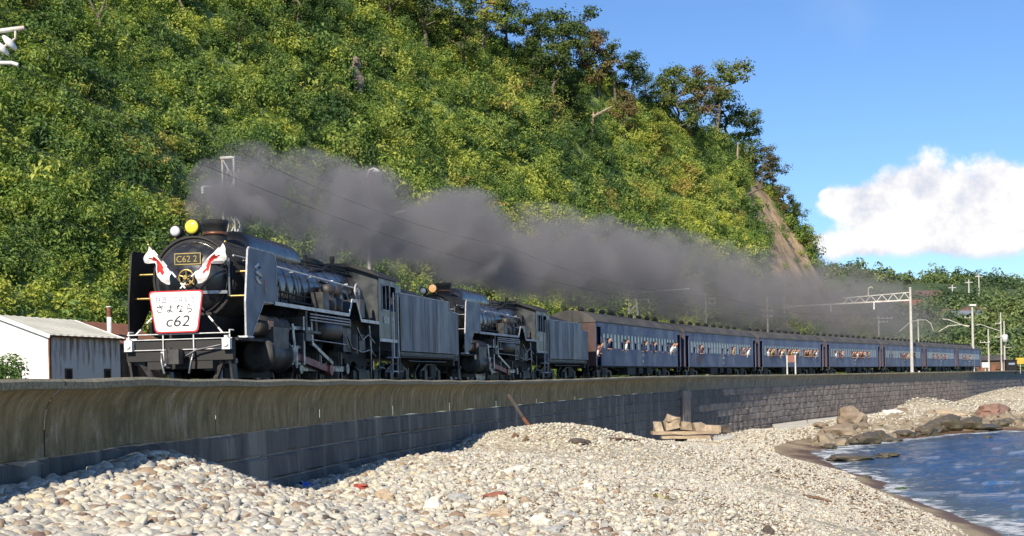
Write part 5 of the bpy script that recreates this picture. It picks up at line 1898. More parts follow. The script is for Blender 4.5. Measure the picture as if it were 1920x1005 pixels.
def tree_meshes(seed, n_limb=6, spread=.30, lo=.35, leaves=1500, size=.036, lop=0.0):
    """a tree one unit tall: tapered trunk with limbs; leaves gathered in clumps at limb ends"""
    r = random.Random(seed)
    tr = MB()
    bend = [(r.uniform(-.04, .04), r.uniform(-.04, .04)) for _ in range(5)]
    spine = [Vector((0, 0, -.04))]
    for i in range(1, 6):
        spine.append(Vector((bend[i - 1][0] * i * .5 + lop * i * .04, bend[i - 1][1] * i * .5, i * .17)))
    tr.tube(spine, [.026, .023, .020, .016, .011, .005], n=7)
    clumps = []
    for k in range(n_limb):
        f = lo + (1 - lo) * (k + r.uniform(0, .6)) / n_limb
        i = min(4, int(f * 5))
        a = spine[i].lerp(spine[i + 1], f * 5 - i)
        ang = k * 2.4 + r.uniform(-.5, .5)
        ln_ = spread * r.uniform(.55, 1.1) * (1.15 - .55 * f)
        d_ = Vector((math.cos(ang), math.sin(ang), r.uniform(.25, .75)))
        e = a + d_ * ln_
        mid = a.lerp(e, .5) + Vector((0, 0, -.02))
        tr.tube([a, mid, e], [.011, .008, .003], n=5)
        clumps.append((e, r.uniform(.11, .17)))
        clumps.append((a.lerp(e, .75) + Vector((r.uniform(-.09, .09), r.uniform(-.09, .09), r.uniform(-.10, .08))), r.uniform(.09, .14)))
        clumps.append((mid + Vector((r.uniform(-.05, .05), r.uniform(-.05, .05), .05)), r.uniform(.06, .10)))
    clumps.append((spine[-1] + Vector((0, 0, .03)), .10))
    vs, fs, rn = [], [], []
    for q in range(leaves):
        c, cr_ = r.choice(clumps)
        d_ = Vector((r.gauss(0, 1), r.gauss(0, 1), r.gauss(0, .75))).normalized()
        p = c + Vector((d_.x, d_.y, d_.z * .80)) * cr_ * r.uniform(.35, 1.08)
        nrm = (d_ + Vector((r.gauss(0, .5), r.gauss(0, .5), .5 + r.gauss(0, .4)))).normalized()
        M = nrm.to_track_quat('Z', 'Y').to_matrix() @ Matrix.Rotation(r.uniform(0, 6.28), 3, 'Z')
        L_, W_ = size * r.uniform(.7, 1.4), size * r.uniform(.45, .8)
        o_ = len(vs)
        for x, y, z in ((-L_ / 2, 0, -.1 * L_), (0, -W_ / 2, 0), (L_ / 2, 0, -.1 * L_), (0, W_ / 2, 0)):
            vs.append(tuple(p + M @ Vector((x, y, z))))
        fs += [(o_, o_ + 1, o_ + 2), (o_, o_ + 2, o_ + 3)]
        rn += [r.random()] * 4
    me = bpy.data.meshes.new('crown')
    me.from_pydata(vs, [], fs)
    at_ = me.attributes.new('rnd', 'FLOAT', 'POINT')
    at_.data.foreach_set('value', rn)
    me.update()
    return tr.mesh('trunk'), me


TREES = [tree_meshes(11, 9, .32, .22, 2600), tree_meshes(12, 8, .30, .36, 2200), tree_meshes(13, 10, .36, .15, 3000), tree_meshes(14, 8, .30, .38, 2000, lop=.8), tree_meshes(15, 9, .26, .18, 2200), tree_meshes(16, 8, .36, .42, 2000, lop=-.6)]
tree_list = [  # u, v of the base, v of the top, kind, crown, words
    (905, 120, -60, 2, 1, 'bushy green tree at the top edge beside the open sky'), (950, 112, -22, 0, 0, 'dark tree on the ridge left of the first gap of sky'), (985, 128, 26, 4, 0, 'small dark tree in the first notch of the skyline'),
    (1012, 150, 2, 3, 0, 'slender leaning tree reaching up at the top of the ridge'), (1058, 165, 2, 1, 0, 'tallest dark tree on the ridge with a long bare trunk'), (1092, 172, 22, 0, 0, 'broad dark tree right of the tallest ridge tree'),
    (1122, 185, 44, 2, 2, 'brownish round tree on the upper ridge'), (1155, 195, 78, 5, 0, 'flat-topped thin tree leaning out over the sky'), (1186, 205, 86, 1, 0, 'dark tree with layered crown on the middle ridge'), (1215, 214, 120, 4, 0, 'low dark tree in the dip of the ridge'),
    (1245, 222, 132, 0, 1, 'green tree rising from the dip of the ridge'), (1272, 262, 108, 2, 0, 'dark round-crowned tree of the ridge group'), (1306, 258, 128, 0, 2, 'russet-tinged tree in the middle of the ridge group'), (1342, 262, 112, 5, 0, 'spreading tree with open crown against the sky'),
    (1372, 285, 150, 3, 0, 'leaning tree near the seaward end of the ridge group'), (1396, 292, 180, 1, 0, 'last tall tree of the ridge overhanging the steep nose'), (1405, 325, 240, 4, 1, 'thin pale-trunked tree on the nose of the hill'),
    (1428, 350, 262, 4, 2, 'russet tree on the steep nose of the hill'), (1450, 372, 292, 0, 2, 'russet bushy tree high on the nose above the landslide'), (1472, 410, 335, 4, 2, 'dark russet tree beside the bare landslide'), (1492, 448, 378, 0, 0, 'small dark tree low on the nose of the hill'),
    (1512, 484, 428, 2, 0, 'small tree at the lower edge of the hill nose'), (1040, 235, 78, 1, 0, 'tree with long bare grey trunk on the upper slope'), (1292, 285, 200, 3, 0, 'twin-stemmed tree below the ridge group'),
    (1000, 190, 96, 2, 1, 'leafy tree on the slope under the first gap of sky'), (1080, 250, 150, 0, 1, 'green tree on the slope below the tallest ridge tree'), (1170, 262, 165, 2, 2, 'brown-tinted tree on the slope below the middle ridge'), (1235, 300, 205, 0, 1, 'leafy tree on the slope below the ridge dip'),
    (870, 150, 10, 0, 0, 'dark tree high on the slope left of the sky'), (800, 110, -40, 2, 0, 'dark spreading tree at the top edge left of the ridge'), (735, 80, -60, 0, 0, 'dark tree cut off by the top edge above the rock'), (345, 60, -70, 3, 0, 'pale-stemmed tree cut off by the top edge above the white hut'),
    (560, 60, -60, 2, 1, 'green tree cut off by the top edge above the leading engine'), (660, 350, 268, 4, 1, 'small tree on the slope beside the smoke'), (450, 110, 20, 2, 1, 'leafy tree high on the slope above the lattice mast'), (120, 60, -50, 0, 1, 'leafy tree near the top left corner')]
for (u, vb, vt, k, c, words) in tree_list:
    base = hill_hit(u, vb)
    H_ = max(2.5, (vb - vt) / F * base.y * 0.93)
    o = thing('hill_tree', words, 'tree', base, random.uniform(0, 6.28), 'trees standing on the hill')
    o.scale = (H_ * random.uniform(.95, 1.15), H_ * random.uniform(.95, 1.15), H_)
    link('trunk', TREES[k][0], m_bark, o)
    cr_ = link('crown', TREES[k][1], None, o)
    if not TREES[k][1].materials:
        TREES[k][1].materials.append(m_crown[0])
    cr_.material_slots[0].link = 'OBJECT'
    cr_.material_slots[0].material = m_crown[c]


def dead_tree(words, u, vb, pts_, m_=m_pale, r0=.22):
    base = hill_hit(u, vb)
    mb = MB()
    for pl in pts_:
        P_ = []
        for (uu_, vv_) in pl:
            P_.append(PX(uu_, vv_, base.y) - base)
        mb.tube(P_, [r0 * (1 - .7 * i / max(1, len(P_) - 1)) for i in range(len(P_))], n=7)
    o = mb.build('dead_tree', m_)
    o.location = base - Vector((0, 0.8, 0))
    return tag(o, words, 'tree')


dead_tree('broken pale dead trunk with one bent limb on the slope', 1108, 252, [[(1108, 262), (1110, 235), (1112, 212)], [(1110, 222), (1126, 214), (1147, 202)]], r0=.26)
dead_tree('bare forked grey tree near the top left of the hill', 200, 62, [[(198, 66), (192, 40), (178, 12), (168, -8)], [(192, 40), (200, 20), (206, 4)]], m_bark, .13)
dead_tree('thin dead pole of a tree on the slope above the lamp mast', 845, 70, [[(843, 74), (846, 40), (845, -4)], [(846, 30), (852, 18)]], m_bark, .14)
dead_tree('pale bare stem standing on the nose of the hill', 1380, 300, [[(1380, 318), (1381, 290), (1382, 268)]], m_pale, .22)
dead_tree('fallen dark log lying across the lower nose slope', 1395, 375, [[(1330, 378), (1370, 368), (1400, 366), (1432, 352)]], m_bark, .26)

# rock outcrop in the bushes
rk_m = mat('outcrop_rock', (0.30, 0.24, 0.19), (0.16, 0.13, 0.11), rough=0.9, scale=.6, bump=.2, bscale=2)
base = hill_hit(666, 165)
mb = MB()
for k, (du, v, w, h) in enumerate(((2, 118, 10, 14), (0, 136, 11, 18), (6, 156, 13, 22), (3, 176, 12, 20), (-9, 152, 8, 12))):
    c = PX(666 + du, v, base.y - 1.2) - base
    q = base.y / F
    mb.ball((c.x, c.y, c.z), (w * q * .75, .9, h * q * .75), 9, 7)
for i, v in enumerate(mb.v):
    nz = noise.noise_vector(Vector(v) * 1.3) * .35
    mb.v[i] = tuple(Vector(v) + nz)
mb.sm = [False] * len(mb.sm)
o = mb.build('rock_outcrop', rk_m)
o.location = base
tag(o, 'narrow bare rock pillar showing among the bushes of the hillside', 'rock')

# ------------------------------------------------------------------ huts beside the line
m_wallw = mat('white_plaster', (0.74, 0.73, 0.70), (0.66, 0.65, 0.62), rough=0.85, scale=2)
m_roofm = mat('pale_metal_roof', (0.56, 0.54, 0.44), (0.68, 0.66, 0.55), rough=0.6, scale=1.2, stretch=(.4, 1, 1))
m_rustroof = mat('brown_rust_roof', (0.27, 0.105, 0.055), (0.17, 0.075, 0.045), rough=0.75, scale=2)
m_stain = bpy.data.materials.new('stained_wall')
m_stain.use_nodes = True
t = m_stain.node_tree
b = t.nodes['Principled BSDF']
b.inputs['Roughness'].default_value = 0.85
oc = nd(t, 'ShaderNodeTexCoord').outputs['Object']
mp = nd(t, 'ShaderNodeMapping')
mp.inputs[3].default_value = (2.6, 2.6, 0.28)
t.links.new(oc, mp.inputs[0])
n1_ = nd(t, 'ShaderNodeTexNoise', inp={'Scale': 2.0, 'Detail': 7, 'Roughness': 0.65})
t.links.new(mp.outputs[0], n1_.inputs['Vector'])
sepz = nd(t, 'ShaderNodeSeparateXYZ')
t.links.new(oc, sepz.inputs[0])
st_f = mth(t, 'ADD', n1_.outputs[0], mth(t, 'MULTIPLY', smooth(t, sepz.outputs[2], 0.5, 1.95), 0.22))
c_ = mixc(t, smooth(t, st_f, 0.62, 0.84), (0.78, 0.77, 0.73), (0.28, 0.19, 0.11))
t.links.new(c_, b.inputs['Base Color'])


def hut(name, label, corner, ang, Ls, Wd, eave, rise, base_z, wall_s, wall_g, roof_m):
    """corner = near seaward corner; side runs along local x, depth along local +y"""
    h = thing(name, label, 'hut', (corner.x, corner.y, base_z), ang)
    E, Rg = eave - base_z, eave - base_z + rise
    s1 = MB().b2((0, 0, 0), (Ls, .08, E)).build('side_wall', wall_s, h)
    MB().b2((0, Wd - .08, 0), (Ls, Wd, E)).build('side_wall', wall_s, h)
    for x in (0.0, Ls - .08):
        g = MB().add([(x, .08, 0), (x, Wd - .08, 0), (x, Wd - .08, E), (x, Wd / 2, Rg - .03), (x, .08, E), (x + .08, .08, 0), (x + .08, Wd - .08, 0), (x + .08, Wd - .08, E), (x + .08, Wd / 2, Rg - .03), (x + .08, .08, E)],
                     [(0, 1, 2, 3, 4), (9, 8, 7, 6, 5), (0, 5, 6, 1), (1, 6, 7, 2), (2, 7, 8, 3), (3, 8, 9, 4), (4, 9, 5, 0)])
        g.build('gable_wall', wall_g, h)
    for y0, y1 in ((-.12, Wd / 2), (Wd + .12, Wd / 2)):
        z0 = E - .06
        r_ = MB()
        n = 22
        x0, x1 = -.10, Ls + .10
        vs, fs = [], []
        for k in range(n + 1):
            x = x0 + (x1 - x0) * k / n
            dz = .018 if k % 2 else 0
            vs += [(x, y0, z0 + dz), (x, y1, Rg + dz), (x, y0, z0 + dz - .045), (x, y1, Rg + dz - .045)]
        for k in range(n):
            a = k * 4
            fs += [(a, a + 4, a + 5, a + 1), (a + 2, a + 3, a + 7, a + 6), (a, a + 2, a + 6, a + 4), (a + 1, a + 5, a + 7, a + 3)]
        fs += [(0, 1, 3, 2), (n * 4, n * 4 + 2, n * 4 + 3, n * 4 + 1)]
        r_.add(vs, fs)
        ro = r_.build('roof', roof_m, h)
        MB().b2((x0, y0 - .012, z0 - .055), (x1, y0 + .03, z0 + .002)).build('rusty_eave', m_rust, ro)
    for x in (-.115, Ls + .095):
        fb_ = MB()
        fb_.bar((x + .01, -.12, E - .10), (x + .01, Wd / 2, Rg - .04), .03, .12).bar((x + .01, Wd + .12, E - .10), (x + .01, Wd / 2, Rg - .04), .03, .12)
        fb_.build('barge_board', m_white if wall_g is m_wallw else m_wood, h)
    return h, s1


crn = PX(91.5, 660, 42.0)
ha = math.atan2(.97, .247)
h1, side1 = hut('white_hut', 'white hut with pale metal roof and rust-streaked side beside the track', crn, ha, 4.2, 3.6, 2.0, .64, -.25, m_stain, m_wallw, m_roofm)
for x in (1.05, 3.35):
    w_ = MB().b2((x - .20, -.03, .62), (x + .20, .01, 1.16)).build('window', m_wood, h1)
    MB().b2((x - .13, -.036, .78), (x + .13, -.031, 1.10)).build('pane', m_dark, w_)
    MB().b2((x - .22, -.06, .70), (x + .22, .0, .745)).build('sill', m_greyline, w_)
MB().b2((-.04, -.05, 0), (.05, -.004, 2.18)).build('corner_board', m_rust, h1)
MB().b2((-.006, .9, 0), (-.001, 2.9, .52)).build('patched_plaster', mat('grey_patch', (0.52, 0.53, 0.52), (0.44, 0.45, 0.45), rough=.9, scale=4), h1)
crn2 = PX(196, 660, 50.0)
h2, _ = hut('brown_hut', 'small brown hut with rusty roof and chimney pipe behind the white hut', crn2, ha, 4.5, 3.2, 2.0, .85, -.25, m_wood, m_wood, m_rustroof)
for k in range(9):
    MB().b2((.2 + k * .46, -.02, 0.03), (.62 + k * .46, -.002, 2.0)).build('board', m_wood, h2)
pc = PX(205, 607, 51.5)
ch = MB().lathe([(.09, -.5), (.09, .28), (.085, .28), (.085, .62), (.11, .62), (.11, .66), (.0, .66)], (0, 0, 0), n=12).build('chimney_pipe', m_white, h2)
ch.location = h2.matrix_basis.inverted() @ pc
MB().lathe([(.095, .26), (.095, .63)], (0, 0, 0), n=12).build('rusty_pipe_top', m_rust, ch)

# shrub in front of the white hut
sb_ = thing('roadside_shrub', 'light green shrub in front of the white hut at the left edge', 'shrub', PX(14, 735, 27.0))
sb_.location.z = -.25
me = leaf_clump('foliage', 1300, m_leaf, (.62, .4, .60), .085, 7, 77)
link('foliage', me, None, sb_, (0, 0, .28))
st_ = MB()
for k in range(7):
    a = k * .9
    st_.tube([(0, 0, -.05), (.08 * math.cos(a), .08 * math.sin(a), .2), (.28 * math.cos(a), .28 * math.sin(a), .5 + .1 * math.sin(k * 3))], [.012, .009, .003], n=5)
st_.build('stem', m_bark, sb_)

# ------------------------------------------------------------------ masts, gantries, wires
m_mast = mat('pale_mast_paint', (0.60, 0.59, 0.55), (0.46, 0.44, 0.40), rough=0.6, scale=2.5, c3=(0.36, 0.28, 0.20))
m_concp = mat('concrete_pole', (0.50, 0.48, 0.44), (0.40, 0.38, 0.35), rough=0.85, scale=2)
m_por = mat('white_porcelain', (0.78, 0.77, 0.74), rough=0.25)
m_wire = mat('dark_wire', (0.05, 0.05, 0.055), rough=0.6)


def base_at(u, d):
    p = PX(u, 720, d)
    p.z = -0.25
    return p


def lattice_mast(label, u, vt, d, w=.42, arms=()):
    b0 = base_at(u, d)
    H_ = PX(u, vt, d).z - b0.z
    o = thing('lattice_mast', label, 'mast', b0, trk(20)[2] * -1, 'masts along the railway')
    for sx_ in (-1, 1):
        for sy_ in (-1, 1):
            MB().b2((sx_ * w / 2 - .03, sy_ * w / 2 - .03, 0), (sx_ * w / 2 + .03, sy_ * w / 2 + .03, H_)).build('leg', m_mast, o)
    n = max(4, int(H_ / .75))
    for k in range(n):
        z0, z1 = H_ * k / n, H_ * (k + 1) / n
        f = 1 if k % 2 else -1
        mb = MB()
        for y in (-w / 2, w / 2):
            mb.bar((-f * w / 2, y, z0), (f * w / 2, y, z1), .03, .045)
        for x in (-w / 2, w / 2):
            mb.bar((x, -f * w / 2, z0), (x, f * w / 2, z1), .03, .045)
        mb.build('lattice_brace', m_mast, o)
    MB().box((0, 0, H_ + .02), (w + .12, w + .12, .08)).build('cap', m_mast, o)
    for (v, u1, dv) in arms:
        p = o.matrix_basis.inverted() @ PX(u, v, d)
        q = o.matrix_basis.inverted() @ PX(u1, v + dv, d)
        p.x = q.x = 0 if False else p.x
        q = o.matrix_basis.inverted() @ PX(u1, v + dv, d)
        ar = MB().tube([p, q], .04).build('arm', m_mast, o)
        iz = q
        MB().lathe([(.02, 0), (.08, -.04), (.03, -.08), (.08, -.13), (.03, -.17), (.07, -.22), (.02, -.26)], iz, n=8).build('insulator', m_por, ar)
    return o


def pole(label, u, vt, d, r=.11, arms=(), cat='pole', name='utility_pole', grp='poles along the railway', mm=None, ub=None):
    """arms: (v, u_left, u_right)"""
    b0 = base_at(ub or u, d)
    tp = PX(u, vt, d)
    o = thing(name, label, cat, b0, 0, grp)
    MB().cyl((0, 0, 0), (0, 0, tp.z - b0.z), r * 1.25, r * .8, n=10).build('shaft', mm or m_concp, o)
    for (v, ul, ur) in arms:
        z = PX(u, v, d).z - b0.z
        x0, x1 = (ul - u) / F * d, (ur - u) / F * d
        ar = MB().b2((x0, -r - .08, z - .045), (x1, -r - .01, z + .045)).build('crossarm', m_mast, o)
        n = max(1, int(abs(x1 - x0) / .6))
        for k in range(n + 1):
            x = x0 + (x1 - x0) * (k + .15) / (n + .3)
            MB().lathe([(.02, .04), (.055, .07), (.06, .13), (.03, .16), (.05, .19), (.0, .22)], (x, -r - .045, z), n=8).build('insulator', m_por, ar)
    return o


def bracket(o, pts_px, d, r=.035, nm='bracket_arm'):
    b0 = o.location
    return MB().tube([PX(u, v, d) - b0 for u, v in pts_px], r).build(nm, m_mast, o)


lattice_mast('tall white lattice mast rising behind the leading engine smoke', 442, 298, 48, .44, arms=((350, 380, -0),))
lp = pole('slender mast with curved lamp arm standing inside the smoke', 694, 372, 61, .10, arms=((349, 654, 690),), name='lamp_mast', cat='mast', grp='masts along the railway', ub=698)
bracket(lp, [(694, 375), (690, 340), (689, 326), (693, 319), (701, 316), (706, 318)], 61, .055, 'lamp_arm')
MB().lathe([(.05, .08), (.16, .0), (.18, -.10), (.0, -.12)], PX(706, 320, 61) - lp.location, n=12).build('lamp_head', m_white, lp)
bracket(lp, [(697, 425), (735, 402), (760, 395)], 61, .03)
lm = lattice_mast('lattice mast behind the roof of the first coach', 1191, 548, 103, .62, arms=((640, 1176, 0), (562, 1216, 0)))
bracket(lm, [(1200, 642), (1225, 632), (1262, 612)], 103, .06)
bracket(lm, [(1192, 549), (1230, 547), (1292, 543)], 103, .04)
pole('thin grey pole behind the second coach roof', 1327, 548, 122, .09, arms=((561, 1332, 1345), (570, 1332, 1345)))
pole('telegraph pole with two crossarms above the third coach', 1442, 557, 140, .11, arms=((583, 1430, 1452), (594, 1432, 1451)))
pole('short pole with small crossarms left of the telegraph pole', 1380, 590, 150, .08, arms=((596, 1365, 1396),))

# portal gantry across the line
g_in, g_sea = base_at(1474, 156.6), W(132, 2.55, -.2)
ga = thing('gantry', 'white portal gantry spanning the line over the fifth coach', 'gantry', g_sea, 0)
topS = PX(1677, 541, g_sea.y)
MB().cyl((0, 0, 0), Vector((0, 0, topS.z - g_sea.z)), .19, .13, n=12).build('post', m_concp, ga)
MB().lathe([(.16, 0), (.16, .05), (.10, .10), (.0, .12)], (0, 0, topS.z - g_sea.z), n=12).build('post_cap', m_concp, ga)
p_in = g_in - g_sea
topI = PX(1472, 555, 156.6)
MB().cyl(p_in, p_in + Vector((0, 0, topI.z - g_in.z)), .17, .12, n=12).build('post', m_concp, ga)
zs, zi = PX(1679, 563, g_sea.y).z - g_sea.z, PX(1473, 575, 156.6).z - g_sea.z
A_, B_ = Vector((0, 0, zs)), Vector((p_in.x, p_in.y, zi))
MB().bar(A_, B_, .13, .16).build('beam', m_mast, ga)
A2 = Vector((0, 0, zs + .85))
B2 = A_.lerp(B_, .52) + Vector((0, 0, .62))
MB().bar(A2, B2, .08, .08).build('upper_chord', m_mast, ga)
for k in range(6):
    f = k / 6
    lo_, hi_ = A_.lerp(B_, .52 * f), A2.lerp(B2, (k + .5) / 6)
    MB().bar(lo_, hi_, .06).build('brace', m_mast, ga)
    MB().bar(hi_, A_.lerp(B_, .52 * (k + 1) / 6), .06).build('brace', m_mast, ga)
for f in (.28, .62):
    q = A_.lerp(B_, f)
    MB().lathe([(.03, 0), (.10, -.1), (.04, -.2), (.10, -.3), (.04, -.4), (.10, -.5), (.04, -.6), (.10, -.7), (.03, -.9)], q, n=8).build('insulator_string', m_por, ga)
q = A2.lerp(B2, .62)
MB().tube([q, q + Vector((0, 0, .7)), q + Vector((.1, 0, .95)), q + Vector((.4, 0, 1.0)), q + Vector((.5, 0, .85))], .05).build('lamp_arm', m_mast, ga)

pole('white post with crossarms left of the far brackets', 1650, 592, 190, .13, arms=((597, 1638, 1676), (604, 1650, 1668)), name='line_post')
p1 = pole('white bracket post beyond the gantry', 1724, 598, 205, .14, name='line_post')
bracket(p1, [(1686, 622), (1708, 603), (1724, 600), (1736, 600), (1745, 606), (1750, 620)], 205, .07)
p2 = pole('tall white mast standing on the sea wall near the end of the train', 1822, 574, W(178, 2.5, 0).y, .17, arms=((596, 1806, 1818),), name='line_mast', cat='mast', grp='masts along the railway', ub=1826)
bracket(p2, [(1767, 598), (1780, 600), (1800, 608), (1816, 613)], W(178, 2.5, 0).y, .07)
bracket(p2, [(1760, 622), (1778, 611), (1800, 609), (1818, 611)], W(178, 2.5, 0).y, .06)
MB().b2((-.45, -.35, PX(1822, 572, p2.location.y).z - p2.location.z - .12), (.45, .35, PX(1822, 572, p2.location.y).z - p2.location.z + .1)).build('head_box', m_white, p2)
p3 = pole('white post right of the last coach under a long bracket', 1855, 617, 215, .13, arms=((642, 1838, 1857),), name='line_post')
bracket(p3, [(1830, 610), (1838, 608), (1852, 613), (1876, 621)], 215, .06)
p4 = pole('slim mast second from the right edge', 1875, 586, 222, .14, arms=((607, 1863, 1874), (632, 1863, 1876)), name='line_mast', cat='mast', grp='masts along the railway', ub=1879)
p5 = pole('slim mast at the right edge carrying a white transformer drum', 1881, 602, 218, .13, name='line_mast', cat='mast', grp='masts along the railway', ub=1885)
MB().lathe([(.0, -.65), (.45, -.6), (.48, .4), (.40, .55), (.0, .6)], PX(1884, 634, 217.5) - p5.location, n=14).build('transformer', m_white, p5)
bracket(p5, [(1883, 652), (1897, 651)], 218, .05)

# small line-side things by the far end
sg = thing('signal_post', 'short white signal post beside the far end of the train', 'signal', W(180, 2.4, -.2))
MB().cyl((0, 0, 0), (0, 0, 1.0), .1, n=8).build('post', m_concp, sg)
MB().box((0, 0, 1.3), (1.0, .5, .75)).build('head', m_white, sg)
cbx = thing('relay_cabinet', 'dark relay cabinet near the right edge behind the wall', 'cabinet', base_at(1896, 215))
MB().b2((-.85, -.4, 0), (.85, .4, 2.1)).build('case', m_dark, cbx)
MB().b2((-.95, -.5, 2.1), (.95, .5, 2.2)).build('lid', m_soot, cbx)
MB().b2((-.5, -.42, 1.4), (.5, -.401, 1.7)).build('label_plate', m_sash, cbx)
ys = thing('yellow_sign', 'yellow board on a post at the far right edge', 'sign', base_at(1914, 218))
MB().cyl((0, 0, 0), (0, 0, 1.6), .06, n=8).build('post', m_concp, ys)
MB().b2((-.75, -.08, 1.5), (.75, -.04, 2.5)).build('board', mat('yellow_board', (0.62, 0.42, 0.05), (0.5, 0.32, 0.04), rough=.5, scale=3), ys)
sd_ = thing('station_shed', 'low dark shed behind the last coach', 'shed', base_at(1860, 232))
MB().b2((-3.0, 0, 0), (2.6, 4, 2.3)).build('wall', m_wood, sd_)
MB().add([(-3.4, -.4, 2.3), (3.0, -.4, 2.3), (3.0, 4.4, 2.3), (-3.4, 4.4, 2.3), (-3.4, 2, 3.2), (3.0, 2, 3.2)], [(0, 1, 5, 4), (3, 4, 5, 2), (0, 4, 3), (1, 2, 5), (0, 3, 2, 1)]).build('roof', m_roof, sd_)
for k in range(6):
    MB().b2((-2.8 + k * .92, -.01, .05), (-2.0 + k * .92, -.04, 1.5)).build('door_panel', m_rustroof if k % 2 else m_wood, sd_)

# board on two posts standing on the wall
bw = W(87.5, WALL - .05, 0)
bw.z = wall_top(87.5)
bs_ = thing('notice_board', 'red brown board on two posts standing on the sea wall', 'sign', bw)
dpx = bw.y / F
MB().b2((-9 * dpx, -.03, 0), (-6.5 * dpx, .03, 36 * dpx)).build('post', m_mast, bs_)
MB().b2((6.5 * dpx, -.03, 0), (9 * dpx, .03, 36 * dpx)).build('post', m_mast, bs_)
MB().b2((-6.4 * dpx, -.025, 23 * dpx), (6.4 * dpx, .025, 36 * dpx)).build('board', mat('red_board', (0.30, 0.12, 0.085), (0.22, 0.10, 0.075), rough=.6, scale=4), bs_)

# near catenary bracket at the top left corner
nb_ = thing('catenary_bracket', 'white catenary bracket with insulators at the top left corner', 'bracket', base_at(-120, 20.0), 0, 'masts along the railway')
b0 = nb_.location
MB().b2((-.2, -.2, 0), (.2, .2, 8.2)).build('mast', m_concp, nb_)
MB().tube([PX(-118, 66, 20) - b0, PX(0, 58, 20) - b0, PX(46, 52, 20) - b0], .036).build('upper_arm', m_mast, nb_)
MB().tube([PX(-118, 150, 20) - b0, PX(-20, 118, 20) - b0, PX(22, 118, 20) - b0, PX(34, 122, 20) - b0], .032).build('lower_arm', m_mast, nb_)
MB().tube([PX(29, 55, 20) - b0, PX(29, 72, 20) - b0, PX(10, 86, 20) - b0, PX(-20, 112, 20) - b0], .02).build('link', m_mast, nb_)
for (u, v) in ((18, 80), (3, 90), (-12, 100)):
    MB().lathe([(.03, -.05), (.13, -.02), (.14, .01), (.04, .05)], PX(u, v, 20) - b0, (-.75, .1, -.6), n=14).build('insulator', m_por, nb_)

wires = [('contact wire', 'taut contact wire running just above the locomotives', 0.15, 5.22, .0, -12, 150, .0055),
         ('messenger', 'sagging messenger wire high above the locomotives', 0.1, 6.35, .45, -12, 150, .006),
         ('feeder', 'dark feeder wire crossing the hillside high on the left', -5.2, 8.6, .5, -22, 128, .010),
         ('feeder', 'second dark wire low across the hillside on the left', -5.8, 6.9, .5, -22, 128, .009),
         ('feeder', 'thin telegraph wire along the foot of the hill', -7.4, 5.6, .5, -22, 128, .008)]
for _, lb, l, h, sag, s0, s1, r in wires:
    pts_ = []
    for s_ in np.arange(s0, s1, 2.0):
        f = ((s_ + 12) % 45) / 45
        pts_.append(W(s_, l, h - sag * 4 * f * (1 - f)))
    o = MB().tube(pts_, r, n=5).build('overhead_wire', m_wire)
    tag(o, lb, 'wire', 'overhead wires')

# ------------------------------------------------------------------ far houses and poles on the hill across the bay
m_redroof = mat('red_roof', (0.15, 0.085, 0.075), (0.12, 0.075, 0.065), rough=.7, scale=.8)
m_blueroof = mat('blue_roof', (0.14, 0.16, 0.20), (0.17, 0.19, 0.23), rough=.6, scale=.8)


def far_z(u, d):
    j = int(np.clip(np.searchsorted(fu, u), 0, len(fu) - 1))
    return float(np.interp(d, fd[:40], FZ[:40, j]))


def house(u, d, w, dp, h, roof, words, rz=0.0, lift=-2.2):
    w, dp, h = w * .75, dp * .75, h * .8
    p = PX(u, 600, d)
    p.z = far_z(u, d) + lift
    o = thing('far_house', words, 'house', p, rz, 'houses on the far hill')
    MB().b2((-w / 2, -dp / 2, -3), (w / 2, dp / 2, h)).build('wall', m_wood, o)
    r_ = h + 1.9
    MB().add([(-w / 2 - .5, -dp / 2 - .5, h), (w / 2 + .5, -dp / 2 - .5, h), (w / 2 + .5, dp / 2 + .5, h), (-w / 2 - .5, dp / 2 + .5, h), (-w / 2 - .2, 0, r_), (w / 2 + .2, 0, r_)],
             [(0, 1, 5, 4), (3, 4, 5, 2), (0, 4, 3), (1, 2, 5), (0, 3, 2, 1)]).build('roof', roof, o)
    for x in (-w * .28, 0, w * .28):
        f = MB().b2((x - .6, -dp / 2 - .04, h * .35), (x + .6, -dp / 2 - .005, h * .8)).build('window', m_greyline, o)
        MB().b2((x - .5, -dp / 2 - .07, h * .38), (x + .5, -dp / 2 - .045, h * .77)).build('pane', m_glass, f)


house(1716, 395, 13, 8, 3.2, m_rustroof, 'brown-roofed house seen through the smoke on the far hill', .2)
house(1740, 402, 10, 7, 3.0, m_redroof, 'red-roofed house right beside the brown-roofed one', (.1), -.5)
house(1790, 372, 10, 7, 3.2, m_redroof, 'small red-roofed house left of the blue-roofed house on the far hill', -.1)
house(1811, 368, 11, 7, 3.4, m_blueroof, 'blue-roofed house between the two red roofs', .1)
house(1828, 378, 9, 7, 3.0, m_redroof, 'rightmost red-roofed house on the far hill', 0)
for (u, vt, d, w) in ((1837, 513, 420, 'tall pole on the open slope of the far hill'), (1818, 524, 425, 'shorter pole left of the tall one on the far hill'), (1787, 538, 410, 'thin pole above the red roofs on the far hill')):
    p = PX(u, 600, d)
    p.z = far_z(u, d) - .3
    o = thing('far_pole', w, 'pole', p, 0, 'poles on the far hill')
    H_ = max(5.0, PX(u, vt, d).z - p.z)
    MB().cyl((0, 0, 0), (0, 0, H_), .28, .18, n=8).build('shaft', m_concp, o)
    MB().b2((-1.2, -.1, H_ - 1.0), (1.2, .1, H_ - .8)).build('crossarm', m_mast, o)

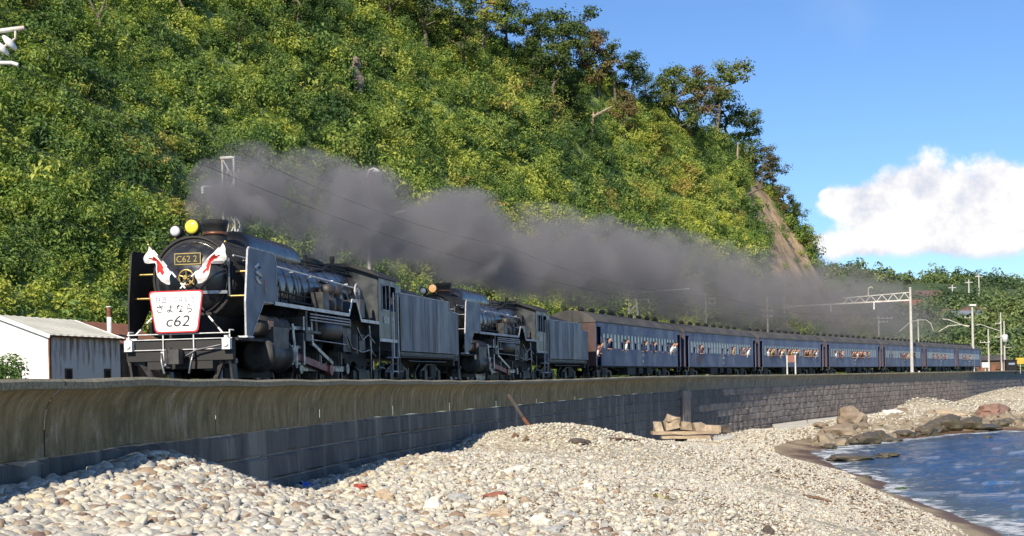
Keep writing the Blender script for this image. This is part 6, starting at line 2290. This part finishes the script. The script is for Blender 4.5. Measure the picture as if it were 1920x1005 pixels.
# ------------------------------------------------------------------ rocks, timber and litter on the shore
def beach_hit(u, v, lo=8.0, hi=170.0):
    r = ray(u, v)
    ds = np.exp(np.linspace(math.log(lo), math.log(hi), 420))
    bz = np.maximum(beach_z(r.x * ds, ds), WATER - .05)
    k = np.nonzero(bz > CH + r.z * ds)[0]
    d = ds[k[0]] if len(k) else hi
    return Vector((r.x * d, d, CH + r.z * d))


m_rock = mat('shore_rock', (0.27, 0.205, 0.145), (0.16, 0.125, 0.095), rough=0.85, scale=.9, bump=.06, bscale=3, c3=(0.30, 0.24, 0.17))
m_wetrock = mat('wet_rock', (0.115, 0.092, 0.064), (0.058, 0.054, 0.042), rough=0.45, scale=.9, bump=.06, bscale=3, c3=(0.10, 0.085, 0.04))
m_moss = mat('mossy_rock', (0.07, 0.115, 0.03), (0.04, 0.07, 0.025), rough=0.7, scale=2)
m_tan = mat('tan_stone', (0.46, 0.36, 0.25), (0.36, 0.28, 0.19), rough=.8, scale=5)
m_cream = mat('cream_stone', (0.70, 0.66, 0.56), (0.58, 0.55, 0.47), rough=.75, scale=5)
m_greys = mat('grey_stone', (0.38, 0.38, 0.36), (0.28, 0.28, 0.27), rough=.8, scale=5)
m_darks = mat('dark_stone', (0.10, 0.075, 0.06), (0.06, 0.05, 0.045), rough=.8, scale=5)
m_reds = mat('red_brown_stone', (0.30, 0.12, 0.07), (0.2, 0.08, 0.05), rough=.8, scale=5)
RK = [stone_mesh('boulder_mesh', 3, 70 + k, .62 + .08 * (k % 3), m_rock, .5, False) for k in range(5)]


def rock(u, v, wpx, hpx, words, m_, d=None, name='boulder', cat='rock', grp='boulders along the shore', ry=None):
    """rock whose foot is at pixel (u, v)"""
    p = beach_hit(u, v) if d is None else PX(u, v, d)
    q = p.y / F
    o = link(name, RK[random.randrange(5)], m_rock)
    o.material_slots[0].link = 'OBJECT'
    o.material_slots[0].material = m_
    o.scale = (wpx * q * .56, wpx * q * (ry or random.uniform(.4, .6)), hpx * q * .70)
    o.location = p + Vector((0, o.scale[1] * .3, hpx * q * .28))
    o.rotation_euler = (0, 0, random.uniform(-.4, .4))
    return tag(o, words, cat, grp)


rock(1600, 800, 50, 52, 'tall brown boulder leaning on the bank at the foot of the far wall', m_rock, 100)
rock(1576, 820, 62, 34, 'broad brown rock in front of the tall brown boulder', m_rock, 95)
rock(1862, 784, 56, 40, 'large reddish boulder on the far shingle bank', mat('reddish_rock', (0.26, 0.15, 0.11), (0.18, 0.11, 0.085), rough=.85, scale=1, bump=.05, bscale=3), 112)
rock(1765, 790, 70, 26, 'wide tan rock between the two far shingle mounds', m_tan, 112)
rows = [(1540, 838, 30, 12), (1556, 842, 26, 13), (1578, 838, 34, 14), (1602, 836, 30, 16), (1626, 832, 34, 18), (1650, 832, 30, 14), (1672, 828, 32, 15), (1696, 824, 34, 16), (1718, 818, 30, 16), (1738, 816, 28, 14), (1756, 810, 30, 18), (1776, 806, 34, 20), (1798, 804, 30, 16), (1822, 806, 36, 18), (1848, 804, 34, 16), (1872, 800, 30, 16), (1896, 800, 36, 20), (1916, 798, 30, 16)]
WO_ = ['first', 'second', 'third', 'fourth', 'fifth', 'sixth', 'seventh', 'eighth', 'ninth', 'tenth', 'eleventh', 'twelfth', 'thirteenth', 'fourteenth', 'fifteenth', 'sixteenth', 'seventeenth', 'eighteenth']
for k, (u, v, w, h) in enumerate(rows):
    rock(u, v + random.uniform(-6, 3), w * random.uniform(.8, 1.7), h * random.uniform(.8, 2.1), 'dark wet rock, %s from the left in the row along the far water edge' % WO_[k], m_wetrock)
rock(1600, 864, 82, 17, 'long low dark rock standing in the shallow surf', m_wetrock)
rock(1664, 858, 42, 14, 'smaller dark rock in the surf right of the long low one', m_wetrock)
rock(1624, 897, 18, 9, 'small dark stone at the foam line of the near beach', m_wetrock)
rock(1690, 922, 22, 11, 'green mossy stone washed by the near surf', m_moss)
rock(1708, 922, 11, 6, 'tiny dark stone right of the mossy stone', m_wetrock)
rock(1838, 812, 34, 8, 'flat rock just above the far sea surface', m_wetrock)
rock(1822, 824, 14, 6, 'tiny rock alone in the far blue water', m_wetrock)
rock(1852, 823, 16, 7, 'small rock right of the lone rock in the blue water', m_wetrock)
rock(1670, 780, 40, 18, 'pale boulder on the slope of the far shingle mound', m_cream, 112)
rock(1540, 800, 24, 12, 'small brown rock on the concrete apron', m_rock, 100)

for (u, v, w, h, words, m_) in [
        (815, 958, 40, 30, 'large cream stone in the middle of the beach', m_cream), (858, 944, 38, 22, 'large smooth grey stone beside the cream one', m_greys), (926, 937, 40, 20, 'dark brown stone in the middle of the beach', m_reds),
        (935, 973, 46, 26, 'big tan stone near the middle of the beach', m_tan), (1062, 972, 42, 18, 'flat grey stone right of the big tan stone', m_greys), (718, 938, 32, 24, 'tan stone at the edge of the wall shadow', m_tan),
        (1010, 988, 32, 26, 'white rounded stone at the lower middle of the beach', m_cream), (1086, 832, 34, 14, 'flat dark stone on the shingle crest', m_darks), (975, 885, 30, 14, 'pale flat stone below the shingle crest', m_cream),
        (950, 888, 26, 12, 'small pale stone left of the flat one below the crest', m_cream), (1030, 1003, 44, 22, 'big grey green stone cut by the lower edge', m_greys), (605, 985, 34, 22, 'dark brown stone near the lower edge', m_darks),
        (410, 985, 26, 18, 'red brown stone on the left cobble bank', m_reds), (222, 998, 34, 22, 'ochre stone at the lower edge of the cobble bank', m_tan), (480, 1000, 26, 26, 'white egg-shaped stone at the lower edge', m_cream), (60, 985, 40, 20, 'grey stone at the lower left of the cobble bank', m_greys),
        (185, 930, 30, 20, 'pale stone at the shadow edge on the cobble bank', m_cream), (1440, 1003, 18, 20, 'small dark stump on the sand at the lower edge', m_darks), (890, 962, 22, 12, 'pale little stone beside the big tan stone', m_cream), (1100, 918, 24, 16, 'white oval stone on the fine shingle', m_cream)]:
    rock(u, v, w, h, words, m_, name='beach_stone', cat='stone', grp='single stones of the beach', ry=.42)

# rough bank of rock rubble behind the dark rocks
NB = 900
pts, scl, rots = [], [], []
for _ in range(NB):
    u = rng.uniform(1530, 1960)
    f = rng.uniform(0, 1) ** 1.3
    vlo = np.interp(u, [1480, 1540, 1640, 1760, 1860, 1960], [838, 838, 826, 808, 800, 795])
    vhi = np.interp(u, [1480, 1540, 1640, 1710, 1760, 1860, 1960], [818, 815, 790, 765, 780, 772, 765])
    p = beach_hit(u, vlo + (vhi - vlo) * f)
    pts.append(tuple(p))
    q = rng.lognormal(-1.35, .5) * (1.0 if f < .5 else .7)
    scl.append((q * rng.uniform(.8, 1.5), q, q * .8))
    rots.append((rng.normal(0, .3), rng.normal(0, .3), rng.uniform(0, 6.28)))
m_rubble = mat('bank_rubble', (0.28, 0.225, 0.155), (0.17, 0.14, 0.10), rough=.85, scale=.5, world_co=True, c3=(0.44, 0.39, 0.30))
RB = [stone_mesh('rubble_mesh', 2, 130 + k, .7, m_rubble, .55, False) for k in range(5)]
o = scatter('rock_rubble', pts, scl, rots, RB)
o['label'] = 'brown rock rubble along the far water edge below the wall'
# dark driftwood bits and dead weed strewn along the strand
pts, scl, rots = [], [], []
for _ in range(1400):
    if rng.uniform() < .7:
        f = rng.uniform()
        u, v = np.interp(f, [0, .5, 1], [1430, 1560, 1700]) + rng.normal(0, 28), np.interp(f, [0, .5, 1], [850, 910, 985]) + rng.normal(0, 16)
    else:
        u, v = rng.uniform(20, 1500), rng.uniform(870, 1000)
    p = beach_hit(u, v)
    if p.z < WATER + .25:
        continue
    pts.append((p.x, p.y, p.z + .035))
    q = min(rng.lognormal(-3.1, .5), p.y * .0022)
    scl.append((q * rng.uniform(.8, 2.2), q * .5, q * .4))
    rots.append((rng.normal(0, .2), rng.normal(0, .2), rng.uniform(0, 6.28)))
m_weed = mat('dead_weed', (0.16, 0.085, 0.045), (0.08, 0.045, 0.03), rough=.9, scale=3, world_co=True, c3=(0.24, 0.15, 0.07))
WD = [stone_mesh('debris_mesh', 1, 160 + k, .6, m_weed, .9, False) for k in range(4)]
o = scatter('strand_debris', pts, scl, rots, WD)
o['label'] = 'small brown wood chips and dead weed strewn over the shingle'

# timber and masonry pile
m_drift = mat('driftwood', (0.42, 0.33, 0.22), (0.28, 0.21, 0.14), rough=.9, scale=6, stretch=(.3, 1, 1))
m_blockp = mat('pale_block', (0.42, 0.34, 0.24), (0.27, 0.21, 0.15), rough=.9, scale=3)


def plank(u0, v0, u1, v1, d, th, words, m_=m_drift, dp=.35, name='driftwood_plank', grp='timber pile on the shingle', cat='plank'):
    a, b_ = PX(u0, v0, d), PX(u1, v1, d)
    M = (b_ - a).to_track_quat('X', 'Z').to_matrix()
    mb = MB()
    L_ = (b_ - a).length
    n = 6
    rings = []
    for k in range(n + 1):
        x = -L_ / 2 + L_ * k / n
        j = random.uniform(.85, 1.1)
        rings.append([M @ Vector((x, y * j, z * j + random.uniform(-.01, .01))) for y, z in ((-dp / 2, -th / 2), (dp / 2, -th / 2), (dp / 2, th / 2), (-dp / 2, th / 2))])
    loft(mb, rings, smooth=False)
    o = mb.build(name, m_)
    o.location = (a + b_) / 2
    return tag(o, words, cat, grp)


plank(1222, 812, 1345, 810, 61.0, .14, 'long top timber of the pile on the shingle', dp=1.0)
plank(1240, 820, 1330, 819, 60.4, .12, 'middle timber of the pile on the shingle', dp=.8)
plank(1290, 831, 1345, 831, 60.0, .12, 'lowest timber under the pile on the shingle', dp=.7)
plank(1335, 822, 1372, 818, 60.6, .16, 'grey timber end jutting out right of the pile', m_greys, dp=.7)
for k, (u, v, w, h, words) in enumerate([(1234, 800, 15, 18, 'upright pale block at the left end of the timber pile'), (1258, 797, 26, 16, 'wedge-shaped pale block on the timber pile'), (1284, 800, 20, 15, 'square pale block in the middle of the timber pile'), (1308, 801, 20, 15, 'pale block right of the square one on the pile'),
                                         (1336, 802, 34, 13, 'long pale block near the right of the timber pile'), (1358, 805, 20, 13, 'dark block at the right end of the timber pile'), (1262, 787, 22, 14, 'tilted pale slab on top of the timber pile'), (1276, 826, 15, 12, 'round pale stone under the timber pile')]):
    p = PX(u, v, 61.3)
    q = p.y / F
    mb = MB().box((0, 0, 0), (w * q, .55, h * q))
    for i, vv in enumerate(mb.v):
        mb.v[i] = tuple(Vector(vv) + Vector((random.uniform(-.09, .09), random.uniform(-.1, .1), random.uniform(-.07, .07))))
    o = mb.build('masonry_block', m_darks if 'dark block' in words else m_blockp)
    o.location = p
    o.rotation_euler = (0, .35 if 'tilted' in words else random.uniform(-.08, .08), random.uniform(-.3, .3))
    tag(o, words, 'block', 'timber pile on the shingle')

# rusty bar leaning from the crest, timbers below it
o = MB().bar(PX(953, 740, 45.6), PX(980, 782, 45.0), .08, .06).build('iron_bar', m_darks)
MB().bar(PX(980.5, 783, 44.99), PX(998, 806, 44.6), .085, .065).build('rusted_end', m_rust, o)
tag(o, 'rusty iron bar leaning out of the shingle crest towards the wall', 'bar')
plank(948, 846, 968, 812, 42.5, .13, 'grey brown log propped beside the shingle crest', m_wood, .16, 'driftwood_log', 'driftwood logs', 'log')
plank(962, 850, 990, 818, 42.0, .12, 'second log right of the propped one beside the crest', m_wood, .16, 'driftwood_log', 'driftwood logs', 'log')
plank(940, 850, 985, 846, 42.4, .12, 'log lying flat at the foot of the propped logs', m_drift, .16, 'driftwood_log', 'driftwood logs', 'log')


def on_beach(u, v, up=.02):
    p = beach_hit(u, v)
    return p + Vector((0, 0, up))


def stick(u0, v0, u1, v1, r, words, m_=m_drift):
    a, b_ = on_beach(u0, v0, .05), on_beach(u1, v1, .05)
    mid = a.lerp(b_, .5) + Vector((0, 0, .03))
    o = MB().tube([a - a, mid - a, b_ - a], [r, r * .9, r * .5], n=6).build('driftwood_stick', m_)
    o.location = a
    return tag(o, words, 'stick', 'driftwood sticks')


stick(940, 948, 992, 922, .025, 'thin stick lying in the middle of the beach')
stick(1505, 933, 1560, 944, .05, 'long brown stick on the fine shingle near the water', m_wood)
stick(1140, 826, 1200, 830, .05, 'brown stick lying on the crest left of the timber pile', m_wood)


def litter(u, v, words, m_, kind, size, cat='litter'):
    p = on_beach(u, v, size * .4)
    mb = MB()
    if kind == 'float':
        mb.lathe([(0, -1), (.6, -.8), (1, 0), (.6, .8), (.25, .95), (.25, 1.15), (0, 1.15)], n=14)
    elif kind == 'can':
        mb.lathe([(.0, -1.3), (.8, -1.3), (.85, -1.2), (.85, 1.25), (.9, 1.3), (.8, 1.3), (.78, -1.15), (0, -1.15)], ax=(1, .3, .15), n=16)
    elif kind == 'bag':
        rr = []
        for i in range(6):
            for k in range(7):
                rr.append((i * .5 - 1.25, k * .4 - 1.2, .5 * math.sin(i * 1.7 + k * .9) * math.cos(k * 1.3) + .35 * math.cos(i * .9)))
        fs = [(i * 7 + k, (i + 1) * 7 + k, (i + 1) * 7 + k + 1, i * 7 + k + 1) for i in range(5) for k in range(6)]
        mb.add(rr, fs, True)
        mb.add([(x, y, z - .18) for x, y, z in rr], [tuple(reversed(f)) for f in fs], True)
    else:
        mb.box((0, 0, 0), (1.8, 1.0, .35), Matrix.Rotation(.3, 3, 'Y')).box((.3, .2, .2), (1.3, .9, .3), Matrix.Rotation(-.25, 3, 'X'))
    mb.v = [tuple(Vector(q) * size) for q in mb.v]
    o = mb.build({'float': 'fishing_float', 'can': 'tin_can', 'bag': 'plastic_sheet', 'bit': 'board_scrap'}[kind], m_)
    o.location = p
    o.rotation_euler = (0, 0, random.uniform(-.6, .6))
    return tag(o, words, cat, 'litter washed up on the beach')


def plastic(name, c):
    return mat(name, c, rough=.35)


litter(205, 988, 'red fishing float on the left cobble bank', plastic('red_plastic', (.62, .03, .02)), 'float', .05, 'float')
litter(238, 942, 'pale tin can lying on the left cobble bank', mat('tin', (.62, .66, .74), rough=.3, metal=.6), 'can', .055, 'can')
litter(195, 908, 'orange rag in the shade by the wall', plastic('orange_plastic', (.70, .22, .03)), 'bag', .06)
litter(75, 975, 'yellow orange scrap at the lower left', plastic('ochre_plastic', (.62, .30, .05)), 'bag', .05)
litter(76, 998, 'small green scrap at the lower left corner', plastic('green_plastic', (.06, .42, .28)), 'bag', .035)
litter(160, 962, 'tiny dark red scrap on the cobble bank', plastic('dark_red_plastic', (.35, .02, .02)), 'bit', .03)
litter(580, 914, 'blue plastic sheet in the shade at the wall foot', plastic('blue_plastic', (.03, .14, .62)), 'bag', .13)
litter(660, 892, 'pale green plastic scrap at the wall foot', plastic('mint_plastic', (.18, .50, .42)), 'bag', .09)
litter(676, 918, 'dark red board scrap at the shadow edge', plastic('maroon_board', (.30, .05, .04)), 'bit', .13)
litter(726, 914, 'small blue scrap at the shadow edge', plastic('sky_plastic', (.10, .32, .62)), 'bag', .06)
litter(690, 975, 'yellow plastic scrap on the lower middle beach', plastic('yellow_plastic', (.65, .45, .05)), 'bag', .06)
litter(636, 988, 'rust orange scrap beside the dark brown stone', plastic('rust_plastic', (.45, .18, .04)), 'bit', .06)
litter(655, 970, 'red scrap beside the yellow plastic scrap', plastic('scarlet_plastic', (.5, .05, .05)), 'bit', .045)
litter(1240, 935, 'faded yellow sheet on the fine shingle', plastic('pale_yellow_plastic', (.66, .58, .26)), 'bag', .12)
litter(1594, 921, 'small orange scrap on the sand near the water', plastic('vivid_orange', (.75, .20, .08)), 'bag', .07)

# concrete apron slabs at the foot of the far wall
m_slab = mat('pale_concrete', (0.52, 0.50, 0.42), (0.42, 0.40, 0.34), rough=.9, scale=1.2, bump=.02, bscale=5)
ap = [((1448, 806, 104), (1512, 797, 110), (1520, 826, 97), (1462, 830, 94), 'left slab of the tilted concrete apron below the far wall'), ((1514, 797, 110), (1572, 790, 116), (1566, 820, 101), (1522, 826, 97), 'right slab of the tilted concrete apron below the far wall')]
for a, b_, c, d_, words in ap:
    q = [PX(*x) + Vector((0, 0, .42)) for x in (a, b_, c, d_)]
    o0 = q[3].copy()
    vs = [p - o0 for p in q] + [p - o0 - Vector((0, 0, .45)) for p in q]
    o = MB().add(vs, [(0, 1, 2, 3), (7, 6, 5, 4), (0, 4, 5, 1), (1, 5, 6, 2), (2, 6, 7, 3), (3, 7, 4, 0)]).build('concrete_slab', m_slab)
    o.location = o0
    tag(o, words, 'slab', 'concrete apron')

# ------------------------------------------------------------------ smoke trailing back from the engines
sA, sB = W(0, 0, 0), W(175, 0, 0)
chord = (sB - sA)
SL = chord.length
sang = math.atan2(chord.y, chord.x)
Rm = Matrix.Rotation(-sang, 3, 'Z')
#          s, seaward, height, half-height, half-width
plume = [(1.0, -.05, 4.25, .18, .25), (2.2, -.1, 4.8, .8, .7), (5, -.3, 5.0, 1.2, 1.1), (10, -.6, 5.3, 1.5, 1.5), (18, -1.0, 5.9, 1.65, 1.8), (25, -1.2, 6.1, 1.95, 2.0), (36, -1.6, 6.5, 2.2, 2.5), (52, -2.2, 7.4, 2.5, 3.2),
         (72, -3.2, 8.0, 2.9, 4.0), (88, -4, 8.2, 3.2, 4.6), (112, -5.2, 8.1, 3.8, 5.2), (145, -7.0, 7.6, 4.8, 6.0), (174, -8.5, 7.4, 5.2, 6.0)]
loc = []
for s_, l, h, rz_, ry_ in plume:
    q = Rm @ (W(s_, l, h) - sA)
    loc.append((q.x / SL, q.y, h, rz_, ry_))
ts = [0.004 + .99 * k / 63 for k in range(64)]
tx = [p[0] for p in loc]
rings = []
for t_ in ts:
    cy_, cz_, rz_, ry_ = (float(np.interp(t_, tx, [p[k] for p in loc])) for k in (1, 2, 3, 4))
    rings.append([(t_ * SL, cy_ + 1.35 * ry_ * math.cos(a), cz_ + 1.35 * rz_ * math.sin(a)) for a in [2 * math.pi * k / 16 for k in range(16)]])
smoke = loft(MB(), rings).build('smoke', None)
smoke.location = sA
smoke.rotation_euler = (0, 0, sang)
tag(smoke, 'dark grey smoke trailing back from the two engine chimneys over the train', 'smoke', kind='stuff')
m_smoke = bpy.data.materials.new('coal_smoke')
smoke.data.materials.append(m_smoke)
m_smoke.use_nodes = True
t = m_smoke.node_tree
t.nodes.clear()
mo = nd(t, 'ShaderNodeOutputMaterial')
pvn = nd(t, 'ShaderNodeVolumePrincipled')
pvn.inputs['Color'].default_value = (0.35, 0.335, 0.35, 1)
pvn.inputs['Anisotropy'].default_value = 0.0
t.links.new(pvn.outputs[0], mo.inputs['Volume'])
oc = nd(t, 'ShaderNodeTexCoord').outputs['Object']
sepo = nd(t, 'ShaderNodeSeparateXYZ')
t.links.new(oc, sepo.inputs[0])
xn = mth(t, 'DIVIDE', sepo.outputs[0], SL)


def along(vals, lo_, hi_):
    fc = nd(t, 'ShaderNodeFloatCurve')
    cm = fc.mapping
    cu = cm.curves[0]
    pts_ = [(max(0, min(1, x_)), (v_ - lo_) / (hi_ - lo_)) for x_, v_ in vals]
    cu.points[0].location = pts_[0]
    cu.points[1].location = pts_[-1]
    for p_ in pts_[1:-1]:
        cu.points.new(*p_)
    for p_ in cu.points:
        p_.handle_type = 'VECTOR'
    cm.update()
    t.links.new(xn, fc.inputs['Value'])
    return mth(t, 'ADD', mth(t, 'MULTIPLY', fc.outputs[0], hi_ - lo_), lo_)


ys_ = [p[1] for p in loc]
cyN = along([(p[0], p[1]) for p in loc], min(ys_) - 1, max(ys_) + 1)
czN = along([(p[0], p[2]) for p in loc], 0, 12)
rzN = along([(p[0], p[3]) for p in loc], 0, 8)
ryN = along([(p[0], p[4]) for p in loc], 0, 8)
dens = along([(0.0, 2.6), (.02, 2.8), (.06, 1.35), (.12, .74), (.2, .46), (.3, .30), (.42, .20), (.52, .145), (.65, .10), (.8, .07), (1.0, .03)], 0, 4)
n1_ = nd(t, 'ShaderNodeTexNoise', inp={'Scale': .30, 'Detail': 4, 'Roughness': .55})
mp = nd(t, 'ShaderNodeMapping')
mp.inputs[3].default_value = (.62, 1, 1)
t.links.new(oc, mp.inputs[0])
t.links.new(mp.outputs[0], n1_.inputs['Vector'])
n2_ = nd(t, 'ShaderNodeTexNoise', inp={'Scale': 1.15, 'Detail': 5, 'Roughness': .65})
t.links.new(mp.outputs[0], n2_.inputs['Vector'])
dy = mth(t, 'DIVIDE', mth(t, 'SUBTRACT', sepo.outputs[1], cyN), ryN)
dz = mth(t, 'DIVIDE', mth(t, 'SUBTRACT', sepo.outputs[2], czN), rzN)
rr = mth(t, 'SQRT', mth(t, 'ADD', mth(t, 'MULTIPLY', dy, dy), mth(t, 'MULTIPLY', dz, dz)))
fl = mth(t, 'ADD', mth(t, 'SUBTRACT', 1.0, rr), mth(t, 'MULTIPLY', mth(t, 'SUBTRACT', n1_.outputs[0], .5), 4.2))
fl = mth(t, 'ADD', fl, mth(t, 'MULTIPLY', mth(t, 'SUBTRACT', n2_.outputs[0], .5), 2.0))
dn = mth(t, 'MULTIPLY', smooth(t, fl, -.05, .55), dens)
dn = mth(t, 'MULTIPLY', dn, smooth(t, rr, 1.3, 1.05))
t.links.new(dn, pvn.inputs['Density'])
